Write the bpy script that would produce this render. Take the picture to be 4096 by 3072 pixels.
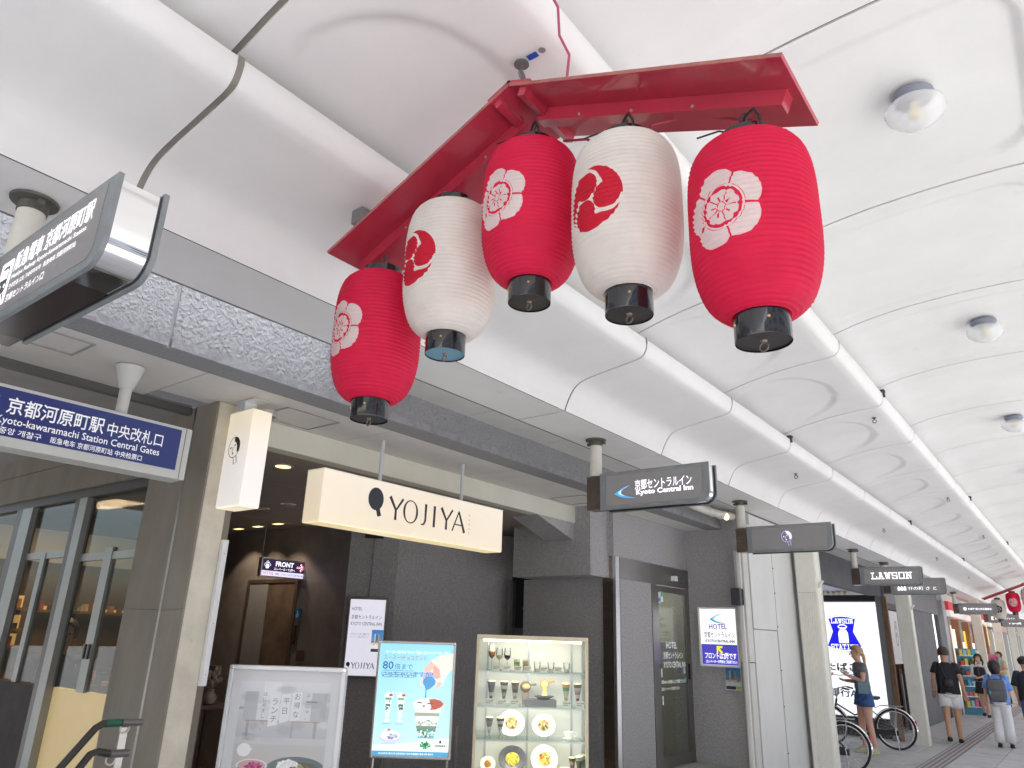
import bpy, bmesh, math, random
import numpy as np
from mathutils import Matrix, Vector

rnd = random.Random(7)
for o in list(bpy.data.objects):
    bpy.data.objects.remove(o)
SC = bpy.context.scene
COL = SC.collection
R = math.radians

# ------------------------------------------------------------------ camera, sky, sun, exposure
EXP = 1.72
EM = 1.0 / (2 ** EXP)            # emission strength that shows as its own colour
yaw, pitch, roll = -0.66210287, 0.33422537, 0.03302435
Fv = Vector((math.sin(yaw) * math.cos(pitch), math.cos(yaw) * math.cos(pitch), math.sin(pitch)))
Rv = Vector((math.cos(yaw), -math.sin(yaw), 0)); Uv = Rv.cross(Fv)
R2 = Rv * math.cos(roll) + Uv * math.sin(roll); U2 = -Rv * math.sin(roll) + Uv * math.cos(roll)
cam = bpy.data.cameras.new('camera'); camo = bpy.data.objects.new('camera', cam); COL.objects.link(camo)
cam.sensor_width = 36; cam.lens = 36 * 2893.567 / 4096; cam.clip_start = .05; cam.clip_end = 500
mw = Matrix.Identity(4)
for i in range(3):
    mw[i][0] = R2[i]; mw[i][1] = U2[i]; mw[i][2] = -Fv[i]
mw.translation = Vector((0, 0, 1.7)); camo.matrix_world = mw
SC.camera = camo
SUN_EL, SUN_AZ = 58, 163         # high sun along the street, slightly from the road side
W = bpy.data.worlds.new('World'); SC.world = W; W.use_nodes = True
nt = W.node_tree; nt.nodes.clear()
sky = nt.nodes.new('ShaderNodeTexSky'); sky.sky_type = 'NISHITA'; sky.sun_disc = False
sky.sun_elevation = R(SUN_EL); sky.sun_rotation = R(SUN_AZ); sky.dust_density = 4.0; sky.air_density = 1.0; sky.ozone_density = 1.3
bg = nt.nodes.new('ShaderNodeBackground'); bg.inputs[1].default_value = .15
wo = nt.nodes.new('ShaderNodeOutputWorld')
nt.links.new(sky.outputs[0], bg.inputs[0]); nt.links.new(bg.outputs[0], wo.inputs[0])
sl = bpy.data.lights.new('sun', 'SUN'); sl.energy = 4.8; sl.angle = R(.6); sl.color = (1, .985, .97)
so = bpy.data.objects.new('sun', sl); COL.objects.link(so)
sd = Vector((math.sin(R(SUN_AZ)) * math.cos(R(SUN_EL)), math.cos(R(SUN_AZ)) * math.cos(R(SUN_EL)), math.sin(R(SUN_EL))))
so.rotation_euler = (-sd).to_track_quat('-Z', 'Y').to_euler()
SC.view_settings.view_transform = 'Standard'; SC.view_settings.look = 'None'
SC.view_settings.exposure = EXP; SC.view_settings.gamma = 1; SC.view_settings.use_curve_mapping = False
SC.render.engine = 'CYCLES'
SC.cycles.max_bounces = 10; SC.cycles.diffuse_bounces = 6; SC.cycles.glossy_bounces = 4
SC.cycles.transmission_bounces = 6; SC.cycles.transparent_max_bounces = 12
SC.cycles.use_denoising = True; SC.cycles.sample_clamp_indirect = 6

# ------------------------------------------------------------------ helpers
def H(h):
    h = h.lstrip('#'); c = [int(h[i:i + 2], 16) / 255 for i in (0, 2, 4)]
    return tuple((x / 12.92 if x <= .04045 else ((x + .055) / 1.055) ** 2.4) for x in c)

MATS = {}
def M(name, col=(.5, .5, .5), rough=.6, metal=0., var=0., vs=6., bump=0., bs=60., emit=None, es=0., trans=0., coat=0., spec=.5, stain=None, stretch=None, bdist=.01):
    if name in MATS: return MATS[name]
    if isinstance(col, str): col = H(col)
    m = bpy.data.materials.new(name); m.use_nodes = True; n = m.node_tree; L = n.links
    p = n.nodes['Principled BSDF']
    p.inputs['Base Color'].default_value = (*col, 1); p.inputs['Roughness'].default_value = rough
    p.inputs['Metallic'].default_value = metal; p.inputs['Specular IOR Level'].default_value = spec
    p.inputs['Transmission Weight'].default_value = trans; p.inputs['Coat Weight'].default_value = coat
    tc = n.nodes.new('ShaderNodeNewGeometry'); src = tc.outputs['Position']
    if stretch:
        mp = n.nodes.new('ShaderNodeMapping'); mp.inputs['Scale'].default_value = stretch
        L.new(src, mp.inputs['Vector']); src = mp.outputs[0]
    if var > 0:
        no = n.nodes.new('ShaderNodeTexNoise'); no.inputs['Scale'].default_value = vs; no.inputs['Detail'].default_value = 6
        no.inputs['Roughness'].default_value = .65; L.new(src, no.inputs['Vector'])
        cr = n.nodes.new('ShaderNodeValToRGB'); cr.color_ramp.elements[0].position = .3; cr.color_ramp.elements[1].position = .7
        cr.color_ramp.elements[0].color = (*[max(0, c * (1 - var)) for c in col], 1)
        cr.color_ramp.elements[1].color = (*[min(1, c * (1 + var)) for c in col], 1)
        L.new(no.outputs['Fac'], cr.inputs[0]); out = cr.outputs[0]
        if stain:                                   # (colour, scale, threshold): patches of wear or dirt
            n2 = n.nodes.new('ShaderNodeTexNoise'); n2.inputs['Scale'].default_value = stain[1]; n2.inputs['Detail'].default_value = 8
            n2.inputs['Roughness'].default_value = .7
            L.new(src, n2.inputs['Vector'])
            c2 = n.nodes.new('ShaderNodeValToRGB'); c2.color_ramp.elements[0].position = stain[2]; c2.color_ramp.elements[1].position = min(1, stain[2] + .12)
            L.new(n2.outputs['Fac'], c2.inputs[0])
            mx = n.nodes.new('ShaderNodeMixRGB'); mx.inputs[2].default_value = (*(H(stain[0]) if isinstance(stain[0], str) else stain[0]), 1)
            L.new(c2.outputs[0], mx.inputs[0]); L.new(out, mx.inputs[1]); out = mx.outputs[0]
        L.new(out, p.inputs['Base Color'])
    if bump > 0:
        b = n.nodes.new('ShaderNodeTexNoise'); b.inputs['Scale'].default_value = bs; b.inputs['Detail'].default_value = 5
        L.new(src, b.inputs['Vector'])
        bp = n.nodes.new('ShaderNodeBump'); bp.inputs['Strength'].default_value = bump; bp.inputs['Distance'].default_value = bdist
        L.new(b.outputs['Fac'], bp.inputs['Height']); L.new(bp.outputs[0], p.inputs['Normal'])
    if emit is not None:
        if isinstance(emit, str): emit = H(emit)
        p.inputs['Emission Color'].default_value = (*emit, 1); p.inputs['Emission Strength'].default_value = es * EM
    MATS[name] = m
    return m

def img_mat(name, arr, rough=.4, es=0., base=True, alpha_mix=None, coat=0.):
    """flat print: arr is an h x w x 3 array of sRGB values, drawn below"""
    h, w = arr.shape[:2]
    im = bpy.data.images.new(name, w, h)
    if alpha_mix: im.colorspace_settings.name = 'Non-Color'
    px = np.ones((h, w, 4), np.float32); px[..., :3] = np.clip(arr, 0, 1)
    im.pixels.foreach_set(px.ravel()); im.update()
    m = bpy.data.materials.new(name); m.use_nodes = True; n = m.node_tree; p = n.nodes['Principled BSDF']
    t = n.nodes.new('ShaderNodeTexImage'); t.image = im; t.extension = 'CLIP' if alpha_mix else 'EXTEND'
    p.inputs['Roughness'].default_value = rough; p.inputs['Coat Weight'].default_value = coat
    if alpha_mix:
        c0, c1 = alpha_mix
        mx = n.nodes.new('ShaderNodeMixRGB'); mx.inputs[1].default_value = (*c0, 1); mx.inputs[2].default_value = (*c1, 1)
        n.links.new(t.outputs['Color'], mx.inputs[0]); n.links.new(mx.outputs[0], p.inputs['Base Color'])
        m['mixout'] = 1
        return m, mx.outputs[0]
    if base: n.links.new(t.outputs['Color'], p.inputs['Base Color'])
    if es: n.links.new(t.outputs['Color'], p.inputs['Emission Color']); p.inputs['Emission Strength'].default_value = es * EM
    return m

class MB:
    def __init__(s): s.bm = bmesh.new()
    def face(s, pts): return s.bm.faces.new([s.bm.verts.new(p) for p in pts])
    def box(s, x0, x1, y0, y1, z0, z1, bev=0.):
        g = bmesh.ops.create_cube(s.bm, size=1)['verts']
        for v in g: v.co = Vector(((x0 + x1) / 2 + v.co.x * (x1 - x0), (y0 + y1) / 2 + v.co.y * (y1 - y0), (z0 + z1) / 2 + v.co.z * (z1 - z0)))
        if bev:
            es = list({e for v in g for e in v.link_edges}); bmesh.ops.bevel(s.bm, geom=es, offset=bev, segments=2, profile=.6, affect='EDGES')
        return s
    def tube(s, pts, r, n=10, cap=True):
        pts = [Vector(p) for p in pts]; rs = r if isinstance(r, (list, tuple)) else [r] * len(pts)
        rings = []; up = None
        for i, p in enumerate(pts):
            d = (pts[min(i + 1, len(pts) - 1)] - pts[max(i - 1, 0)]).normalized()
            if up is None: up = Vector((0, 0, 1)) if abs(d.z) < .9 else Vector((1, 0, 0))
            a = d.cross(up).normalized(); b = d.cross(a).normalized(); up = -b if b.dot(up) < 0 else b
            a = d.cross(up).normalized()
            rings.append([s.bm.verts.new(p + (a * math.cos(t) + up * math.sin(t)) * rs[i]) for t in [2 * math.pi * k / n for k in range(n)]])
        for A, B in zip(rings, rings[1:]):
            for k in range(n): s.bm.faces.new((A[k], A[(k + 1) % n], B[(k + 1) % n], B[k]))
        if cap:
            s.bm.faces.new(rings[0]); s.bm.faces.new(rings[-1])
        return s
    def loft(s, rings, n=16, cap=True):
        """rings: (cx, cy, cz, rx, ry) ellipses stacked in z"""
        rr = []
        for (cx, cy, cz, rx, ry) in rings:
            rr.append([s.bm.verts.new((cx + rx * math.cos(2 * math.pi * k / n), cy + ry * math.sin(2 * math.pi * k / n), cz)) for k in range(n)])
        for A, B in zip(rr, rr[1:]):
            for k in range(n): s.bm.faces.new((A[k], A[(k + 1) % n], B[(k + 1) % n], B[k]))
        if cap: s.bm.faces.new(rr[0]); s.bm.faces.new(rr[-1])
        return s
    def lathe(s, prof, n=20, c=(0, 0, 0), cap=True):
        return s.loft([(c[0], c[1], c[2] + z, max(r, 1e-4), max(r, 1e-4)) for r, z in prof], n, cap)
    def prism(s, poly, y0, y1):
        """poly in (x, z), extruded along y"""
        A = [s.bm.verts.new((x, y0, z)) for x, z in poly]; B = [s.bm.verts.new((x, y1, z)) for x, z in poly]
        n = len(poly); s.bm.faces.new(A); s.bm.faces.new(B[::-1])
        for k in range(n): s.bm.faces.new((A[k], B[k], B[(k + 1) % n], A[(k + 1) % n]))
        return s
    def sph(s, c, r, sx=1, sy=1, sz=1, u=14, v=10):
        g = bmesh.ops.create_uvsphere(s.bm, u_segments=u, v_segments=v, radius=r)['verts']
        for q in g: q.co = Vector((c[0] + q.co.x * sx, c[1] + q.co.y * sy, c[2] + q.co.z * sz))
        return s
    def torus(s, c, R0, r, axis='z', n=24, k=6):
        pts = []
        for i in range(n):
            t = 2 * math.pi * i / n; a, b = R0 * math.cos(t), R0 * math.sin(t)
            pts.append((c[0] + a, c[1] + b, c[2]) if axis == 'z' else ((c[0] + a, c[1], c[2] + b) if axis == 'y' else (c[0], c[1] + a, c[2] + b)))
        return s.ring(pts, r, k, Vector({'z': (0, 0, 1), 'y': (0, 1, 0), 'x': (1, 0, 0)}[axis]))
    def ring(s, pts, r, k, ax):
        rr = []; pts = [Vector(p) for p in pts]; n = len(pts); cen = sum(pts, Vector()) / n
        for p in pts:
            o = (p - cen).normalized()
            rr.append([s.bm.verts.new(p + (o * math.cos(2 * math.pi * j / k) + ax * math.sin(2 * math.pi * j / k)) * r) for j in range(k)])
        for i in range(n):
            A, B = rr[i], rr[(i + 1) % n]
            for j in range(k): s.bm.faces.new((A[j], A[(j + 1) % k], B[(j + 1) % k], B[j]))
        return s

def P(name, mb, mat, parent=None, world=False, smooth=False, sub=0, label=None):
    me = bpy.data.meshes.new(name)
    bm = mb.bm if isinstance(mb, MB) else mb
    bmesh.ops.recalc_face_normals(bm, faces=bm.faces)
    if world and parent is not None:
        mtx = Matrix.Identity(4); q = parent
        while q: mtx = q.matrix_basis @ mtx; q = q.parent
        bmesh.ops.transform(bm, matrix=mtx.inverted(), verts=bm.verts)
    bm.to_mesh(me); bm.free()
    if smooth:
        me.polygons.foreach_set('use_smooth', [True] * len(me.polygons))
        if smooth != 'all':
            try: me.set_sharp_from_angle(angle=R(40))
            except Exception: pass
    me.materials.append(mat)
    o = bpy.data.objects.new(name, me); COL.objects.link(o)
    if parent is not None: o.parent = parent
    if sub:
        mo = o.modifiers.new('sub', 'SUBSURF'); mo.levels = sub; mo.render_levels = sub
    if label: o['label'] = label
    return o

def tag(o, label, cat, group=None):
    o['label'] = label; o['category'] = cat
    if group: o['group'] = group
    return o
def T(name, label, cat, loc=(0, 0, 0), rz=0., group=None):
    o = bpy.data.objects.new(name, None); COL.objects.link(o); o.empty_display_size = .1
    o.location = loc; o.rotation_euler = (0, 0, R(rz)); return tag(o, label, cat, group)
def struct(o): o['kind'] = 'structure'; return o
def stuff(o): o['kind'] = 'stuff'; return o
def copy_tree(o, parent=None):
    c = o.copy(); COL.objects.link(c)
    if parent is not None: c.parent = parent
    for ch in list(o.children): copy_tree(ch, c)
    return c

def text_mesh(s, bold=0., spacing=1.):
    c = bpy.data.curves.new('lettering', 'FONT'); c.body = s; c.size = 1; c.resolution_u = 2; c.offset = bold; c.space_character = spacing
    o = bpy.data.objects.new('lettering', c)
    m = bpy.data.meshes.new_from_object(o); bpy.data.objects.remove(o); bpy.data.curves.remove(c)
    return m
def text(s, x, z, h, y, mat, parent, w=None, align='L', bold=0., spacing=1., name='lettering', rot=0., mirror=False):
    """lettering in the local x-z plane at depth y; x is the left (or centre) edge, z the bottom, h the height of the line, w its width"""
    m = text_mesh(s, bold, spacing)
    n = len(m.vertices); co = np.empty(n * 3, np.float32); m.vertices.foreach_get('co', co); co = co.reshape(-1, 3)
    lo, hi = co.min(0), co.max(0); sz = h / max(hi[1] - lo[1], 1e-6); sx = sz if w is None else w / max(hi[0] - lo[0], 1e-6)
    px = (co[:, 0] - lo[0]) * sx; pz = (co[:, 1] - lo[1]) * sz; tw = (hi[0] - lo[0]) * sx
    if rot:
        a = R(rot); cx, cz = tw / 2, h / 2; qx = (px - cx) * math.cos(a) - (pz - cz) * math.sin(a); qz = (px - cx) * math.sin(a) + (pz - cz) * math.cos(a); px, pz = qx, qz
        px = px + x; pz = pz + z
    else:
        px = px + (x - tw / 2 if align == 'C' else (x - tw if align == 'R' else x)); pz = pz + z
    out = np.stack([px, np.full(n, y), pz], 1).astype(np.float32); m.vertices.foreach_set('co', out.ravel()); m.update()
    m.materials.append(mat); o = bpy.data.objects.new(name, m); COL.objects.link(o); o.parent = parent
    return o
def plane_uv(name, x0, x1, z0, z1, y, mat, parent):
    bm = bmesh.new(); uv = bm.loops.layers.uv.new('UVMap')
    vs = [bm.verts.new(p) for p in ((x0, y, z0), (x1, y, z0), (x1, y, z1), (x0, y, z1))]
    f = bm.faces.new(vs)
    for l, c in zip(f.loops, ((0, 0), (1, 0), (1, 1), (0, 1))): l[uv].uv = c
    me = bpy.data.meshes.new(name); bm.to_mesh(me); bm.free(); me.materials.append(mat)
    o = bpy.data.objects.new(name, me); COL.objects.link(o); o.parent = parent
    return o
def poly(pts, y, mat, parent, name='print'):
    mb = MB(); mb.face([(x, y, z) for x, z in pts]); return P(name, mb, mat, parent)
def disc(cx, cz, rx, rz, n=32): return [(cx + rx * math.cos(2 * math.pi * k / n), cz + rz * math.sin(2 * math.pi * k / n)) for k in range(n)]
def annulus(cx, cz, rx, rz, t, y, mat, parent, n=40, name='print', a0=0, a1=360):
    mb = MB(); full = a1 - a0 >= 360
    A = [mb.bm.verts.new((cx + rx * math.cos(R(a0 + (a1 - a0) * k / n)), y, cz + rz * math.sin(R(a0 + (a1 - a0) * k / n)))) for k in range(n + (0 if full else 1))]
    B = [mb.bm.verts.new((cx + (rx - t) * math.cos(R(a0 + (a1 - a0) * k / n)), y, cz + (rz - t) * math.sin(R(a0 + (a1 - a0) * k / n)))) for k in range(n + (0 if full else 1))]
    m = len(A)
    for k in range(m if full else m - 1): mb.bm.faces.new((A[k], A[(k + 1) % m], B[(k + 1) % m], B[k]))
    return P(name, mb, mat, parent)
def rrect(x0, x1, z0, z1, r, n=5, corners=(1, 1, 1, 1)):
    """rounded rectangle; corners: lower-left, lower-right, upper-right, upper-left"""
    out = []
    for (cx, cz, a, on, px, pz) in ((x0 + r, z0 + r, 180, corners[0], x0, z0), (x1 - r, z0 + r, 270, corners[1], x1, z0), (x1 - r, z1 - r, 0, corners[2], x1, z1), (x0 + r, z1 - r, 90, corners[3], x0, z1)):
        if on: out += [(cx + r * math.cos(R(a + 90 * k / n)), cz + r * math.sin(R(a + 90 * k / n))) for k in range(n + 1)]
        else: out.append((px, pz))
    return out
def catmull(pts, per=5):
    q = [pts[0]] + list(pts) + [pts[-1]]; out = []
    for i in range(1, len(q) - 2):
        p0, p1, p2, p3 = [np.array(v, float) for v in q[i - 1:i + 3]]
        for k in range(per):
            t = k / per
            out.append(tuple(.5 * ((2 * p1) + (-p0 + p2) * t + (2 * p0 - 5 * p1 + 4 * p2 - p3) * t * t + (-p0 + 3 * p1 - 3 * p2 + p3) * t ** 3)))
    out.append(tuple(pts[-1])); return out

# drawing board for flat prints (posters, crests)
class Art:
    def __init__(s, w, h, bgc):
        s.w, s.h = w, h; s.a = np.zeros((h, w, 3)); s.a[:] = s.c(bgc); s.Y, s.X = np.mgrid[0:h, 0:w]; s.X = (s.X + .5) / w; s.Y = (s.Y + .5) / h; s.asp = w / h
    def c(s, v): return np.array([int(v[1 + i:3 + i], 16) / 255 for i in (0, 2, 4)]) if isinstance(v, str) else np.array(v)
    def put(s, m, col, al=1.): m = np.clip(m, 0, 1)[..., None] * al; s.a = s.a * (1 - m) + s.c(col) * m
    def ell(s, cx, cy, rx, ry, col, al=1., rot=0., soft=.02):
        x = (s.X - cx) * s.asp; y = s.Y - cy; a = R(rot); u = x * math.cos(a) + y * math.sin(a); v = -x * math.sin(a) + y * math.cos(a)
        d = np.sqrt((u / (rx * s.asp)) ** 2 + (v / ry) ** 2); s.put((1 - d) / soft + .5, col, al)
    def rect(s, x0, x1, y0, y1, col, al=1.): s.put(((s.X > x0) & (s.X < x1) & (s.Y > y0) & (s.Y < y1)).astype(float), col, al)
    def poly(s, pts, col, al=1.):
        inside = np.zeros_like(s.X, bool); n = len(pts)
        for i in range(n):
            (x0, y0), (x1, y1) = pts[i], pts[(i + 1) % n]
            if y0 == y1: continue
            c = ((y0 > s.Y) != (y1 > s.Y)) & (s.X < (x1 - x0) * (s.Y - y0) / (y1 - y0) + x0); inside ^= c
        s.put(inside.astype(float), col, al)
    def vgrad(s, y0, y1, c0, c1, x0=0, x1=1):
        t = np.clip((s.Y - y0) / (y1 - y0), 0, 1)[..., None]; m = ((s.Y >= y0) & (s.Y <= y1) & (s.X >= x0) & (s.X <= x1))[..., None]
        s.a = np.where(m, s.c(c0) * (1 - t) + s.c(c1) * t, s.a)
    def speck(s, cx, cy, rx, ry, cols, n, sz, seed=1):
        q = random.Random(seed)
        for i in range(n):
            t = q.uniform(0, 6.28); k = math.sqrt(q.random()); e = sz * q.uniform(.6, 1.4)
            s.ell(cx + rx * k * math.cos(t), cy + ry * k * math.sin(t), e, e * s.asp * q.uniform(.5, 1.2), q.choice(cols), .9, q.uniform(0, 180), .3)
    def bars(s, x0, x1, y, h, col, n, seed=1, al=.6):
        q = random.Random(seed); x = x0
        while x < x1:
            w = q.uniform(.3, 1) * (x1 - x0) / n; s.rect(x, min(x + w * .75, x1), y, y + h, col, al * q.uniform(.6, 1)); x += w

# ------------------------------------------------------------------ materials
white_paint = M('canopy_paint', (.79, .79, .785), .55, spec=.3, var=.05, vs=1.3, bump=.06, bs=5, stain=((.68, .66, .635), 3.0, .655), bdist=.02)
lip_grey = M('deck_grey', (.16, .155, .15), .9)
sealant = M('joint_sealant', (.24, .22, .195), .8, var=.15, vs=20)
dark_joint = M('joint_shadow_strip', (.13, .12, .115), .9)
rough_conc = M('rough_concrete', (.27, .272, .28), 1., var=.14, vs=60, spec=.05)
dark_conc = M('dark_rough_concrete', (.39, .385, .388), .95, var=.20, vs=48, bump=.9, bs=62, bdist=.014, spec=.15, stain=((.43, .39, .365), 1.6, .60))
lit_side_conc = M('lit_side_concrete', (.62, .58, .48), .85, var=.13, vs=5, bump=.35, bs=28, stain=((.42, .37, .31), 3.5, .64))
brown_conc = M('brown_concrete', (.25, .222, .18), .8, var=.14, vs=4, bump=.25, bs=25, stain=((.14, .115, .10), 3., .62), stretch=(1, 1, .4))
ceil_white = M('entrance_ceiling_board', (.62, .60, .57), .7, var=.05, vs=4, stain=((.5, .47, .43), 3., .7))
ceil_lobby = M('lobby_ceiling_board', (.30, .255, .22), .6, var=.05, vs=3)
ivory = M('ivory_board', (.62, .62, .54), .5, var=.04, vs=3)
steel = M('brushed_steel', (.52, .50, .48), .32, 1., var=.08, vs=3, stretch=(1, 1, 30))
door_steel = M('door_frame_steel', (.36, .34, .33), .38, 1., var=.06, vs=3)
chrome = M('chrome', (.9, .9, .9), .06, 1.)
alu = M('aluminium', (.72, .73, .73), .35, 1.)
white_metal = M('white_metal_frame', (.74, .74, .73), .35, var=.03)
black_lac = M('black_lacquer', (.012, .012, .015), .12, coat=.6)
black_mat = M('black_matt', (.02, .02, .022), .6)
dark_grey = M('dark_grey_paint', (.085, .088, .095), .5, var=.06, vs=6)
sign_face = M('led_screen_face', (.105, .102, .102), .3, emit=(.30, .29, .29), es=.38, var=.06, vs=8)
sign_side = M('sign_side_plate', (.22, .24, .25), .45, var=.12, vs=12, stain=((.25, .14, .08), 16, .66))
red_paint = M('red_board_paint', (.43, .030, .06), .30, var=.12, vs=6, stain=((.60, .28, .28), 42, .715), coat=.45, bump=.05, bs=18, stretch=(1, 1, 1))
red_edge = M('worn_board_edge', (.36, .13, .11), .7, var=.2, vs=20)
wire_mat = M('wire', (.06, .055, .055), .5)
pipe_white = M('pipe_paint', (.66, .65, .58), .5, var=.05, vs=12, stain=((.35, .25, .15), 14, .70))
glassm = M('window_glass', (.9, .95, .93), .02, trans=1., spec=.5)
warm_lit = M('warm_glow', (.9, .8, .6), .4, emit=(1, .72, .35), es=2.2)
let_white = M('lit_letter_white', (.9, .9, .95), .4, emit=(.95, .93, 1.), es=1.3)
let_navy = M('print_navy', '#2b2f3a', .5)
let_black = M('print_black', (.02, .02, .022), .45)
pr_white = M('print_white', (.85, .85, .85), .5)
pr_red = M('print_red', '#c8324a', .5, emit=H('#c8324a'), es=.4)
pave = M('pavement_slab', (.50, .495, .49), .75, var=.12, vs=3, bump=.1, bs=120, stain=((.32, .31, .30), 1.2, .56))
asphalt = M('asphalt', (.34, .335, .325), .9, var=.1, vs=20, bump=.2, bs=200)

def glass_mat(name, tint=(.8, .85, .85), refl=.5):
    """thin pane: mostly see-through, mirror reflections by angle"""
    m = bpy.data.materials.new(name); m.use_nodes = True; n = m.node_tree; n.nodes.clear()
    o = n.nodes.new('ShaderNodeOutputMaterial'); t = n.nodes.new('ShaderNodeBsdfTransparent'); t.inputs[0].default_value = (*tint, 1)
    g = n.nodes.new('ShaderNodeBsdfGlossy'); g.inputs['Roughness'].default_value = .015; fr = n.nodes.new('ShaderNodeFresnel'); fr.inputs[0].default_value = 1.52
    mu = n.nodes.new('ShaderNodeMath'); mu.operation = 'MULTIPLY'; mu.inputs[1].default_value = refl * 2
    mx = n.nodes.new('ShaderNodeMixShader'); n.links.new(fr.outputs[0], mu.inputs[0]); n.links.new(mu.outputs[0], mx.inputs[0])
    n.links.new(t.outputs[0], mx.inputs[1]); n.links.new(g.outputs[0], mx.inputs[2]); n.links.new(mx.outputs[0], o.inputs[0])
    return m
def frosted(name, k):
    m = bpy.data.materials.new(name); m.use_nodes = True; n = m.node_tree; p = n.nodes['Principled BSDF']; p.inputs['Base Color'].default_value = (.86, .88, .89, 1); p.inputs['Roughness'].default_value = .12
    t = n.nodes.new('ShaderNodeBsdfTransparent'); mx = n.nodes.new('ShaderNodeMixShader'); mx.inputs[0].default_value = k; o = [q for q in n.nodes if q.type == 'OUTPUT_MATERIAL'][0]
    n.links.new(t.outputs[0], mx.inputs[1]); n.links.new(p.outputs[0], mx.inputs[2]); n.links.new(mx.outputs[0], o.inputs[0]); return m
lamp_glass = frosted('lamp_glass', .50)
pane = glass_mat('shop_pane', (.80, .82, .80), .10); pane_clear = glass_mat('case_pane', (.93, .96, .96), .35)

# ------------------------------------------------------------------ ground, road
mb = MB(); mb.face([(-60, -60, -.06), (-60, 260, -.06), (2.2, 260, -.06), (2.2, -60, -.06)]); 
pavement = struct(P('pavement', mb, M('pavement_base', (.22, .22, .215), .85, var=.12, vs=2)))
mb = MB(); mb.box(2.2, 2.4, -40, 160, -.25, .0, .02); struct(P('kerb', mb, M('kerb_stone', (.42, .41, .39), .8, var=.1)))
mb = MB(); mb.face([(2.4, -60, -.15), (2.4, 260, -.15), (60, 260, -.15), (60, -60, -.15)]); struct(P('road', mb, asphalt))
mb = MB()
for y in range(-40, 120, 8): mb.face([(7.0, y, -.146), (7.0, y + 4, -.146), (7.15, y + 4, -.146), (7.15, y, -.146)])
stuff(P('lane_marking', mb, M('road_paint', (.75, .75, .73), .7)))
opp = T('opposite_building', 'pale plastered building row across the road from the arcade', 'building', (21, 30, 0))
q = random.Random(4); y = -45
while y < 120:
    w_ = q.uniform(9, 15); h_ = q.uniform(11, 19); c = q.choice([(.52, .51, .49), (.45, .44, .43), (.58, .57, .56)])
    mb = MB(); mb.box(21, 30, y, y + w_ - .2, -.2, h_); P('wall', mb, M('opp_wall_%d' % int(c[0] * 100), c, .8, var=.1), opp, True)
    mb = MB(); [mb.box(20.9, 21.02, y + 1 + k * 2.2, y + 2.4 + k * 2.2, 4 + f * 3.2, 5.7 + f * 3.2) for k in range(int((w_ - 2) / 2.2)) for f in range(int((h_ - 5) / 3.2))]; stuff(P('window', mb, M('opp_glass', (.08, .1, .12), .1), opp, True)); y += w_
# paving slabs: each slab of the visible stretch is a piece of the pavement
slab_me = None; SW, SL = .6, .9
for i in range(7):
    for j in range(26):
        x0 = -4.0 + i * SW; y0 = 8.7 + j * SL + (SL / 2 if i % 2 else 0)
        if slab_me is None:
            mb = MB(); mb.box(-SW / 2 + .004, SW / 2 - .004, -SL / 2 + .004, SL / 2 - .004, -.05, 0, .004)
            o = P('paving_slab', mb, pave, pavement); slab_me = o.data
        else:
            o = bpy.data.objects.new('paving_slab', slab_me); COL.objects.link(o); o.parent = pavement
        o.location = (x0 + SW / 2, y0 + SL / 2, rnd.uniform(-.0015, .0005))
mb = MB(); mb.box(-6.2, 2.2, -30, 8.7, -.05, -.002); P('paved_strip', mb, pave, pavement)
mb = MB(); mb.box(-6.2, 2.2, 32.6, 150, -.05, -.002); P('paved_strip', mb, pave, pavement)
mb = MB(); mb.box(.2, 2.2, 8.7, 32.6, -.05, -.002); P('paved_strip', mb, pave, pavement)
mb = MB(); mb.box(-6.2, -4.0, 8.7, 32.6, -.05, -.002); P('paved_strip', mb, pave, pavement)
# tactile guide path
tac = T('tactile_paving', 'tactile guide strip of raised bars running down the grey pavement', 'tactile paving', (-2.36, 12, 0))
mb = MB(); mb.box(-2.52, -2.20, 10, 70, 0, .003); P('base_strip', mb, M('tactile_base', (.25, .215, .215), .8, var=.1), tac, True)
for k in range(4):
    mb = MB(); x = -2.475 + k * .077; mb.box(x - .012, x + .012, 10, 70, .003, .008); P('guide_bar', mb, M('tactile_bar', (.46, .44, .44), .6), tac, True)

# ------------------------------------------------------------------ arcade canopy
canopy = T('arcade_canopy', 'stepped white canopy of curved ceiling panels over the pavement', 'canopy', (-1, 0, 3.2)); struct(canopy)
profA = catmull([(-2.729, 3.223), (-2.713, 3.262), (-2.692, 3.31), (-2.655, 3.368), (-2.60, 3.41), (-2.50, 3.438), (-2.28, 3.472), (-2.15, 3.492)], 4)[:-1] + \
        catmull([(-2.15, 3.492), (-2.105, 3.508), (-2.08, 3.54), (-2.07, 3.585), (-2.074, 3.625)], 4)
profB = catmull([(-2.27, 3.643), (-2.163, 3.674), (-1.95, 3.733), (-1.80, 3.765), (-1.673, 3.788), (-1.55, 3.803), (-1.42, 3.815), (-1.28, 3.823)], 4)[:-1] + \
        catmull([(-1.28, 3.823), (-1.23, 3.836), (-1.20, 3.87), (-1.19, 3.91), (-1.194, 3.945)], 4)
profC = catmull([(-1.40, 3.95), (-1.237, 4.0), (-1.015, 4.06), (-.757, 4.10), (-.527, 4.12), (-.2, 4.13), (.15, 4.118), (.5, 4.09), (.85, 4.05)], 4)[:-1] + \
        catmull([(.85, 4.05), (.92, 4.062), (.955, 4.10), (.96, 4.15)], 4)
prof_added = catmull([(.80, 4.14), (1.1, 4.19), (1.6, 4.225), (2.1, 4.215), (2.28, 4.21), (2.34, 4.24), (2.35, 4.30)], 4)  # outer row out of view, added to shade ground that over-brightens the ceiling
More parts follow.
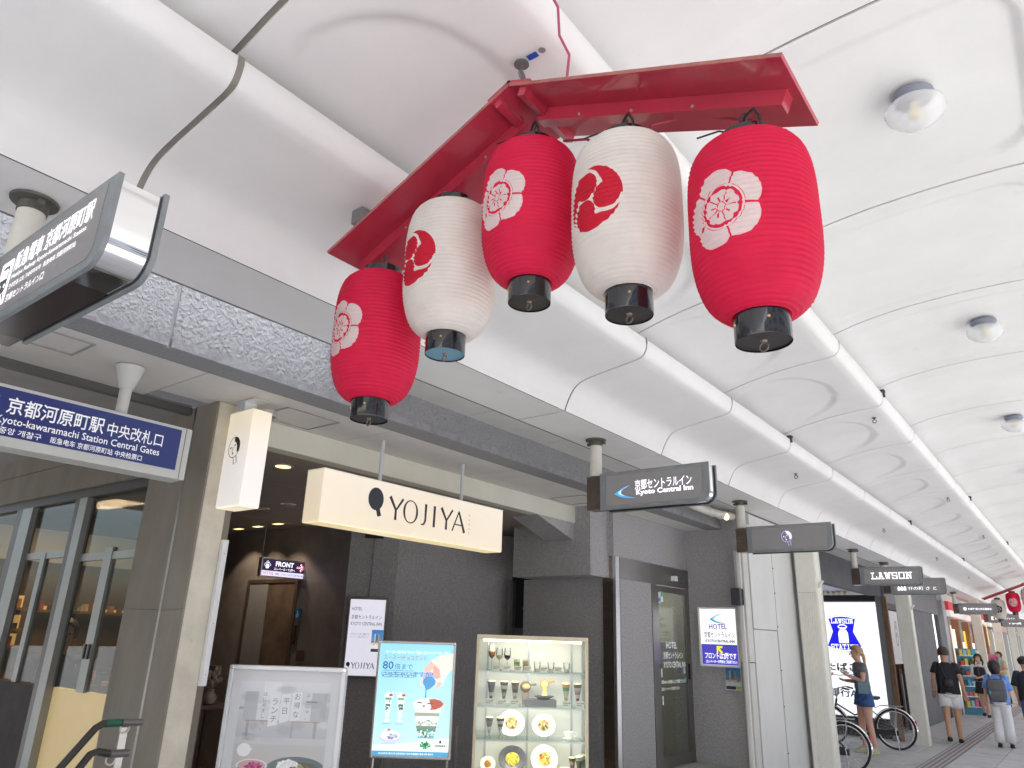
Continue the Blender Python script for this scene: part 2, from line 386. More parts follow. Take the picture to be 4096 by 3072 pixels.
def sdf(x, y, cx, cy, hx, hy, r):
    qx, qy = abs(x - cx) - hx + r, abs(y - cy) - hy + r
    return math.hypot(max(qx, 0), max(qy, 0)) + min(max(qx, qy), 0) - r
def panel_mesh(name, prof, length, rec=None, g=.008):
    """one ceiling panel of the given length along y (local y from 0), with turned-up ends; rec = shallow dish (x0, x1, half width, corner, depth, fade)"""
    bm = bmesh.new(); ny = max(2, int(length / .026)) if rec else 2
    pr = prof
    if rec:
        pr = [prof[0]]
        for a, b in zip(prof, prof[1:]):
            k = max(1, int(abs(b[0] - a[0]) / .018)); pr += [(a[0] + (b[0] - a[0]) * t / k, a[1] + (b[1] - a[1]) * t / k) for t in range(1, k + 1)]
    ys = [g + (length - 2 * g) * t / ny for t in range(ny + 1)]
    rows = []
    for y in ys:
        row = []
        for x, z in pr:
            if rec:
                x0, x1, hy, r, dep, fade = rec
                nb = max(1, round(length / 1.525)); yl = (y % (length / nb)) - length / nb / 2
                d = sdf(x, yl, (x0 + x1) / 2, 0, (x1 - x0) / 2, hy, r); t = min(1, max(0, -d / .018)); t = t * t * (3 - 2 * t)
                z += dep * t * min(1, max(0, (x - x0) / fade)) ** .8
            row.append(bm.verts.new((x, y, z)))
        rows.append(row)
    for A, B in zip(rows, rows[1:]):
        for a, b, c, d in zip(A, A[1:], B[1:], B): bm.faces.new((a, b, c, d))
    for row in (rows[0], rows[-1]):
        up = [bm.verts.new(v.co + Vector((0, 0, .03))) for v in row]
        for a, b, c, d in zip(row, row[1:], up[1:], up): bm.faces.new((a, b, c, d))
    bmesh.ops.recalc_face_normals(bm, faces=bm.faces)
    me = bpy.data.meshes.new(name); bm.to_mesh(me); bm.free(); me.polygons.foreach_set('use_smooth', [True] * len(me.polygons))
    me.set_sharp_from_angle(angle=R(45)); me.materials.append(white_paint); return me
def child(name, me, parent, loc=(0, 0, 0)):
    o = bpy.data.objects.new(name, me); COL.objects.link(o); o.parent = parent
    mtx = Matrix.Identity(4); q = parent
    while q: mtx = q.matrix_basis @ mtx; q = q.parent
    o.location = mtx.inverted() @ Vector(loc); return o
seamsA = [-14.0, 1.02, 4.123] + [4.123 + 1.525 * k for k in range(1, 33)]
seamsC = [-14.0, -.45, 1.075, 2.60, 4.123] + [4.123 + 1.525 * k for k in range(1, 33)]
cache = {}
soff = [(-3.14, 3.22), (-2.94, 3.22), (-2.731, 3.22)]
recB = (-2.36, -1.47, .66, .55, .017, .72); recC = (-1.25, .19, .60, .22, .020, 1.2)
for row, prof, seams, rec in (('soffit_panel', soff, seamsA, None), ('ceiling_panel', profA, seamsA, None), ('ceiling_panel', profB, seamsA, recB), ('ceiling_panel', profC, seamsC, recC), ('ceiling_panel', prof_added, seamsC, None)):
    for y0, y1 in zip(seams, seams[1:]):
        wide = abs(y0 - 1.02) < .01; wide1 = abs(y1 - 1.02) < .01
        L = y1 - y0 - (.005 if wide else 0) - (.005 if wide1 else 0); key = (id(prof), round(L, 3))
        if key not in cache: cache[key] = panel_mesh(row, prof, L, rec if L > 1 else None)
        child(row, cache[key], canopy, (0, y0 + (.005 if wide else 0), 0))
# sealant strip in the wide joint
for prof in (profA, profB):
    bm = bmesh.new(); A = [bm.verts.new((x, 1.006, z + .008)) for x, z in prof]; B = [bm.verts.new((x, 1.034, z + .008)) for x, z in prof]
    for a, b, c, d in zip(A, A[1:], B[1:], B): bm.faces.new((a, b, c, d))
    P('joint_strip', bm, sealant, canopy, True, smooth=True)
bm = bmesh.new(); pts = [(-3.14, 3.29), (-2.74, 3.29)] + [(x, z + .06) for x, z in profA[2::3] if x < -2.2] + [(-2.2, 3.60), (-2.33, 3.72)] + [(x, z + .07) for x, z in profB[::4] if x < -1.32] + [(-1.34, 3.90), (-1.46, 4.03)] + [(x, z + .07) for x, z in profC[::4] if x < .9] + [(x, z + .07) for x, z in prof_added[::4]]
A = [bm.verts.new((x, -14, z)) for x, z in pts]; B = [bm.verts.new((x, 53, z)) for x, z in pts]
for a, b, c, d in zip(A, A[1:], B[1:], B): bm.faces.new((a, b, c, d))
P('canopy_deck', bm, lip_grey, canopy, True)
mb = MB()
for prof in (soff, profA, profB, profC):
    for y in (seamsC[2:] if prof is profC else seamsA[2:]):
        for (xa, za), (xb, zb) in zip(prof, prof[1:]):
            mb.face([(xa, y - .012, za + .012), (xa, y + .012, za + .012), (xb, y + .012, zb + .012), (xb, y - .012, zb + .012)])
P('joint_backing', mb, dark_joint, canopy, True)
mb = MB(); mb.box(-3.16, -3.14, -14, 53, 3.2205, 3.30); P('edge_trim', mb, M('soffit_edge', (.2, .2, .2), .6), canopy, True)
mb = MB(); mb.box(-3.60, -2.80, -14, 2.6, 3.60, 3.61)  # added translucent sheet that spreads the sun down over the fascia
diffuser = M('frosted_sheet', (.9, .92, .93), .6)
if True:
    n_ = diffuser.node_tree; tr_ = n_.nodes.new('ShaderNodeBsdfTranslucent'); tr_.inputs[0].default_value = (.9, .92, .94, 1); n_.links.new(tr_.outputs[0], [q for q in n_.nodes if q.type == 'OUTPUT_MATERIAL'][0].inputs[0])
P('added_diffuser_sheet', mb, diffuser, canopy, True)
# infill boards between canopy and building, each a piece
y = 2.56; k = 0
while y < 8.9:
    L = .95 if k else .34
    mb = MB(); mb.box(-3.3865 if k == 0 else -3.424, -3.165, y + .005, y + L - .005, 3.222, 3.33); P('infill_board', mb, M('infill_board', (.6, .6, .58), .6, var=.05) if k else M('infill_end', (.86, .87, .88), .5), canopy, True); y += L; k += 1
while y < 52:
    mb = MB(); mb.box(-3.448, -3.165, y + .005, y + .945, 3.222, 3.33); P('infill_board', mb, M('infill_board'), canopy, True); y += .95
for yb in (5.651 + 1.525, 5.651 + 7.625, 5.651 + 13.725):
    for (x, z) in ((-2.045, 3.60), (-1.165, 3.92)):
        mb = MB(); mb.box(x - .03, x - .008, yb - .01, yb + .01, z - .01, z + .06); mb.box(x - .05, x - .006, yb - .03, yb + .03, z + .04, z + .058)
        P('hanger_bracket', mb, M('bracket_dark', (.05, .05, .055), .6), canopy, True)
eye = None
for (x, yy, z) in ((-2.3, 8.05, 3.465), (-1.35, 7.5, 3.815), (-2.35, 12.6, 3.455), (-1.38, 12.3, 3.812), (-2.3, 17.2, 3.465), (-1.4, 16.8, 3.81), (-2.3, 22, 3.465), (-1.4, 21.4, 3.81)):
    if eye is None:
        mb = MB(); mb.torus((0, 0, -.035), .017, .004, 'y', 14); mb.tube([(0, 0, 0), (0, 0, -.02)], .005, 8); mb.lathe([(.02, -.004), (.02, .0)], 12); eye = P('eye_hook', mb, wire_mat, canopy); eye_me = eye.data
        eye.location = canopy.matrix_basis.inverted() @ Vector((x, yy, z))
    else: child('eye_hook', eye_me, canopy, (x, yy, z))
def sticker(name, pts, mat, lab):
    mb = MB(); mb.face(pts); return P(name, mb, mat, canopy, True, label=lab)
sticker('sticker', [(-1.358, 1.762, 3.814), (-1.314, 1.765, 3.816), (-1.316, 1.792, 3.816), (-1.360, 1.789, 3.814)], M('sticker_blue', '#1f4fb0', .5), 'small blue square sticker')
mb = MB(); mb.lathe([(.014, 0), (.014, .001)], 16, (-1.292, 1.775, 3.8165)); P('sticker', mb, M('sticker_grey', '#8e8a90', .5), canopy, True, label='small grey round sticker')

# ceiling lamps
def lamp(x, y, z, lab):
    t = T('ceiling_lamp', lab, 'ceiling lamp', (x, y, z), 0, 'glass lamps along the canopy')
    mb = MB(); mb.lathe([(.088, 0), (.09, -.012), (.08, -.022), (.072, -.04)], 28); P('base_ring', mb, M('lamp_ring', (.22, .24, .30), .45), t, smooth=True)
    mb = MB(); pr = [(.072, -.036), (.095, -.05), (.122, -.068), (.128, -.085), (.118, -.112), (.092, -.138), (.055, -.156), (.012, -.162)]
    mb.lathe(pr, 36); P('glass_bowl', mb, lamp_glass, t, smooth=True)
    mb = MB(); mb.lathe([(.018, -.045), (.02, -.07), (.034, -.095), (.03, -.122), (.005, -.135)], 16); P('bulb', mb, M('lamp_bulb', (.86, .74, .42), .3), t, smooth=True)
lamp(-.238, 3.26, 4.128, 'round glass ceiling lamp nearest the viewer, right of the big lantern frame')
lamp(-.27, 6.30, 4.128, 'round glass ceiling lamp, second along the canopy from the front')
lamp(-.30, 9.34, 4.128, 'round glass ceiling lamp, third along the canopy at the picture edge')
lamp(-.27, 12.40, 4.128, 'round glass ceiling lamp, fourth along the canopy beyond the picture edge')

# ------------------------------------------------------------------ arcade posts
post_paint = M('post_paint', (.77, .76, .69), .5, var=.05, vs=5, stain=((.42, .36, .28), 7, .72))
def make_post():
    t = T('arcade_post', 'cream fluted arcade post beside the white wall panel, nearest of the posts', 'post', (-2.925, 10.33, 0), 0, 'cream posts holding the canopy')
    # front face (-y) carries six flutes up to 2.35 m
    x0, x1, d = -.118, .125, .135
    poly_ = [(x0, d), (x1, d), (x1, -d)]
    fl = []
    n = 6; w = .165 / n
    xs = x1 - .03
    for k in range(n):
        a = xs - k * w; fl += [(a, -d), (a - w * .15, -d + .007), (a - w * .42, -d + .007), (a - w * .57, -d)]
    bm = bmesh.new(); pts = poly_ + fl + [(x0, -d)]
    A = [bm.verts.new((x, y, .0)) for x, y in pts]; B = [bm.verts.new((x, y, 2.35)) for x, y in pts]
    bm.faces.new(A[::-1]); bm.faces.new(B)
    for i in range(len(pts)): bm.faces.new((A[i], A[(i + 1) % len(pts)], B[(i + 1) % len(pts)], B[i]))
    P('shaft', bm, post_paint, t)
    mb = MB(); mb.box(x0, x1, -d, d, 2.352, 3.22, .004); P('upper_shaft', mb, post_paint, t)
    mb = MB(); mb.box(x0 - .004, x0 + .004, -d - .004, d, 0, 3.2); P('edge_strip', mb, M('post_edge', (.38, .375, .34), .6), t)
    mb = MB(); mb.box(x1 - .004, x1 + .01, -d + .015, -d + .03, 0.02, 3.2); mb.box(x1 - .004, x1 + .01, d - .04, d - .02, 0.02, 3.2); P('corner_trim', mb, post_paint, t)
    mb = MB(); mb.tube([(x1, -.02, 2.42), (x1 + .05, -.05, 2.50)], .018, 8); mb.tube([(x1, -.01, 2.42), (x1 + .065, -.0, 2.51)], .014, 8); P('flag_holder', mb, M('holder_white', (.7, .7, .68), .5), t)
    return t
p0 = make_post()
for y, lab in ((16.6, 'cream fluted arcade post in front of the dark restaurant front, second from the viewer'), (28.0, 'cream fluted arcade post by the red and white awning shop, third from the viewer'),
               (34.0, 'cream fluted arcade post far down the arcade, fourth from the viewer'), (40.0, 'cream fluted arcade post far down the arcade, fifth from the viewer'), (46., 'cream fluted arcade post farthest down the arcade')):
    c = copy_tree(p0); c.location = (-2.925, y, 0); c['label'] = lab

# ------------------------------------------------------------------ hotel building (recessed entrance under the canopy)
hb = T('hotel_building', 'dark rough concrete hotel building with a recessed entrance lobby', 'building', (-4.2, 4.5, 0))
def B(name, mat, *boxes, bev=0., parent=hb, label=None):
    mb = MB()
    for b in boxes: mb.box(*b, bev)
    return P(name, mb, mat, parent, True, label=label)
# fascia beam with fine displaced face
def rough_face(name, x, y0, y1, z0, z1, step, amp, mat, seed=3):
    q = np.random.RandomState(seed); ny, nz = int((y1 - y0) / step), int((z1 - z0) / step)
    bm = bmesh.new(); g = [[bm.verts.new((x + q.rand() ** 1.5 * amp, y0 + (y1 - y0) * j / ny + (q.rand() - .5) * step * .8 * (0 < j < ny), z0 + (z1 - z0) * i / nz + (q.rand() - .5) * step * .8 * (0 < i < nz))) for j in range(ny + 1)] for i in range(nz + 1)]
    for i in range(nz):
        for j in range(ny):
            a, b, c, d = g[i][j], g[i][j + 1], g[i + 1][j + 1], g[i + 1][j]
            if q.rand() < .5: bm.faces.new((a, b, c)); bm.faces.new((a, c, d))
            else: bm.faces.new((a, b, d)); bm.faces.new((b, c, d))
    return P(name, bm, mat, hb, True)
B('fascia_beam', rough_conc, (-3.60, -3.425, -3, 8.98, 3.0, 4.2))
for y0, y1 in ((-3, 1.585), (1.605, 8.98)):
    B('fascia_lower_band', M('fascia_band', (.25, .25, .265), .9, var=.25, vs=14, bump=.6, bs=30, bdist=.02), (-3.425, -3.40, y0, y1, 3.0, 3.05))
    rough_face('fascia_render', -3.421, max(y0, -.4), min(y1, 6.5), 3.05, 3.45, .009 if y0 < 0 else .012, .006 if y0 < 0 else .008, rough_conc)
B('upper_storeys', M('upper_render', (.33, .33, .35), .9, var=.1), (-9, -3.62, -3, 8.98, 4.2, 11))
# entrance ceiling boards (z = 3.0) with joints and hatches
xs0, xs1 = -4.13, -3.605
ys = [-2.0, -.6, .5, 1.92, 3.3, 4.7, 6.1, 6.45]
hatches = [(-3.96, -3.69, .95, 1.37), (-4.08, -3.74, 2.55, 2.96), (-4.08, -3.68, 5.9, 6.3)]
for a, b in zip(ys, ys[1:]): B('ceiling_board', ceil_white, (xs0 - .18 if b < 2.0 else xs0, xs1, a + .004, b - .004, 3.0, 3.04))
B('ceiling_board', ceil_white, (-3.865, -3.605, 6.46, 8.98, 3.0, 3.04))
for (xa, xb, ya, yb) in hatches:
    B('access_hatch', M('hatch_frame', (.30, .29, .28), .6), (xa, xb, ya, ya + .012, 2.994, 3.0), (xa, xb, yb - .012, yb, 2.994, 3.0), (xa, xa + .012, ya + .012, yb - .012, 2.994, 3.0), (xb - .012, xb, ya + .012, yb - .012, 2.994, 3.0))
B('bulkhead', ivory, (-4.25, -4.13, 2.60, 6.45, 2.83, 2.999), bev=.004)
B('bulkhead_return', ivory, (-4.25, -4.13, 2.48, 2.598, 2.86, 2.999))
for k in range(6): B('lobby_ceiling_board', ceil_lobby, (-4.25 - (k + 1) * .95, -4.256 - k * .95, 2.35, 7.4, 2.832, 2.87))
# column and jamb
B('column', lit_side_conc, (-4.25, -4.01, 2.25, 2.40, 0, 2.998), bev=.006)  # street side of the column: its light is put into the pale colour
B('column_shaded_face', brown_conc, (-4.249, -4.012, 2.238, 2.25, 1.78, 2.997), (-4.249, -4.012, 2.238, 2.25, 0, 1.778))  # same column, shaded side given a darker colour
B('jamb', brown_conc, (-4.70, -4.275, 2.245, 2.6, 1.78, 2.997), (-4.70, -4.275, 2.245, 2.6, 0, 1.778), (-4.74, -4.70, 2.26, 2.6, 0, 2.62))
B('jamb_channel', black_mat, (-4.274, -4.251, 2.255, 2.3, 0, 2.997))
B('jamb_channel_edge', steel, (-4.276, -4.271, 2.24, 2.255, 0, 2.997), (-4.256, -4.250, 2.236, 2.255, 0, 2.997))
B('ceiling_gutter', M('gutter_dark', (.10, .098, .095), .6), (-4.36, -4.312, -2, 2.24, 2.955, 3.0))
B('lintel', brown_conc, (-9, -4.74, 2.26, 2.6, 2.62, 2.84), (-9, -4.70, 2.262, 2.6, 2.846, 3.0))
B('stair_ceiling_board', M('stair_ceiling', (.33, .31, .29), .7, var=.06), (-9, -4.365, -2, .9, 2.99, 3.03), (-9, -4.365, .905, 2.26, 2.99, 3.03))
B('stair_back_wall', brown_conc, (-9, -4.2, -2.35, -2.2, 0, 3.0))
# lobby walls
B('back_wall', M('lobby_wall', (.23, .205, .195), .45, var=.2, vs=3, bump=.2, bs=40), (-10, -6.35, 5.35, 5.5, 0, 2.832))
def wallseg(name, a, b, z0, z1, mat, th=.12, lab=None):
    """upright slab from plan point a to b, its body behind (to the left of a -> b)"""
    a, b = Vector((*a, 0)), Vector((*b, 0)); d = (b - a).normalized(); n = Vector((-d.y, d.x, 0)) * th
    mb = MB(); q = [a, b, b + n, a + n]
    lo = [mb.bm.verts.new((v.x, v.y, z0)) for v in q]; hi = [mb.bm.verts.new((v.x, v.y, z1)) for v in q]
    mb.bm.faces.new(lo); mb.bm.faces.new(hi)
    for k in range(4): mb.bm.faces.new((lo[k], lo[(k + 1) % 4], hi[(k + 1) % 4], hi[k]))
    return P(name, mb, mat, hb, True, label=lab)
wallseg('splayed_wall', (-6.35, 5.35), (-5.93, 5.678), 0, 2.831, dark_conc)
wallseg('side_wall', (-5.93, 5.68), (-5.40, 7.06), 0, 2.83, dark_conc)
wallseg('partition_wall', (-4.76, 2.605), (-9.6, 5.36), 0, 2.831, M('lobby_side', (.12, .10, .09), .6, var=.2), .06)
B('lobby_floor', M('lobby_floor', (.23, .15, .09), .35, var=.25, vs=2.5), (-10, -4.0, 2.7, 7.3, 0, .09))
B('gap_post', door_steel, (-5.30, -5.26, 6.86, 6.92, 0, 2.3), (-5.25, -5.235, 6.86, 6.92, 0, 2.3))
B('stair_stringer', M('stringer', (.05, .038, .03), .6), (-5.2, -5.02, 7.2, 7.3, 0, 2.5))
mb = MB(); mb.prism([(-5.3, 2.02), (-5.0, 1.83), (-5.0, 1.80), (-5.3, 1.99)], 7.15, 7.19); P('stair_rail', mb, M('stair_rail', (.3, .24, .2), .5), hb, True)
B('sill_block', dark_grey, (-5.23, -5.07, 6.87, 6.95, 1.64, 1.78))
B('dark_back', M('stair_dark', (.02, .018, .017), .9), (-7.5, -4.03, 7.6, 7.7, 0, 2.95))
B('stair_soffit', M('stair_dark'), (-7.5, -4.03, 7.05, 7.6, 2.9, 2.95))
B('wall_block', dark_conc, (-5.07, -4.02, 6.85, 7.3, 0, 2.30))
B('overhang', dark_conc, (-4.93, -3.945, 6.45, 7.3, 2.30, 2.832), (-4.13, -3.945, 6.45, 6.80, 2.832, 3.0))
mb = MB()
q = [(-4.48, 5.82, 2.829), (-4.14, 5.78, 2.829), (-4.14, 6.449, 2.829), (-4.48, 6.449, 2.829), (-4.48, 6.40, 2.66), (-4.14, 6.40, 2.66), (-4.14, 6.449, 2.66), (-4.48, 6.449, 2.66)]
v = [mb.bm.verts.new(p) for p in q]
for f in ((0, 1, 2, 3), (0, 4, 5, 1), (4, 7, 6, 5), (0, 3, 7, 4), (1, 5, 6, 2), (3, 2, 6, 7)): mb.bm.faces.new([v[i] for i in f])
P('haunch', mb, dark_conc, hb, True)
# wall with the automatic door, x = -3.87, y 6.9 .. 8.6
B('door_wall', dark_conc, (-4.02, -3.875, 6.80, 8.6, 2.52, 2.998), (-4.02, -3.875, 6.93, 7.63, 0, 2.52))
B('corner_pilaster', M('pilaster_steel', (.46, .41, .37), .22, 1., var=.1, vs=2, stretch=(1, 1, 8)), (-4.02, -3.90, 6.82, 6.845, .4, 2.52))
B('pilaster_edge', alu, (-3.90, -3.866, 6.82, 6.90, .4, 2.52))
B('end_wall', dark_conc, (-4.1, -3.21, 8.6015, 8.75, 0, 2.999), (-3.30, -3.17, 8.585, 8.6, 0, 3.3), (-3.42, -3.12, 8.6, 8.78, 3.0, 3.2))
B('porch_step', M('porch_floor', (.30, .29, .285), .7, var=.1), (-5.4, -3.30, 6.86, 8.6, 0, .41))
l = bpy.data.lights.new('door_room_lamp', 'AREA'); l.energy = 14 * EM; l.color = (1, .95, .82); l.size = .5
o = bpy.data.objects.new('door_room_lamp', l); COL.objects.link(o); o.location = (-4.5, 8.1, 2.55)
B('door_room_wall', M('door_room', (.34, .34, .29), .8, var=.1), (-5.3, -5.2, 7.5, 8.6, .41, 2.6), (-5.2, -3.9, 8.70, 8.75, .41, 2.6), (-5.2, -4.03, 7.46, 7.5, .41, 2.6))
dr = B('automatic_door', door_steel, (-3.90, -3.862, 6.905, 8.6, 2.30, 2.515), (-3.905, -3.868, 8.55, 8.585, .41, 2.30), (-3.905, -3.868, 7.635, 7.755, .41, 2.30), (-3.90, -3.866, 8.587, 8.6, .41, 2.515))
mb = MB(); mb.box(-3.90, -3.872, 7.76, 7.80, .42, 2.29); mb.box(-3.90, -3.872, 8.50, 8.545, .42, 2.29); mb.box(-3.90, -3.872, 7.80, 8.50, 2.225, 2.29); mb.box(-3.90, -3.872, 7.80, 8.50, .42, .515); P('door_leaf', mb, door_steel, dr, True)
mb = MB(); mb.box(-3.888, -3.884, 7.80, 8.50, .515, 2.225); P('glass', mb, pane, dr, True)
mb = MB(); mb.box(-3.872, -3.855, 8.51, 8.53, 1.28, 1.45, .004); P('handle', mb, black_mat, dr, True)
mb = MB(); mb.box(-3.862, -3.80, 8.115, 8.18, 2.36, 2.42, .006); P('sensor', mb, pr_white, dr, True)
mb = MB(); mb.box(-3.862, -3.825, 8.18, 8.39, 2.355, 2.41, .005); P('sensor_housing', mb, dark_grey, dr, True)
# stickers and lettering on the door glass (local frame looking along -x)
dl = bpy.data.objects.new('door_lettering', None); COL.objects.link(dl); dl.parent = hb; dl.location = hb.matrix_basis.inverted() @ Vector((-3.882, 7.80, .515)); dl.rotation_euler = (0, 0, R(90))
lw = M('frosted_letter', (.75, .8, .75), .5, emit=(.7, .75, .7), es=.25)
text('HOTEL', .17, 1.10, .07, 0, lw, dl, w=.28, bold=.012)
text('京都セントラルイン', .10, .99, .075, 0, lw, dl, w=.50, bold=.01)
text('KYOTO CENTRAL INN', .10, .895, .065, 0, lw, dl, w=.56, bold=.012)
text('深夜0:00~5:00前後は入口を閉鎖できません', .02, .73, .04, 0, lw, dl, w=.64, bold=.01)
text('正面のエレベーターをご利用下さいます。', .02, .66, .036, 0, lw, dl, w=.46, bold=.01)
for ks, (x, z, w, h, c) in enumerate(((.01, 1.58, .055, .125, '#d9dfe0'), (.07, 1.60, .06, .115, '#e4efe8'), (.01, 1.60, .055, .04, '#3c8ed0'), (.075, 1.66, .045, .05, '#58b79a'), (.015, .80, .03, .09, '#dfe3e6'), (.02, .52, .03, .09, '#e2e4e6'), (.60, .75, .06, .035, '#5fb6cf'))):
    poly([(x, z), (x + w, z), (x + w, z + h), (x, z + h)], -.001 - .0012 * ks, M('sticker_' + c[1:], c, .5), dl, 'sticker')
poly([(.585, .83), (.65, .83), (.62, .935)], -.001, M('sticker_tri', '#cfe4ea', .5), dl, 'sticker')
poly(disc(.50, .86, .022, .03), -.001, M('sticker_blue2', '#40549a', .5), dl, 'sticker')
# lobby lift
lift = B('lift_doorway', M('lift_frame', (.20, .15, .12), .3, .6, var=.2), (-8.16, -8.11, 5.33, 5.349, .09, 2.24), (-7.22, -7.17, 5.33, 5.349, .09, 2.24), (-8.11, -7.22, 5.33, 5.349, 2.20, 2.24))
mb = MB(); mb.box(-8.108, -7.74, 5.338, 5.346, .1, 2.198); P('door_panel', mb, M('lift_steel', (.36, .36, .37), .3, .25, var=.1, vs=2), lift, True)
mb = MB(); mb.box(-7.73, -7.222, 5.341, 5.348, .1, 2.198); P('door_panel', mb, M('lift_warm_reflection', (.22, .16, .12), .3, .3, var=.4, vs=4), lift, True)  # warm reflection on this leaf is put into its colour
B('lift_button_plate', M('button_plate', (.35, .23, .14), .35, .8), (-7.155, -7.085, 5.335, 5.349, 1.50, 1.76))
B('lift_button', black_mat, (-7.14, -7.10, 5.33, 5.335, 1.53, 1.73))
B('fire_notice', M('notice_brown', (.13, .07, .06), .6), (-7.06, -6.93, 5.34, 5.349, 1.36, 1.47))
hs = B('wheelchair_sign', M('access_blue', '#2f6f9f', .5), (-7.16, -7.07, 5.338, 5.349, 1.79, 1.91))
mb = MB(); mb.torus((-7.118, 5.336, 1.835), .018, .003, 'y', 18); mb.tube([(-7.12, 5.336, 1.885), (-7.118, 5.336, 1.85), (-7.10, 5.336, 1.835)], .003, 6); P('wheelchair_mark', mb, pr_white, hs, True)
# lamps in the lobby ceiling
def downlight(name, x, y, z, lab, grp, lit=True, square=True):
    t = T(name, lab, 'downlight', (x, y, z), 0, grp)
    mb = MB()
    if square: mb.box(-.075, .075, -.04, .04, -.004, .0)
    else: mb.lathe([(.06, -.006), (.075, -.004), (.078, 0)], 24)
    P('trim', mb, M('trim_warm' if square else 'trim_chrome', (.7, .55, .35) if square else (.75, .73, .7), .25, 0. if square else .8), t)
    mb = MB()
    if square: mb.box(-.065, .065, -.032, .032, -.007, -.004)
    else: mb.lathe([(.056, -.008), (.05, -.006)], 24)
    P('lens', mb, warm_lit if lit else M('lens_off', (.35, .33, .30), .2, .5), t)
    if lit and square:
        l = bpy.data.lights.new('downlight_glow', 'SPOT'); l.energy = 15 * EM; l.color = (1, .78, .56); l.spot_size = R(100); l.shadow_soft_size = .05
        o = bpy.data.objects.new('downlight_glow', l); COL.objects.link(o); o.parent = t; o.location = (0, 0, -.03)
downlight('downlight', -8.14, 5.08, 2.832, 'small lit oblong ceiling lamp, leftmost of three before the lobby wall', 'lit lamps in the lobby ceiling')
downlight('downlight', -7.71, 5.06, 2.832, 'small lit oblong ceiling lamp, middle of three before the lobby wall', 'lit lamps in the lobby ceiling')
downlight('downlight', -7.27, 5.03, 2.832, 'small lit oblong ceiling lamp, rightmost of three before the lobby wall', 'lit lamps in the lobby ceiling')
downlight('round_downlight', -4.567, 3.136, 2.832, 'round chrome downlight left of the lit shop sign above the lobby', 'round lamps in the lobby ceiling', True, False)
downlight('round_downlight', -5.995, 4.234, 2.832, 'pale round unlit downlight in the middle of the lobby ceiling', 'round lamps in the lobby ceiling', False, False)
downlight('round_downlight', -6.47, 4.268, 2.832, 'dark round unlit downlight behind the white hanging box sign', 'round lamps in the lobby ceiling', False, False)
# lobby small things
t = T('cable_box', 'small black box high on the splayed lobby wall with a cable below', 'box', (-6.13, 5.50, 2.66))
mb = MB(); mb.box(-.10, .10, -.06, .0, 0, .13, .005); o = P('housing', mb, black_mat, t); t.rotation_euler.z = R(38)
mb = MB(); mb.tube([(0, -.012, 0), (-.004, -.012, -.62)], .006, 8); P('cable', mb, M('cable_grey', (.2, .19, .19), .6), t)
t = T('side_table', 'small dark side table in the lobby holding pale vases', 'table', (-7.52, 4.62, .09))
mb = MB(); mb.box(-.26, .22, -.2, .2, .80, .84, .004); P('tabletop', mb, M('table_wood', (.10, .05, .035), .35), t)
for sx in (-.24, .18):
    for sy in (-.18, .15):
        mb = MB(); mb.box(sx, sx + .03, sy, sy + .03, 0, .80); P('leg', mb, MATS['table_wood'], t)
t = T('vase', 'pale rounded vase with dried flowers on the lobby side table', 'vase', (-7.42, 4.6, .932))
mb = MB(); mb.lathe([(.03, 0), (.06, .03), (.065, .07), (.03, .12), (.035, .14)], 20); P('body', mb, M('vase_clay', (.42, .36, .32), .6), t, smooth=True)
mb = MB()
for k in range(26):
    a = rnd.uniform(0, 6.3); r_ = rnd.uniform(.02, .09); z = rnd.uniform(.18, .34); mb.sph((r_ * math.cos(a), r_ * math.sin(a), z), rnd.uniform(.012, .026), 1, 1, 1.3, 6, 5); mb.tube([(0, 0, .12), (r_ * math.cos(a), r_ * math.sin(a), z)], .002, 4)
P('dried_flowers', mb, M('dried', (.36, .30, .25), .9, var=.3, vs=40), t)
t = T('lobby_lamp', 'dark pleated lamp standing behind the vase in the lobby', 'lamp', (-7.62, 4.72, .932))
mb = MB(); mb.lathe([(.05, 0), (.055, .015), (.014, .03), (.014, .2), (.10, .2), (.07, .36)], 18); P('lamp_body', mb, M('lamp_dark', (.06, .05, .05), .6), t)
t = T('wall_trim_board', 'white upright board fixed on the inner edge of the concrete column', 'board', (-4.0, 2.40, 1.38))
mb = MB(); mb.box(-.02, .02, .0, .035, 0, .80, .004); P('board', mb, M('trim_white', (.70, .70, .70), .4), t)
for z in (.06, .33, .72):
    mb = MB(); mb.lathe([(.004, 0), (.004, .002)], 8); o = P('screw', mb, steel, t); o.rotation_euler = (0, R(90), 0); o.location = (.021, .017, z)
mb = MB(); mb.tube([(-5.1, 2.95, .1), (-5.1, 2.95, 2.35)], .05, 14); tag(P('lobby_pole', mb, M('pole_copper', (.30, .17, .10), .3, .8)), 'thin coppery upright pole at the left side of the lobby', 'pole')

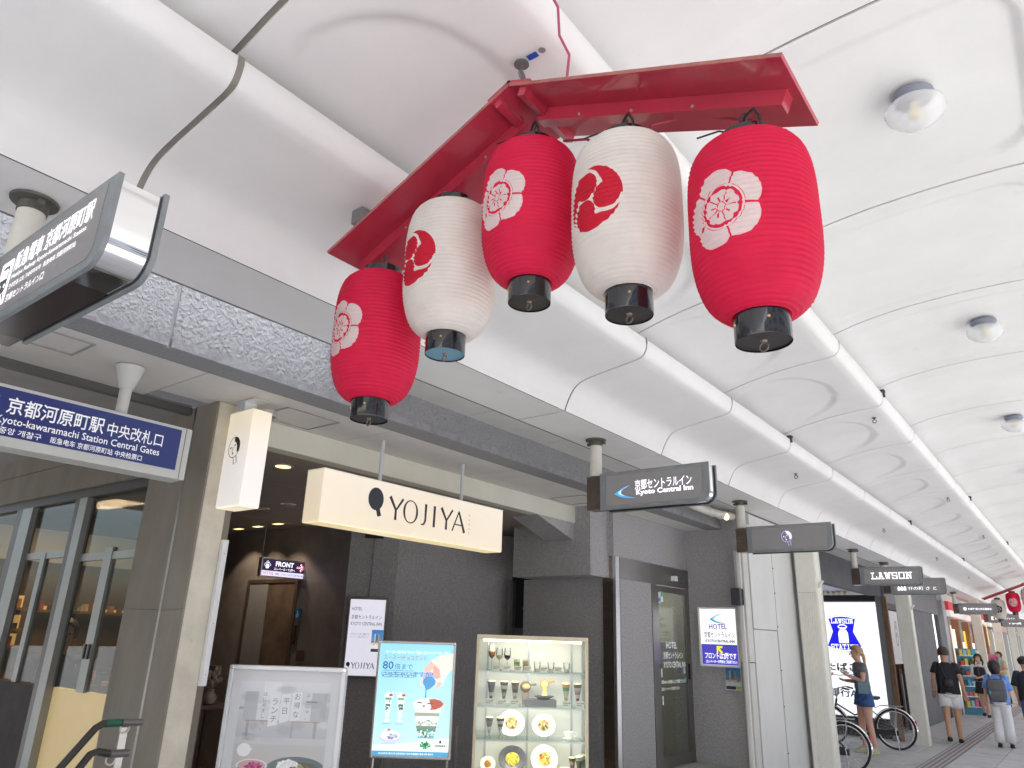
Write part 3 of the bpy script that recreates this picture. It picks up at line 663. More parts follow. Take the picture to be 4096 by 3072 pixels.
# ------------------------------------------------------------------ station entrance: glass doors, shop behind, handrails
se = T('station_entrance', 'steel framed glass doors of the station stairs at the left edge', 'entrance', (-5.8, 2.3, 0))
def S_(name, mat, *boxes, parent=se, bev=0.): 
    mb = MB()
    for b in boxes: mb.box(*b, bev)
    return P(name, mb, mat, parent, True)
S_('door_head', M('head_dark', (.06, .058, .055), .5), (-9, -4.74, 2.29, 2.36, 2.555, 2.618))
fr = M('anodised_frame', (.30, .305, .28), .4, .35, var=.08)
for x0, x1 in ((-6.96, -6.63), (-5.86, -5.66)):
    S_('mullion', fr, (x0 + (x1 - x0) * .40, x1, 2.285, 2.34, 0, 2.555)); S_('mullion_side', M('mullion_bronze', (.07, .06, .05), .4, .6), (x0, x0 + (x1 - x0) * .40, 2.29, 2.40, 0, 2.555))
S_('jamb_frame', M('mullion_bronze'), (-4.775, -4.742, 2.285, 2.35, 0, 2.555)); S_('jamb_frame_edge', fr, (-4.79, -4.776, 2.285, 2.35, 0, 2.555))
for x0 in (-6.28, -5.215):
    for s in (0, 1):
        lf = S_('door_leaf', fr, (x0 - .055 * (1 - s), x0 + .055 * s, 2.31, 2.345, 1.27, 2.18)) if x0 > -6 else S_('door_leaf', fr, (x0 - .04 * (1 - s), x0 + .04 * s, 2.31, 2.345, 1.27, 2.18))
        if x0 > -6: mb = MB(); mb.box(x0 - .045 + .055 * s, x0 - .02 + .055 * s, 2.295, 2.31, 1.47, 1.56, .004); P('handle', mb, M('handle_bronze', (.09, .085, .075), .4, .6), lf, True)
for x0, x1 in ((-8.9, -6.83), (-6.63, -5.79), (-5.66, -4.79)):
    S_('glass_pane', pane, (x0 + .002, x1 - .002, 2.325, 2.329, 1.28, 2.555))
S_('transom_rail', fr, (-6.63, -5.79, 2.315, 2.345, 2.14, 2.19), (-5.66, -4.79, 2.315, 2.345, 2.10, 2.15))
yl = M('lit_panel', (.42, .31, .14), .5, emit=(.86, .66, .32), es=.36, var=.12, vs=1.2)  # own glow stands for warm lamp light on a beige panel
S_('lit_panel', yl, (-5.64, -4.80, 2.33, 2.37, .3, 1.275))
S_('dark_panel', M('dark_panel', (.075, .06, .05), .7, var=.2, spec=.15), (-8.5, -5.86, 2.30, 2.36, .3, 1.27))
# shop behind the glass
wood_w = M('shop_wood', (.13, .075, .045), .6, var=.25, vs=3)
S_('shop_wall', wood_w, (-8.82, -8.75, 2.4, 4.87, 0, 2.9))
S_('shop_valance', M('valance', (.50, .47, .42), .7), (-8.62, -8.58, 2.5, 4.75, 2.27, 2.60))
sh = M('lit_shelf', (.8, .5, .2), .5, emit=(.90, .52, .15), es=.7)
shelf_w = M('shelf_wood', (.20, .11, .05), .5)
for (y0, y1, z0, z1) in ((2.55, 3.13, 1.81, 1.93), (2.55, 3.14, 1.61, 1.74), (2.55, 3.14, 1.45, 1.56), (3.22, 3.56, 1.80, 1.84), (3.6, 4.3, 1.80, 1.83)):
    S_('lit_niche', sh, (-8.745, -8.73, y0, y1, z0, z1)); S_('shelf_board', shelf_w, (-8.73, -8.50, y0, y1, z0 - .025, z0))
goods = [M('goods_%d' % k, c, .5) for k, c in enumerate(('#8a5a34', '#c98f52', '#3c3326', '#b4472f', '#d8c29a', '#5a6b40'))]
for k in range(30):
    row = k % 5; y0, z = ((2.6, 1.81), (2.6, 1.61), (2.6, 1.45), (3.25, 1.80), (3.65, 1.80))[row]; y = y0 + (k // 5) * (.085 if row < 4 else .1); w_ = rnd.uniform(.03, .06)
    S_('packet', goods[k % 6], (-8.66, -8.60, y, y + w_, z, z + rnd.uniform(.04, .09)))
S_('shop_counter', M('counter_wood', (.16, .09, .05), .4, var=.2), (-8.3, -6.4, 3.35, 3.45, 0, 1.16))
for k in range(14):
    x = -8.2 + k * .13; S_('packet', goods[(k * 5) % 6], (x, x + .08, 3.35, 3.43, 1.16, 1.16 + rnd.uniform(.03, .12)))
l = bpy.data.lights.new('shop_glow', 'AREA'); l.energy = 34 * EM; l.color = (1, .7, .42); l.size = .8; l.size_y = .3; l.shape = 'RECTANGLE'
o = bpy.data.objects.new('shop_glow', l); COL.objects.link(o); o.location = (-7.2, 3.1, 2.75)
# handrails
hr = T('stair_handrail', 'double black stair handrail with a green taped bend at the column foot', 'handrail', (-3.85, 1.95, 0))
for z, y0, k in ((1.235, 2.015, 1.), (1.10, 1.975, 1.)):
    mb = MB(); e = Vector((-3.85, y0, z)); pts = [e, e + Vector((0, -.08, .004)), e + Vector((0, -.17, .005)), e + Vector((0, -.20, -.012)), e + Vector((0, -.34, -.19)), e + Vector((0, -.65, -.60))]
    if z < 1.2: pts = [e, e + Vector((0, -.07, .004)), e + Vector((0, -.13, .02)), e + Vector((0, -.16, .012)), e + Vector((0, -.28, -.16)), e + Vector((0, -.6, -.58))]
    mb.tube(pts[1:], .017, 12); P('rail', mb, M('rail_brown', (.03, .025, .022), .35), hr, True, smooth=True)
    mb = MB(); mb.tube([pts[0] + Vector((0, .02, 0)), pts[1]], [.017, .019], 12); P('end_cap', mb, M('rail_cap', (.16, .15, .15), .3, .4), hr, True, smooth=True)
    mb = MB(); mb.torus((-3.85, y0 - .06, z - .022), .022, .004, 'x', 14); P('bracket', mb, M('bracket_cream', (.6, .58, .5), .5), hr, True)
mb = MB(); mb.tube([(-3.85, 1.925, 1.239), (-3.85, 1.86, 1.240)], .0185, 12); P('green_tape', mb, M('tape_green', (.01, .10, .05), .45), hr, True, smooth=True)
mb = MB(); mb.box(-3.87, -3.855, 1.945, 1.975, 1.02, 1.215); mb.box(-3.87, -3.855, 1.945, 1.975, 0, 1.02); P('support_plate', mb, steel, hr, True)

# ------------------------------------------------------------------ lanterns and their gable frame
def crest_mokko(n=512):
    y, x = np.mgrid[0:n, 0:n]; x = (x + .5) / n * 2 - 1; y = (y + .5) / n * 2 - 1
    r = np.hypot(x, y); a = np.degrees(np.arctan2(y, x)); m = np.zeros((n, n))
    def el(cx, cy, rx, ry, rot):
        t = R(rot); u = (x - cx) * math.cos(t) + (y - cy) * math.sin(t); v = -(x - cx) * math.sin(t) + (y - cy) * math.cos(t); return (u / rx) ** 2 + (v / ry) ** 2 < 1
    for k in range(5):
        t = 90 + 72 * k + 12; d = (a - t + 180) % 360 - 180
        lobe = el(.50 * math.cos(R(t)), .50 * math.sin(R(t)), .485, .50, t)
        m = np.where(lobe & (np.abs(np.sin(R(1) * (d))) * r < np.sin(R(36)) * r - .018) & (np.abs(d) < 36) & (r > .52), 1, m)
    m = np.where((r > .545) & (r < .56), 0, m); m = np.where((r > .50) & (r <= .545), 1, m); m = np.where(r <= .50, 0, m)
    for k in range(5):
        t = 90 + 72 * k + 12
        for s in (-1, 1):
            tt = t + 36 + s * 6; m = np.where(np.hypot(x - .52 * math.cos(R(tt)), y - .52 * math.sin(R(tt))) < .04, 1, m)
        for s in (-17, 17):
            pet = np.hypot(x - .30 * math.cos(R(t + s)), y - .30 * math.sin(R(t + s))) < .135; m = np.where(pet, 1, m)
        m = np.where(el(.2 * math.cos(R(t)), .2 * math.sin(R(t)), .2, .135, t), 1, m)
    for k in range(5):
        t = 90 + 72 * k + 12 + 36; d = (a - t + 180) % 360 - 180
        m = np.where((np.abs(np.sin(R(1) * d)) * r < .014) & (np.abs(d) < 40) & (r > .10) & (r < .36), 0, m)
        t2 = t + 36; d2 = (a - t2 + 180) % 360 - 180
        m = np.where((np.abs(np.sin(R(1) * d2)) * r < .022) & (np.abs(d2) < 40) & (r > .14) & (r < .27), 0, m)
    m = np.where((r > .095) & (r < .115), 0, m); m = np.where(r <= .095, 1, m)
    return m
def crest_tomoe(n=512):
    y, x = np.mgrid[0:n, 0:n]; x = (x + .5) / n * 2 - 1; y = (y + .5) / n * 2 - 1
    r = np.hypot(x, y); a = np.degrees(np.arctan2(y, x)); m = np.zeros((n, n)); hs = [(.50 * math.cos(R(t)), .50 * math.sin(R(t))) for t in (115, 235, 355)]
    for t, (cx, cy) in zip((115, 235, 355), hs):
        ph = (a - t) % 360                        # tails run anticlockwise
        rin = .06 + .93 * np.clip(ph / 135, 0, 1) ** .62
        tail = (ph < 135) & (r > rin) & (r < .985)
        for (ox, oy) in hs:
            if (ox, oy) != (cx, cy): tail &= np.hypot(x - ox, y - oy) > .53
        m = np.where(tail, 1, m)
    for cx, cy in hs: m = np.where(np.hypot(x - cx, y - cy) < .425, 1, m)
    return m
LR, LH = .1765, .535
def lantern_mat(name, base, crest, mark, trans, bumpc):
    arr = np.repeat(crest[..., None], 3, 2)
    m, mix = img_mat(name, arr, .55, alpha_mix=(H(base), H(mark)))
    n = m.node_tree; p = n.nodes['Principled BSDF']; p.inputs['Specular IOR Level'].default_value = .25
    im = [q for q in n.nodes if q.type == 'TEX_IMAGE'][0]; im.interpolation = 'Cubic'
    # faint mottling and dirt of the cloth
    no = n.nodes.new('ShaderNodeTexNoise'); no.inputs['Scale'].default_value = 9; no.inputs['Detail'].default_value = 6
    g = n.nodes.new('ShaderNodeNewGeometry'); n.links.new(g.outputs['Position'], no.inputs['Vector'])
    cr = n.nodes.new('ShaderNodeValToRGB'); cr.color_ramp.elements[0].color = (.93, .925, .92, 1); cr.color_ramp.elements[1].color = (1, 1, 1, 1); cr.color_ramp.elements[0].position = .35; cr.color_ramp.elements[1].position = .6
    n.links.new(no.outputs['Fac'], cr.inputs[0]); mu = n.nodes.new('ShaderNodeMixRGB'); mu.blend_type = 'MULTIPLY'; mu.inputs[0].default_value = 1
    n.links.new(mix, mu.inputs[1]); n.links.new(cr.outputs[0], mu.inputs[2]); n.links.new(mu.outputs[0], p.inputs['Base Color'])
    tr = n.nodes.new('ShaderNodeBsdfTranslucent'); mx = n.nodes.new('ShaderNodeMixShader'); mx.inputs[0].default_value = trans
    n.links.new(mu.outputs[0], tr.inputs[0]); out = [q for q in n.nodes if q.type == 'OUTPUT_MATERIAL'][0]
    n.links.new(p.outputs[0], mx.inputs[1]); n.links.new(tr.outputs[0], mx.inputs[2]); n.links.new(mx.outputs[0], out.inputs[0])
    return m
lan_red = lantern_mat('lantern_red_cloth', '#ea2a56', crest_mokko(), '#f3ecea', .36, 0)
lan_white = lantern_mat('lantern_white_cloth', '#f3f0ea', crest_tomoe(), '#d8243e', .36, 0)
def lantern_mesh(name, mat, ES):
    prof = catmull([(.078, 0), (.108, .012), (.138, .043), (.158, .09), (.171, .15), (.176, .22), (.1765, .31), (.1755, .39), (.169, .45), (.154, .497), (.126, .524), (.078, LH)], 14)
    zs = np.array([p[1] for p in prof]); rs = np.array([p[0] for p in prof]); s = np.concatenate([[0], np.cumsum(np.hypot(np.diff(zs), np.diff(rs)))])
    NR = 40; M_ = NR * 4; ss = np.linspace(0, s[-1], M_ + 1); zz = np.interp(ss, s, zs); rr = np.interp(ss, s, rs)
    NT = 96; bm = bmesh.new(); uv = bm.loops.layers.uv.new('UVMap'); q = np.random.RandomState(5); g = []
    jit = 1 + (q.rand(NR + 1) - .5) * .25
    for i in range(M_ + 1):
        k = i / 4; fr = k - int(k); dip = (1 - abs(2 * fr - 1)) ** .7 * .0052 * (jit[int(k)] if int(k) < NR else 1)
        row = []
        for j in range(NT):
            t = 2 * math.pi * j / NT; sag = .0012 * math.sin(t * 10 + i * .13) * (1 - abs(2 * fr - 1))
            seam = .0018 if j % 16 == 3 else 0
            r_ = rr[i] - dip + sag + seam; row.append(bm.verts.new((r_ * math.sin(t), -r_ * math.cos(t), zz[i])))
        g.append(row)
    zc = LH * .492
    for i in range(M_):
        for j in range(NT):
            f = bm.faces.new((g[i][j], g[i][(j + 1) % NT], g[i + 1][(j + 1) % NT], g[i + 1][j]))
            back = NT / 4 <= j < NT * 3 / 4
            for l, (ii, jj) in zip(f.loops, ((i, j), (i, j + 1), (i + 1, j + 1), (i + 1, j))):
                jc = jj - NT / 2 if back else (jj if jj <= NT / 2 else jj - NT)
                if not back and j >= NT * 3 / 4: jc = jj - NT
                l[uv].uv = (jc / NT * 2 * math.pi * LR / ES + .5, (zz[ii] - zc) / ES + .5)
    bmesh.ops.recalc_face_normals(bm, faces=bm.faces)
    me = bpy.data.meshes.new(name); bm.to_mesh(me); bm.free(); me.polygons.foreach_set('use_smooth', [True] * len(me.polygons)); me.materials.append(mat); return me
lan_red2 = lantern_mat('far_red_cloth', '#ea2a56', crest_tomoe(), '#e8d0d0', .36, 0); lan_white2 = lantern_mat('far_white_cloth', '#e9e6df', crest_mokko(), '#26262c', .36, 0)
lm_red = lantern_mesh('lantern_body', lan_red, .238); lm_white = lantern_mesh('lantern_body', lan_white, .218)
lm_red2 = lm_red.copy(); lm_red2.materials.clear(); lm_red2.materials.append(lan_red2); lm_white2 = lm_white.copy(); lm_white2.materials.clear(); lm_white2.materials.append(lan_white2)
cap_blue = M('cap_blue', '#6f9db2', .5, var=.05)
def lantern(x, y, z, red, lab, grp, blue=False, rz=0, top=None, strap=True, far=False):
    """z = underside of the bottom cap"""
    t = T('red_lantern' if red else 'white_lantern', lab, 'lantern', (x, y, z), rz, grp)
    o = bpy.data.objects.new('lantern_body', (lm_red2 if red else lm_white2) if far else (lm_red if red else lm_white)); COL.objects.link(o); o.parent = t; o.location = (0, 0, .072)
    mb = MB(); mb.lathe([(.073, 0), (.074, .003), (.074, .078), (.070, .08)], 40, cap=False); P('bottom_cap', mb, black_lac, t, smooth=True)
    mb = MB(); mb.lathe([(.001, .006), (.073, .006)], 40, cap=False); P('bottom_board', mb, cap_blue if blue else M('cap_board', (.035, .03, .03), .5), t)
    mb = MB(); mb.lathe([(.078, .600), (.079, .603), (.079, .648), (.074, .651)], 40, cap=False); mb.lathe([(.03, .645), (.076, .645)], 40, cap=False); P('top_cap', mb, black_lac, t, smooth=True)
    mb = MB(); mb.torus((0, 0, -.012), .012, .0022, 'y', 16); mb.lathe([(.006, 0), (.01, .006)], 10); P('pull_ring', mb, M('ring_rust', (.25, .19, .15), .5, .6), t)
    for s in (-1, 1):
        mb = MB(); mb.sph((.0745 * math.sin(R(40 * s)), -.0745 * math.cos(R(40 * s)), .045), .0045, 1, 1, 1, 8, 6); P('brass_pin', mb, M('brass', (.75, .55, .2), .3, 1.), t)
    if top:
        d = top - (z + .65)
        mb = MB(); n = max(4, int(d / .03))
        mb.tube([(.004 * math.sin(k * 2.1), .004 * math.cos(k * 1.7), .64 + d * k / n) for k in range(n + 1)], .004, 6)
        mb.torus((0, 0, .65 + d * .75), .014, .0025, 'y', 12); mb.torus((0, .0, .65 + d * .3), .016, .0025, 'x', 12)
        mb.tube([(-.07, 0, .645), (-.03, 0, .645 + d * .45), (0, 0, .645 + d * .5), (.03, 0, .645 + d * .45), (.07, 0, .645)], .0018, 5); P('hanging_wire', mb, wire_mat, t)
        if strap:
            mb = MB(); pts = [(-.005, -.01, .645 + d * .35), (.02, -.03, .66 + d * .42), (.055, -.05, .66 + d * .36), (.074, -.055, .655), (.077, -.05, .61)]
            mb.tube(pts, .0045, 6); P('tie_strap', mb, black_mat, t)
            mb = MB(); mb.tube([(-.005, -.01, .66), (-.05, -.06, .668), (-.11, -.085, .66)], .0028, 6); P('tie_end', mb, black_mat, t)
    return t
GY = 1.81; AX, AZ = -1.34, 3.585; SPAN, RISE = .945, .385
def gable(cx, cy, az, lab, span=SPAN, rise=RISE, wd=.34):
    t = T('lantern_frame', lab, 'lantern frame', (cx, cy, az), 0, 'red gable frames carrying lanterns')
    edge = None
    for s in (-1, 1):
        L = math.hypot(span, rise); ang = math.atan2(rise, span)
        def loc(u, v, w): return (s * (u * math.cos(ang) + w * math.sin(ang)), v, -u * math.sin(ang) + w * math.cos(ang))
        def bar(name, u0, u1, v0, v1, w0, w1, mat):
            mb = MB(); q = [loc(u, v, w) for u in (u0, u1) for v in (v0, v1) for w in (w0, w1)]; vs = [mb.bm.verts.new(p) for p in q]
            for f in ((0, 1, 3, 2), (4, 6, 7, 5), (0, 4, 5, 1), (2, 3, 7, 6), (0, 2, 6, 4), (1, 5, 7, 3)): mb.bm.faces.new([vs[i] for i in f])
            return P(name, mb, mat, t)
        bar('board', 0 if s < 0 else .0, L, -wd / 2, wd / 2, -.012, 0, red_paint)
        bar('board_edge', 0, L, -wd / 2 - .0015, -wd / 2 - .0002, -.011, .001, red_edge)
        bar('rail', .05, L - .03, -.028, .022, -.062, -.0121, red_paint)
        bar('batten', .055, .085, -wd / 2 + .01, -.03, -.045, -.0121, red_paint); bar('batten', .055, .085, .024, wd / 2 - .01, -.045, -.0121, red_paint)
        bar('ridge_plate', -.01, .10, -wd / 2 - .001, wd / 2 + .001, .0005, .012, red_paint)
        for u in (.25, .47, .70):
            mb = MB(); mb.sph(loc(u, -.03, -.05), .006, 1, 1, 1, 8, 6); P('nail_head', mb, M('nail_grey', (.35, .34, .33), .5, .6), t)
    return t
gable(AX, GY, AZ, 'red painted gable shaped board frame carrying the five large lanterns')
ttop = [AZ - RISE * abs(k) / 2.2 - .075 for k in (-2, -1, 0, 1, 2)]
LX = [AX - .764, AX - .381, AX, AX + .381, AX + .777]
LZ = [2.475, 2.664, 2.772, 2.630, 2.452]
LL = [(1, 'red lantern with white crest, lowest at the left end of the big frame'), (0, 'white lantern with red comma crest and pale blue underside, left arm of frame'), (1, 'red lantern with white crest hanging under the peak of the big frame'),
      (0, 'white lantern with red comma crest and black underside, right arm of frame'), (1, 'largest looking red lantern with white crest at the right end of the frame')]
for k in range(5):
    zt = AZ - abs(LX[k] - AX) * RISE / SPAN - .07
    lantern(LX[k], GY - .01, LZ[k], LL[k][0], LL[k][1], 'large lanterns on the near frame', k == 1, (-7 if LL[k][0] else -9) + rnd.uniform(-2, 2), zt, k >= 2)
# hooks and cord of the frame
t = T('frame_hanger', 'wire hook holding the peak of the red lantern frame to the ceiling', 'hook', (-1.391, 1.778, 3.60))
mb = MB(); mb.tube([(0, 0, 0), (-.004, 0, .06), (.004, 0, .12), (0, 0, .20)], .006, 7); mb.torus((0, 0, .10), .022, .004, 'y', 14); mb.torus((.004, 0, .15), .018, .004, 'x', 14); mb.tube([(.02, 0, .02), (.024, 0, .08), (.01, 0, .14)], .003, 6); P('hook', mb, M('hook_grey', (.2, .2, .2), .5, .5), t)
mb = MB(); mb.lathe([(.03, .203), (.028, .209)], 18); P('base_plate', mb, M('plate_stain', (.16, .15, .15), .8), t)
mb = MB(); mb.tube([(-1.10, 1.66, 3.50), (-1.095, 1.665, 3.60), (-1.12, 1.64, 3.68), (-1.10, 1.60, 3.76), (-1.12, 1.56, 3.83), (-1.165, 1.525, 3.90)], .005, 8)
tag(P('hanging_cord', mb, M('cord_pink', (.40, .07, .13), .5), None, smooth=True), 'thin dark pink cord hanging from the ceiling lip to the frame', 'cord')
mb = MB(); mb.tube([(-1.27, 1.90, 3.47), (-1.12, 1.82, 3.36), (-1.045, 1.80, 3.285), (-.96, 1.86, 3.27), (-.86, 1.80, 3.285), (-.74, 1.86, 3.31), (-.55, 1.93, 3.24)], .005, 8)
tag(P('power_cable', mb, M('cord_red', (.36, .03, .06), .5), None, smooth=True), 'red cord running between the frame and the white lantern cap', 'cord')
mb = MB(); mb.box(-2.31, -2.24, 1.76, 1.82, 3.40, 3.47, .004); tag(P('frame_clip', mb, M('clip_grey', (.25, .25, .25), .5, .5)), 'small grey ceiling clip above the left arm of the frame', 'clip')
# farther lantern frame down the arcade
FY = 26.0
gable(AX, FY, AZ, 'thin looking red gable frame with lanterns far down the arcade', SPAN + .2, RISE + .05)
for k, (red, lab) in enumerate(((0, 'small far white lantern with dark crest at the left end of the far frame'), (1, 'small far red lantern with pale crest beside the far white one'), (0, 'small far white lantern at the picture edge under the far frame'),
                                (1, 'small far red lantern, right of the far frame peak'), (0, 'small far white lantern, rightmost of the far frame'))):
    zt = AZ - abs(LX[k] - AX) * RISE / SPAN - .07
    lantern(LX[k], FY, LZ[k] + .04, red, lab, 'lanterns on the far frame', False, 0, zt, False, True)

# ------------------------------------------------------------------ hanging arcade signs (led boxes across the pavement)
SIGN_ROOT = None
def face_logo(cx, cz, h, y, ink, skin, parent, outline=None):
    """round hand mirror with a plain stylised face: outline ring, hair, brows, nose, mouth and handle"""
    r = h * .30; cz2 = cz + h * .12
    annulus(cx, cz2, r * .92, r, r * .07, y, outline or ink, parent, 44)
    hair = [(cx + r * .86 * math.cos(R(a)), cz2 + r * .94 * math.sin(R(a))) for a in range(-28, 100, 6)] + [(cx - r * .05, cz2 + r * .55), (cx + r * .28, cz2 + r * .38), (cx + r * .42, cz2 + r * .1), (cx + r * .50, cz2 - r * .5)]
    poly(hair, y, ink, parent)
    for ex, ez, w in ((-.52, -.05, .16), (.10, .18, .17)):
        poly([(cx + r * (ex - w), cz2 + r * (ez - .02)), (cx + r * ex, cz2 + r * (ez + .13)), (cx + r * (ex + w), cz2 + r * (ez + .08)), (cx + r * ex, cz2 + r * (ez - .08))], y, ink, parent)
    mb = MB(); a = [(cx - r * .12, cz2 + r * .05), (cx - r * .28, cz2 - r * .28), (cx - r * .12, cz2 - r * .36)]; mb.tube([(x, y, z) for x, z in a], r * .022, 6); P('print', mb, ink, parent)
    poly(disc(cx - r * .10, cz2 - r * .56, r * .10, r * .12, 14), y, ink, parent)
    mb = MB(); a = [(cx + r * .12, cz2 - r * 1.0), (cx + r * .28, cz2 - r * 1.62), (cx + r * .70, cz2 - r * 1.48), (cx + r * .52, cz2 - r * .86)]; mb.tube([(x, y, z) for x, z in a], r * .03, 6); P('print', mb, outline or ink, parent)
def hanging_sign(y, lab, content, soft=False):
    """root at the pole; local x from the pole outwards, z from the underside (2.63)"""
    t = T('hanging_sign', lab, 'sign', (-2.95, y, 2.63), 0, 'lit box signs hanging across the pavement')
    mb = MB(); mb.tube([(0, 0, .285), (0, 0, .585)], .048, 20, cap=False); P('pole', mb, pipe_white, t, smooth=True)
    mb = MB(); mb.lathe([(.052, .572), (.082, .578), (.084, .588)], 24); mb.box(-.075, -.055, -.012, .012, .545, .565); mb.box(.055, .085, -.012, .012, .545, .565); mb.lathe([(.052, .535), (.053, .57)], 20); P('flange', mb, M('flange_dark', (.13, .125, .11), .6, .4, var=.2, vs=30), t)
    mb = MB(); mb.box(-.05, .075, -.06, .06, .015, .275, .003); P('mount_box', mb, M('mount_bronze', (.19, .15, .13), .25, .85, var=.25, vs=7), t)
    for s in (-1, 1):
        y0, y1 = (-.075, -.060) if s < 0 else (.060, .075)
        mb = MB(); mb.prism(rrect(.08, .97, 0, .285, .085, 8, (0, 1, 0, 0)), y0, y1); P('side_plate', mb, sign_side, t)
        mb = MB(); mb.prism(rrect(.135, .915, .028, .262, .05, 6, (0, 1, 0, 0)), y0 - (.002 if s < 0 else 0), y1 + (.002 if s > 0 else 0)); P('screen', mb, sign_face, t)
    band = rrect(.09, .955, .012, .272, .078, 10, (0, 1, 0, 0)); i0 = 1
    mb = MB(); pts = [(.74, .012)] + [q for q in band if q[0] > .86] ; A = [mb.bm.verts.new((x, -.058, z)) for x, z in pts]; Bv = [mb.bm.verts.new((x, .058, z)) for x, z in pts]
    for k in range(len(pts) - 1): mb.bm.faces.new((A[k], A[k + 1], Bv[k + 1], Bv[k]))
    P('chrome_end', mb, chrome, t, smooth='all')
    mb = MB(); mb.box(.09, .74, -.058, .058, .012, .016); P('underside', mb, M('sign_underside', (.05, .035, .03), .2, .3), t)
    mb = MB(); mb.box(.09, .95, -.058, .058, .268, .272); P('lid', mb, alu, t)
    mb = MB(); gk = rrect(.085, .962, .006, .276, .082, 8, (0, 1, 0, 0)); mb.prism(gk, -.0598, -.0585); mb.prism(gk, .0585, .0598); P('gasket', mb, black_mat, t)
    content(t, -.0785); return t
def swoosh(cx, cz, s, y, parent, dark, light):
    """crescent mark: two nested curved wedges pointing left"""
    up = [(cx + s * .95, cz + s * .62), (cx + s * .35, cz + s * .5), (cx - s * .3, cz + s * .2), (cx - s * .9, cz - s * .12)]
    lo = [(cx - s * .35, cz - s * .42), (cx + s * .4, cz - s * .62), (cx + s * 1.5, cz - s * .70), (cx + s * .5, cz - s * .46), (cx - s * .02, cz - s * .22), (cx - s * .12, cz + s * .02), (cx + s * .15, cz + s * .28)]
    poly(catmull(up, 5) + catmull(lo, 5), y, dark, parent)
    poly(catmull([(cx + s * .8, cz + s * .58), (cx + s * .2, cz + s * .35), (cx - s * .12, cz + s * .05), (cx - s * .05, cz - s * .2), (cx + s * .3, cz - s * .42), (cx - s * .12, cz - s * .3), (cx - s * .42, cz - s * .05), (cx - s * .1, cz + s * .22)], 5), y - .0008, light, parent)
sw_b = M('swoosh_blue', '#3f9be0', .4, emit=H('#3f9be0'), es=.9); sw_l = M('swoosh_pale', '#bcd8f6', .4, emit=H('#bcd8f6'), es=.9)
def c_station(t, y):
    mb = MB(); mb.prism(rrect(.165, .265, .055, .225, .008), y, y + .001); P('train_mark', mb, let_white, t)
    ink = M('mark_ink', '#4a4c50', .4)
    poly(rrect(.182, .248, .10, .205, .018), y - .0006, ink, t); poly([(.19, .155), (.24, .155), (.24, .192), (.19, .192)], y - .0012, let_white, t)
    for x in (.196, .234): poly(disc(x, .128, .007, .009, 12), y - .0012, let_white, t)
    poly([(.19, .098), (.176, .07), (.186, .07), (.204, .098)], y - .0006, ink, t); poly([(.24, .098), (.254, .07), (.244, .07), (.226, .098)], y - .0006, ink, t)
    poly(catmull([(.138, .20), (.15, .165), (.142, .12), (.155, .12), (.162, .165), (.15, .20)], 4), y, M('mark_red', '#e8434c', .4, emit=H('#e8434c'), es=.9), t)
    text('阪急電車 京都河原町駅', .285, .165, .075, y, let_white, t, w=.575, bold=.008)
    text('Hankyu Railway Kyoto-kawaramachi Station', .285, .132, .024, y, let_white, t, w=.55)
    text('한큐전철 교토 가와라마치역   阪急电车 京都河原町站', .285, .10, .020, y, let_white, t, w=.50)
    text('京都セントラルイン口', .285, .052, .030, y, let_white, t, w=.30)
def c_inn(t, y):
    swoosh(.275, .125, .075, y, t, sw_b, sw_l)
    text('京都セントラルイン', .385, .13, .078, y, let_white, t, w=.455, bold=.006)
    text('Kyoto Central Inn', .395, .082, .05, y, let_white, t, w=.455, bold=.03)
def c_face(t, y):
    face_logo(.51, .135, .20, y, M('logo_lilac', '#dcd8ff', .4, emit=H('#dcd8ff'), es=1.1), None, t, M('logo_line', '#a9a2f0', .4, emit=H('#a9a2f0'), es=1.1))
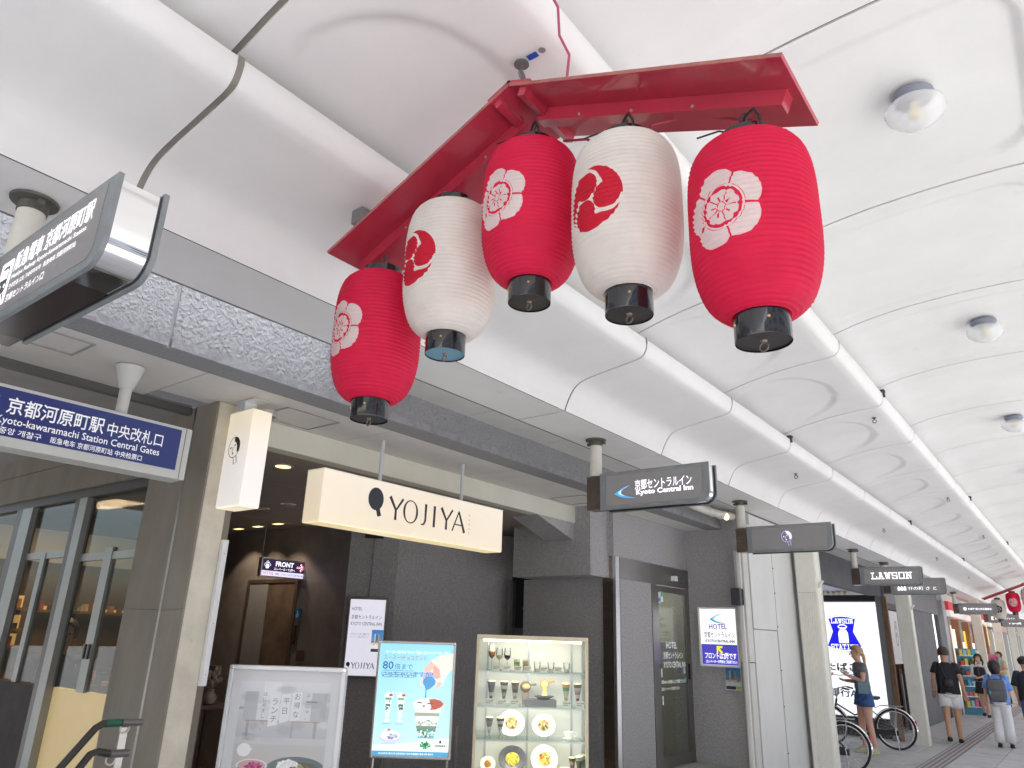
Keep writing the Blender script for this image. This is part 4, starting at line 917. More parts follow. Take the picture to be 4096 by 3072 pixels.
def slab_word(word, x, z, w, h, y, mat, parent, st=.17):
    """block slab-serif capitals from straight strokes on a 1 x 1 cell"""
    G = {'L': [[(.25, 0), (.25, 1)], [(.05, 1), (.5, 1)], [(.05, 0), (.95, 0)], [(.95, 0), (.95, .35)]],
         'A': [[(.5, 1), (.15, 0)], [(.5, 1), (.85, 0)], [(.28, .33), (.72, .33)], [(0, 0), (.34, 0)], [(.66, 0), (1, 0)], [(.3, 1), (.6, 1)]],
         'W': [[(.12, 1), (.3, 0)], [(.3, 0), (.5, .8)], [(.5, .8), (.7, 0)], [(.7, 0), (.88, 1)], [(-.02, 1), (.3, 1)], [(.7, 1), (1.02, 1)]],
         'S': [[(.88, .78), (.88, 1)], [(.88, 1), (.12, 1)], [(.12, 1), (.12, .58)], [(.12, .54), (.88, .46)], [(.88, .42), (.88, 0)], [(.88, 0), (.12, 0)], [(.12, 0), (.12, .22)]],
         'O': [[(.1, 0), (.1, 1)], [(.1, 1), (.9, 1)], [(.9, 1), (.9, 0)], [(.9, 0), (.1, 0)]],
         'N': [[(.2, 0), (.2, 1)], [(.2, 1), (.8, 0)], [(.8, 0), (.8, 1)], [(0, 0), (.4, 0)], [(0, 1), (.3, 1)], [(.62, 1), (1, 1)]],
         'T': [[(.5, 0), (.5, 1)], [(.05, 1), (.95, 1)], [(.05, 1), (.05, .7)], [(.95, 1), (.95, .7)], [(.28, 0), (.72, 0)]],
         'I': [[(.5, 0), (.5, 1)], [(.2, 1), (.8, 1)], [(.2, 0), (.8, 0)]]}
    n = len(word); cw = w / n; mb = MB(); k = 0
    for i, ch in enumerate(word):
        for a, b in G[ch]:
            ax, az = x + (i + .08 + a[0] * .84) * cw, z + a[1] * h; bx, bz = x + (i + .08 + b[0] * .84) * cw, z + b[1] * h
            d = Vector((bx - ax, bz - az)); d = d.normalized(); nn = Vector((-d.y, d.x)) * h * st / 2; e = d * h * st / 2; k += 1; yy = y - .00008 * (k % 9)
            mb.face([(ax - e.x + nn.x, yy, az - e.y + nn.y), (ax - e.x - nn.x, yy, az - e.y - nn.y), (bx + e.x - nn.x, yy, bz + e.y - nn.y), (bx + e.x + nn.x, yy, bz + e.y + nn.y)])
    return P('lettering', mb, mat, parent)
def c_store(t, y): slab_word('LAWSON', .24, .105, .60, .088, y, let_white, t)
def c_town(t, y):
    for k in range(3): poly([(.20 + k * .05, .07), (.24 + k * .05, .07), (.24 + k * .05, .12), (.22 + k * .05, .15), (.20 + k * .05, .12)], y, let_white, t)
    text('ﾏﾁの町 さ と', .37, .075, .06, y, let_white, t, w=.46)
def c_shop4(t, y):
    annulus(.235, .14, .04, .045, .009, y, let_white, t, 24); poly(disc(.235, .14, .026, .03, 6), y, let_white, t)
    text('永楽屋 細辻伊兵衛商店', .30, .11, .055, y, let_white, t, w=.55, bold=.01)
def c_shop5(t, y):
    poly([(.18, .09), (.25, .09), (.25, .12), (.21, .12), (.21, .17), (.25, .17), (.25, .20), (.18, .20)], y, let_white, t); text('パールファイン', .45, .11, .06, y, let_white, t, w=.40, bold=.01); text('Ps', .29, .1, .05, y, let_white, t)
def c_shop6(t, y): text('Ps-fit', .3, .1, .09, y, let_white, t, w=.4, bold=.02)
hanging_sign(.765, 'grey hanging sign with white train mark at the top left corner', c_station)
hanging_sign(4.915, 'grey hanging sign with blue swoosh reading Kyoto Central Inn', c_inn)
hanging_sign(8.06, 'grey hanging sign with a lilac face in a round mirror', c_face)
hanging_sign(13.08, 'dark hanging sign with white slab letters LAWSON', c_store)
hanging_sign(15.35, 'dark hanging sign with three white hut shapes, just behind the LAWSON sign', c_town)
hanging_sign(24.0, 'dark hanging sign with small round emblem beside the far white lantern', c_shop4)
hanging_sign(31.0, 'dark far hanging sign with white square mark below the far lanterns', c_shop5)
hanging_sign(36.0, 'farthest dark hanging sign reading Ps-fit', c_shop6)

# ------------------------------------------------------------------ shop signs under the entrance ceiling
lit_warm = M('lit_acrylic', (.85, .80, .70), .12, emit=(1., .86, .64), es=.80, var=.0)
def lit_box_mat(name, c0, c1, s, es, lo, hi):
    """acrylic light box: an emission ramp stands for its inner lamps, changing towards one edge"""
    m = M(name, (.62, .585, .52), .12, coat=.4); n = m.node_tree; p = n.nodes['Principled BSDF']
    tc = n.nodes.new('ShaderNodeTexCoord'); sp = n.nodes.new('ShaderNodeSeparateXYZ'); mr = n.nodes.new('ShaderNodeMapRange'); cr = n.nodes.new('ShaderNodeValToRGB')
    n.links.new(tc.outputs['Object'], sp.inputs[0]); n.links.new(sp.outputs[2], mr.inputs[0]); mr.inputs[1].default_value = lo; mr.inputs[2].default_value = hi
    cr.color_ramp.elements[0].color = (*c0, 1); cr.color_ramp.elements[1].color = (*c1, 1); n.links.new(mr.outputs[0], cr.inputs[0]); n.links.new(cr.outputs[0], p.inputs['Emission Color'])
    p.inputs['Emission Strength'].default_value = es * EM; return m
yj = T('shop_sign', 'long warm lit white box sign reading YOJIYA hung over the lobby', 'sign', (-3.865, 3.845, 2.347), 90)
mb = MB(); mb.box(-.938, .938, -.085, .085, 0, .338, .003); P('light_box', mb, lit_box_mat('yoj_glow', (1, .80, .52), (1, .84, .62), 0, .50, .0, .3), yj)
mb = MB(); mb.box(-.934, .934, -.081, .081, -.004, -.0005); P('underside', mb, M('glow_under', (.9, .8, .55), .3, emit=(1, .78, .42), es=.62), yj)
mb = MB(); mb.box(-.94, .94, -.087, .087, .339, .343); P('lid', mb, pr_white, yj)
for x in (-.40, .475):
    mb = MB(); mb.tube([(x, -.02, .34), (x, -.02, .655)], .013, 12); P('hanger', mb, M('hanger_grey', (.55, .56, .58), .4), yj)
yy = -.0865
poly(disc(-.477, .212, .070, .078, 40), yy, let_navy, yj, 'emblem'); poly([(-.452, .142), (-.475, .150), (-.452, .092), (-.418, .104), (-.436, .150)], yy - .0006, let_navy, yj, 'emblem')
def yojiya(x, z, h, w, y, mat, parent):
    """YOJIYA in thin flared capitals"""
    def stroke(pts, w0, w1):
        mb = MB(); (ax, az), (bx, bz) = pts; d = Vector((bx - ax, bz - az)).normalized(); n = Vector((-d.y, d.x))
        mb.face([(ax + n.x * w0, y, az + n.y * w0), (ax - n.x * w0, y, az - n.y * w0), (bx - n.x * w1, y, bz - n.y * w1), (bx + n.x * w1, y, bz + n.y * w1)]); return mb
    c = w / 6.0; t0 = h * .075
    allm = MB()
    def st(ax, az, bx, bz, w0=t0, w1=t0 * .8):
        d = Vector((bx - ax, bz - az)).normalized(); n = Vector((-d.y, d.x)); st.k += 1; q = y - .0001 * (st.k % 5)
        allm.face([(ax + n.x * w0, q, az + n.y * w0), (ax - n.x * w0, q, az - n.y * w0), (bx - n.x * w1, q, bz - n.y * w1), (bx + n.x * w1, q, bz + n.y * w1)])
    st.k = 0
    def Yl(x0, cw): st(x0, z + h, x0 + cw * .47, z + h * .45, t0 * 1.1, t0 * .8); st(x0 + cw, z + h, x0 + cw * .5, z + h * .45, t0 * .8, t0 * .6); st(x0 + cw * .48, z + h * .5, x0 + cw * .48, z, t0 * .8, t0)
    Yl(x, c * .95); Yl(x + c * 3.95, c * .95)
    A = []; 
    st(x + c * 2.70, z + h, x + c * 2.70, z + h * .22, t0, t0 * .8); st(x + c * 2.70, z + h * .24, x + c * 2.60, z + h * .05, t0 * .8, t0 * .6); st(x + c * 2.61, z + h * .06, x + c * 2.38, z + h * .02, t0 * .6, t0 * .3)
    st(x + c * 3.40, z + h, x + c * 3.40, z, t0, t0)
    st(x + c * 5.45, z + h, x + c * 4.92, z, t0 * .5, t0 * .6); st(x + c * 5.43, z + h, x + c * 5.98, z, t0 * .8, t0 * 1.1); st(x + c * 5.16, z + h * .34, x + c * 5.72, z + h * .34, t0 * .4, t0 * .4)
    P('lettering', allm, mat, parent)
    mb = MB(); n = 40; cx, cz, rx, rz = x + c * 1.55, z + h * .5, c * .56, h * .53
    Aq = [mb.bm.verts.new((cx + rx * math.cos(2 * math.pi * k / n), y, cz + rz * math.sin(2 * math.pi * k / n))) for k in range(n)]
    Bq = [mb.bm.verts.new((cx + (rx - t0 * (.5 + 1.2 * abs(math.cos(2 * math.pi * k / n)))) * math.cos(2 * math.pi * k / n), y, cz + (rz - t0 * .7) * math.sin(2 * math.pi * k / n))) for k in range(n)]
    for k in range(n): mb.bm.faces.new((Aq[k], Aq[(k + 1) % n], Bq[(k + 1) % n], Bq[k]))
    P('lettering', mb, mat, parent)
yojiya(-.345, .094, .157, .805, yy, let_navy, yj)
for k, ch in enumerate('KYOTO'): text(ch, .512, .235 - k * .034, .018, yy, M('print_grey', '#7a7468', .5), yj, w=.015, rot=-90)
vb = T('box_sign', 'white lit upright box sign with a face in a mirror by the concrete column', 'sign', (-3.84, 2.365, 2.349))
mb = MB(); mb.box(-.12, .12, -.065, .065, 0, .572, .003); P('light_box', mb, lit_box_mat('vert_glow', (.98, .93, .92), (1, .84, .55), 0, .52, .25, .56), vb)
mb = MB(); mb.box(-.116, .116, -.061, .061, -.004, -.0005); P('underside', mb, M('glow_under2', (.9, .85, .7), .3, emit=(1, .86, .62), es=.6), vb)
mb = MB(); mb.box(-.11, -.02, -.04, .04, .573, .64); mb.box(-.115, .09, -.055, .055, .64, .648); P('hanger_plate', mb, M('bracket_pale', (.62, .64, .67), .35, .5), vb)
mb = MB(); mb.lathe([(.05, .574), (.05, .61), (.03, .612)], 20, (.02, .10, 0)); P('cable_gland', mb, alu, vb)
face_logo(-.02, .325, .215, -.0665, let_black, None, vb, M('logo_outline', '#5c5850', .5))
bs = T('station_sign', 'blue station direction board with white lettering under the entrance ceiling', 'sign', (-3.87, 1.0, 2.44), 90)
mb = MB(); mb.box(-1.2, .998, -.07, .07, 0, .285, .004); P('case', mb, M('sign_case', (.55, .56, .53), .5, var=.03), bs)
mb = MB(); mb.box(-1.19, .937, -.0725, -.0705, .046, .268); P('face', mb, M('sign_blue', '#27346e', .28, emit=H('#27346e'), es=.15), bs)
mb = MB(); mb.box(.962, .965, -.0715, -.0705, .0, .285); P('case_joint', mb, dark_grey, bs)
ye = -.0735
sgw = M('sign_white', (.86, .87, .88), .4, emit=(.8, .8, .82), es=.25)
text('阪急電車', -.245, .150, .083, ye, sgw, bs, w=.31, bold=.012); text('京都河原町駅', .10, .150, .083, ye, sgw, bs, w=.435, bold=.012); text('中央改札口', .552, .150, .072, ye, sgw, bs, w=.29, bold=.006)
text('Hankyu Railway Kyoto-kawaramachi Station Central Gates', -.23, .092, .047, ye, sgw, bs, w=1.065, bold=.008)
text('교토 가와라마치역 중앙 개찰구', -.20, .056, .031, ye, sgw, bs, w=.47, bold=.01); text('阪急电车 京都河原町站 中央检票口', .31, .056, .031, ye, sgw, bs, w=.44, bold=.01)
mb = MB(); mb.lathe([(.030, .285), (.030, .43), (.036, .435), (.07, .545), (.072, .555)], 24, (.63, 0, 0)); P('hanging_pole', mb, M('pole_pale', (.56, .57, .55), .5, var=.03), bs, smooth=True)
fs = T('front_sign', 'small lit hotel FRONT sign with a red arrow hung in the lobby', 'sign', (-7.15, 5.085, 2.225), 90)
mb = MB(); mb.box(-.298, .298, -.03, .03, 0, .20, .003); P('case', mb, alu, fs)
fm = M('front_dark', (.02, .015, .05), .2, emit=(.05, .03, .10), es=.6); fl_ = M('front_lit', (.8, .8, .9), .2, emit=(.80, .74, .98), es=1.0)
mb = MB(); mb.box(-.285, .275, -.033, -.0305, .066, .188); P('upper_panel', mb, fm, fs); mb = MB(); mb.box(-.285, .275, -.033, -.0305, .012, .064); P('lower_panel', mb, fl_, fs)
text('FRONT', -.12, .118, .055, -.034, let_white, fs, w=.24, bold=.03); text('エレベーターで2階へ', -.135, .075, .03, -.034, let_white, fs, w=.28, bold=.01)
text('HOTEL', -.27, .022, .033, -.034, M('front_red', '#c83a52', .4, emit=H('#c83a52'), es=.6), fs, w=.14, bold=.0); text('京都セントラルイン KYOTO CENTRAL-INN', -.115, .024, .028, -.034, let_navy, fs, w=.375)
for (a, b) in (((.165, .127), (.255, .127)), ((.215, .165), (.255, .127)), ((.215, .089), (.255, .127))):
    mb = MB(); mb.tube([(a[0], -.034, a[1]), (b[0], -.034, b[1])], .011, 6); P('arrow', mb, let_white, fs); mb = MB(); mb.tube([(a[0], -.042, a[1]), (b[0], -.042, b[1])], .0065, 6); P('arrow', mb, M('arrow_red', '#e0304a', .4, emit=H('#e0304a'), es=.9), fs)
annulus(-.225, .128, .045, .045, .006, -.034, let_white, fs, 4); poly(rrect(-.245, -.205, .09, .135, .004), -.0345, let_white, fs); poly([(-.24, .14), (-.232, .155), (-.224, .14)], -.0345, let_white, fs); poly([(-.224, .155), (-.216, .14), (-.208, .155)], -.0345, let_white, fs)
mb = MB(); mb.tube([(.285, 0, .2), (.285, 0, .605)], .005, 8); mb.tube([(-.285, 0, .2), (-.285, 0, .605)], .005, 8); P('hanger_rod', mb, M('rod_grey', (.2, .2, .2), .5), fs)
# hotel light box on the splayed wall
def light_frame(t, w, h, frame, panel, d=.05, fw=.022, r=.02):
    mb = MB(); mb.prism(rrect(-w / 2, w / 2, 0, h, r), -d * .6, 0); P('housing', mb, frame, t)
    mb = MB()
    for (a, b, c, e) in ((-w / 2 + .004, w / 2 - .004, h - fw, h - .003), (-w / 2 + .004, w / 2 - .004, .003, fw)): mb.box(a, b, -d, -d * .6 + .001, c, e, .004)
    P('frame_rail', mb, frame, t); mb = MB()
    for s in (-1, 1): mb.box(s * w / 2 - (fw if s > 0 else -.003), s * w / 2 + (fw if s < 0 else -.003), -d - .0006, -d * .6 + .001, .004, h - .004, .004)
    P('frame_stile', mb, frame, t)
    return plane_uv('poster', -w / 2 + fw, w / 2 - fw, fw, h - fw, -d * .6 - .004, panel, t)
def city_art():
    a = Art(128, 200, '#e8e8ee'); a.vgrad(.42, 1, '#6fa6d6', '#3f82c4'); q = random.Random(3)
    for k in range(14): x = q.uniform(0, .95); a.rect(x, x + q.uniform(.06, .16), .42, q.uniform(.58, .9), q.choice(['#8fa3b8', '#6f86a6', '#b9c6d2', '#56708f']))
    for k in range(60): a.ell(q.random(), q.uniform(.34, .5), .03, .02, q.choice(['#d9a03c', '#7a4a20', '#e8c46c', '#b8792c']), .9, 0, .3)
    a.rect(0, 1, .18, .34, '#ececf0'); a.rect(.02, .66, .03, .16, '#262c34'); a.rect(.70, .98, .03, .16, '#e0c74a'); a.bars(.06, .6, .08, .03, '#8a94a0', 6, 2); return a.a
city = img_mat('city_flyer', city_art(), .35)
city_l = img_mat('city_flyer_lit', city_art(), .35, es=.75)
lb = T('hotel_light_box', 'white lit upright hotel notice box on the splayed lobby wall', 'sign', (-6.13, 5.50, 1.235), 38)
lilac = M('lit_lilac', (.8, .8, .86), .3, emit=(.86, .84, .98), es=.72)
light_frame(lb, .42, .80, M('bronze_frame', (.28, .24, .22), .35, .7), lilac)
lp = -.0355
text('HOTEL', -.165, .665, .035, lp, let_navy, lb, w=.105); text('京都セントラルイン', -.165, .578, .042, lp, let_navy, lb, w=.32); text('KYOTO CENTRAL-INN', -.165, .515, .034, lp, let_navy, lb, w=.325)
text('フロントは２階です', -.16, .415, .025, lp, M('print_pale', '#9a9aa8', .5), lb, w=.205); text('エレベーターか階段をご利用下さい', -.16, .39, .016, lp, M('print_pale'), lb, w=.20)
plane_uv('flyer', .065, .185, .25, .475, lp, city_l, lb)
poly(disc(-.155, .13, .020, .022, 24), lp, let_black, lb, 'emblem'); poly([(-.15, .112), (-.142, .095), (-.136, .099), (-.144, .114)], lp - .0003, let_black, lb, 'emblem'); yojiya(-.118, .090, .058, .235, lp, let_navy, lb)
hw = T('hotel_wall_sign', 'white and purple lit HOTEL wall sign with a yellow arrow right of the glass door', 'sign', (-3.495, 8.60, 1.428))
light_frame(hw, .485, .665, white_metal, M('lit_white', (.85, .85, .85), .3, emit=(.96, .97, 1), es=.85), .06, .024, .03)
hy = -.0415
mb = MB(); mb.box(-.2165, .2165, hy, hy + .001, .026, .248); P('purple_band', mb, M('band_purple', '#4a45b4', .35, emit=H('#4a45b4'), es=.7), hw)
swoosh(-.03, .535, .085, hy - .001, hw, M('swoosh_teal', '#3ba6b8', .4, emit=H('#3ba6b8'), es=.6), M('swoosh_paleteal', '#a8d4ea', .4, emit=H('#a8d4ea'), es=.7))
pu = M('hotel_purple', '#5548a8', .4, emit=H('#5548a8'), es=.5); gy = M('hotel_grey', '#5a5a5e', .4, emit=H('#5a5a5e'), es=.4)
text('HOTEL', -.115, .415, .058, hy - .001, pu, hw, w=.22, bold=.02); text('京都セントラルイン', -.18, .318, .07, hy - .001, gy, hw, w=.37, bold=.01); text('KYOTOCENTRAL-INN', -.165, .268, .032, hy - .001, let_black, hw, w=.355, bold=.03)
ylw = M('arrow_yellow', '#e8dc2c', .4, emit=H('#e8dc2c'), es=.9); c0 = (-.022, .225)
poly([(c0[0] - .012, c0[1] + .005), (c0[0] + .063, c0[1] + .005), (c0[0] + .052, c0[1] - .018), (c0[0] + .022, c0[1] - .020), (c0[0] + .062, c0[1] - .062), (c0[0] + .042, c0[1] - .078), (c0[0] + .005, c0[1] - .038), (c0[0] + .006, c0[1] - .072), (c0[0] - .012, c0[1] - .085)], hy - .001, ylw, hw, 'arrow')
text('フロントは2階です', -.18, .088, .07, hy - .001, let_white, hw, w=.375, bold=.012); text('(エレベーターか階段をご利用下さい)', -.17, .038, .04, hy - .001, let_white, hw, w=.37, bold=.012)
t = T('flyer_holder', 'clear flyer holder with a city picture below the HOTEL wall sign', 'flyer holder', (-3.36, 8.59, 1.19))
mb = MB(); mb.box(-.092, .092, -.02, 0, 0, .255); P('backing', mb, pr_white, t); plane_uv('flyer', -.088, .088, .004, .25, -.0205, city, t)
mb = MB(); mb.box(-.095, .095, -.026, -.0225, -.003, .258); P('cover', mb, pane_clear, t)

# ------------------------------------------------------------------ poster stands
def mint_art():
    a = Art(420, 600, '#a9dcf2'); a.vgrad(0, 1, '#c8f0fb', '#92d0ef')
    a.poly([(0, .045), (1, .045), (1, .165), (.55, .12), (0, .09)], '#e9f9f2')
    a.rect(0, 1, 0, .04, '#5b9fc8'); a.bars(.08, .8, .012, .016, '#e8f4fa', 26, 3, .9)
    for (cx, cy, s, sd) in ((.16, .45, .055, 1), (.33, .45, .055, 2)):
        a.poly([(cx - s, cy + .07), (cx + s, cy + .07), (cx + s * .42, cy - .12), (cx - s * .42, cy - .12)], '#e6f7f4'); a.ell(cx, cy + .075, s, .02, '#f6f4f0'); a.ell(cx + s * .55, cy + .078, s * .45, .012, '#b45a50')
        for j, c in enumerate(('#5a9678', '#d8efe6', '#4a5a52', '#3f8a72', '#e8f6f2')): a.rect(cx - s * (.75 - j * .09), cx + s * (.75 - j * .09), cy + .035 - j * .028, cy + .055 - j * .028, c, .85)
        a.speck(cx, cy - .02, s * .5, .06, ['#e8f4ee', '#4b7f66', '#5a4a40'], 16, .008, sd); a.ell(cx, cy - .145, s * .8, .014, '#dcf0f0'); a.rect(cx - s * .15, cx + s * .15, cy - .14, cy - .11, '#dcf0f0'); a.bars(cx - s, cx + s, cy - .178, .008, '#6b8aa0', 5, sd)
    a.ell(.22, .165, .155, .055, '#cfd4ea'); a.ell(.22, .175, .13, .042, '#e9e9f5'); a.ell(.19, .195, .06, .035, '#f7f6f8'); a.speck(.25, .165, .06, .02, ['#8f95b8', '#c8cae0', '#6f7aa0'], 22, .014, 5); a.ell(.2, .222, .022, .012, '#d28a88'); a.bars(.12, .3, .10, .01, '#7a98a8', 8, 6)
    a.poly([(.50, .46), (.90, .46), (.78, .18), (.765, .085), (.68, .06), (.60, .085), (.60, .18)], '#dff5f0')
    a.ell(.70, .455, .205, .052, '#f2f8f6'); a.poly([(.70, .50), (.74, .43), (.72, .405), (.80, .41), (.88, .435), (.905, .462), (.86, .49), (.78, .504)], '#b0543f')
    for (x, y, w) in ((.58, .468, .04), (.72, .463, .05)): a.ell(x, y, w, .007, '#5a5654', .9, -4)
    a.rect(.635, .642, .445, .47, '#6a6664'); a.ell(.64, .437, .022, .008, '#7a7674')
    for j, (c, y0, h, e) in enumerate((('#8f8a78', .35, .03, .165), ('#eefaf6', .30, .04, .15), ('#cdeee4', .27, .03, .14), ('#7a6a5a', .245, .02, .135), ('#3f7a62', .215, .03, .125), ('#bfe6da', .18, .03, .115), ('#5aa6b0', .155, .025, .105), ('#e8f8f4', .12, .03, .095), ('#2f8a4e', .08, .028, .07))):
        a.rect(.69 - e, .69 + e, y0, y0 + h, c, .8)
    a.speck(.69, .29, .14, .03, ['#e6f6f0', '#7ab09a', '#a89a88'], 40, .012, 7); a.speck(.69, .20, .11, .03, ['#e6f6f0', '#5f9a80', '#6a5a50', '#6fb0bc'], 40, .012, 8); a.speck(.685, .10, .06, .03, ['#2f8a4e', '#e8f8f4', '#1f6a3a'], 30, .014, 9)
    # pouring hand
    a.poly([(1, .92), (.83, .90), (.70, .85), (.62, .79), (.60, .72), (.63, .68), (.70, .70), (.80, .66), (.84, .62), (.88, .64), (.92, .72), (1, .78)], '#f4dcd2')
    a.poly([(.70, .85), (.62, .79), (.60, .72), (.64, .70), (.76, .80)], '#e6b8ab'); a.poly([(.74, .82), (.82, .77), (.84, .70), (.78, .68), (.73, .74)], '#d9a497'); a.poly([(.58, .70), (.575, .63), (.60, .62), (.63, .70)], '#ecc6bb'); a.poly([(.80, .66), (.78, .60), (.81, .59), (.87, .65)], '#e3b7ab')
    a.ell(.68, .70, .085, .05, '#a9b4d8'); a.ell(.69, .655, .085, .05, '#4f92c4'); a.poly([(.62, .67), (.78, .67), (.72, .60), (.66, .58), (.64, .60)], '#4a8fc6'); a.rect(.648, .662, .52, .61, '#4a8fc6'); a.ell(.655, .525, .010, .018, '#4a8fc6')
    for j in range(4): a.bars(.06, .56 if j == 1 else .48, .745 - j * .019, .009, '#58788c', 30, 20 + j, .75)
    for k in range(4): a.ell(.16 + k * .05, .548, .014, .010, '#f4fafc')
    a.bars(.82, .96, .085, .016, '#2f2f34', 5, 30, .8); a.ell(.885, .128, .014, .013, '#2f2f38')
    return a.a
def lunch_art():
    a = Art(420, 640, '#d4d7da'); a.vgrad(.5, 1, '#b9bcbf', '#dfe2e6')
    for (x0, x1, y0, y1, c) in ((.0, .35, .78, .80, '#a4a8ac'), (.05, .95, .70, .83, '#e3e6ea'), (.08, .92, .69, .70, '#b49a86'), (.1, .13, .57, .70, '#a5a29e'), (.85, .88, .57, .70, '#a5a29e'), (.60, .62, .57, .70, '#b0a79e'), (.05, .2, .70, .92, '#b4b9bd'), (.80, .97, .70, .92, '#b7babd'), (0, 1, .50, .57, '#cfd0d1'), (.25, .45, .86, 1, '#e9ecef')): a.rect(x0, x1, y0, y1, c, .8)
    for k in range(12): a.ell(rnd.random(), rnd.uniform(.55, .95), rnd.uniform(.05, .15), rnd.uniform(.02, .05), rnd.choice(['#e9ecef', '#a8acb0', '#c2c5c8']), .45, 0, .6)
    a.vgrad(0, .52, '#c9bfb4', '#c5c4c3'); 
    a.ell(.70, .33, .34, .105, '#8e989c'); a.ell(.70, .345, .31, .09, '#6f7a7e'); a.ell(.76, .325, .22, .07, '#67665a'); a.ell(.62, .35, .13, .06, '#f0f0ee'); a.speck(.62, .355, .13, .06, ['#ffffff', '#e4e4e2'], 70, .016, 3); a.speck(.76, .32, .13, .05, ['#7a6a50', '#55543f', '#8c7a5a', '#a99a72'], 60, .02, 4); a.ell(.90, .30, .012, .022, '#d79a5a')
    a.ell(.22, .36, .17, .05, '#e6e6e4'); a.ell(.22, .33, .155, .06, '#8b9092'); a.ell(.22, .362, .15, .04, '#cfa9ac'); a.speck(.24, .355, .09, .025, ['#b13a72', '#c6568c', '#8e2f5e'], 40, .016, 5)
    a.ell(.12, .25, .18, .055, '#9aa6a2'); a.ell(.12, .265, .165, .045, '#7b8884'); a.speck(.14, .265, .06, .03, ['#a8c48a', '#dfe6d0', '#7ea06a'], 30, .018, 6)
    a.ell(.50, .09, .46, .155, '#8ea199'); a.ell(.52, .07, .40, .13, '#7a6a4a'); a.ell(.46, .13, .14, .07, '#f2f2f0'); a.speck(.45, .135, .14, .07, ['#ffffff', '#e2e2de'], 80, .016, 8); a.speck(.54, .12, .11, .05, ['#b98f5c', '#8c5f34', '#d2ac78'], 40, .022, 9)
    a.ell(.115, .475, .075, .05, '#f0f0f2'); a.poly([(.17, .455), (.21, .485), (.16, .49)], '#f0f0f2')
    return a.a
def stand(name, lab, loc, w, h, z0, panel, frame, legs=True, d=.05, fw=.02, rz=38):
    t = T(name, lab, 'poster stand', (loc[0], loc[1], 0), rz)
    mb = MB(); mb.prism(rrect(-w / 2, w / 2, z0, z0 + h, .018), -d * .5, 0); P('back_panel', mb, frame, t)
    for nm, bx in (('frame_rail', (-w / 2 + .012, w / 2 - .012, z0 + h - fw, z0 + h - .001)), ('frame_rail', (-w / 2 + .012, w / 2 - .012, z0 + .001, z0 + fw)), ('frame_stile', (-w / 2 + .001, -w / 2 + fw, z0 + .012, z0 + h - .012)), ('frame_stile', (w / 2 - fw, w / 2 - .001, z0 + .012, z0 + h - .012))):
        mb = MB(); mb.box(bx[0], bx[1], -d, -d * .5 + .001, bx[2], bx[3], .005); P(nm, mb, frame, t)
    for sx in (-1, 1):
        for sz in (0, 1):
            mb = MB(); x = sx * (w / 2 - .012); z = z0 + (h - .012 if sz else .012); mb.box(x - .0125, x + .0125, -d - .001, -d * .5, z - .0125, z + .0125, .005); P('corner_cap', mb, M('corner_cap', (.75, .76, .77), .2, .7), t)
    plane_uv('poster', -w / 2 + fw, w / 2 - fw, z0 + fw, z0 + h - fw, -d * .5 - .004, panel, t)
    if legs:
        lg = M('stand_leg', (.55, .55, .55), .35, .8)
        for sx in (-1, 1):
            mb = MB(); x = sx * (w / 2 - .035); mb.tube([(x + sx * .005, -.02, z0), (x + sx * .015, -.09, 0)], .014, 8); P('leg', mb, frame, t)
            mb = MB(); mb.tube([(x - sx * .05 + (.12 if sx > 0 else 0), .01, z0 + .25), (x - sx * .05 + (.12 if sx > 0 else 0), .36, 0)], .012, 8); P('leg', mb, lg, t)
        mb = MB(); mb.box(-w / 2 + .06, w / 2 + .02, .10, .115, z0 - .27, z0 - .235); P('brace', mb, lg, t)
    return t
ms = stand('poster_stand', 'lit pale blue mint parfait poster on a legged stand left of the food showcase', (-4.63, 4.75), .66, .90, .725, img_mat('mint_poster', mint_art(), .15, es=.92), M('frame_warm_alu', (.66, .64, .60), .3, .7), True, rz=40)
py = -.031; z0 = .725
wl = M('poster_white', (.9, .95, .97), .4, emit=(.92, .97, 1), es=.9); bl = M('poster_blue', '#39699c', .4, emit=H('#39699c'), es=.7); br = M('poster_brown', '#a5776c', .4, emit=H('#a5776c'), es=.7)
text('スースー感マシマシ!「追いミントソース」参上', -.265, z0 + .80, .024, py, wl, ms, w=.55, bold=.02); text('スースー!チョコミント', -.275, z0 + .75, .035, py, br, ms, w=.36, bold=.0)
text('80', -.28, z0 + .675, .062, py, bl, ms, w=.09, bold=.01); text('倍まで', -.18, z0 + .675, .045, py, bl, ms, w=.15); text('いっちゃいますか?', -.285, z0 + .615, .045, py, bl, ms, w=.43)
ls = stand('menu_board', 'large white framed lunch poster board standing nearest the viewer at the bottom', (-3.87, 2.90), .69, 1.35, .135, M('board_white', (.70, .71, .72), .3, coat=.0), M('frame_bright_alu', (.74, .75, .76), .35, .2), False, .055, .026, 38)
plane_uv('lunch_poster', -.262, .262, .70, 1.398, -.034, img_mat('lunch_poster', lunch_art(), .3, coat=.1), ls)
ly = -.0355; gt = M('poster_grey', '#8b8d90', .4); pwh = M('poster_strip', '#e9ebee', .4)
for x0, za, zb in ((-.085, 1.155, 1.33), (-.022, 1.175, 1.335), (.042, 1.185, 1.345)): poly([(x0, za), (x0 + .055, za + .012), (x0 + .055, zb), (x0, zb - .006)], ly + .0008, pwh, ls)
for col, x, zt, st_ in (('ランチ', -.078, 1.31, .046), ('平日', -.014, 1.315, .052), ('お得な', .05, 1.342, .048)):
    for k, ch in enumerate(col): text(ch, x + .006, zt - .038 - k * st_, .034, ly, gt, ls)
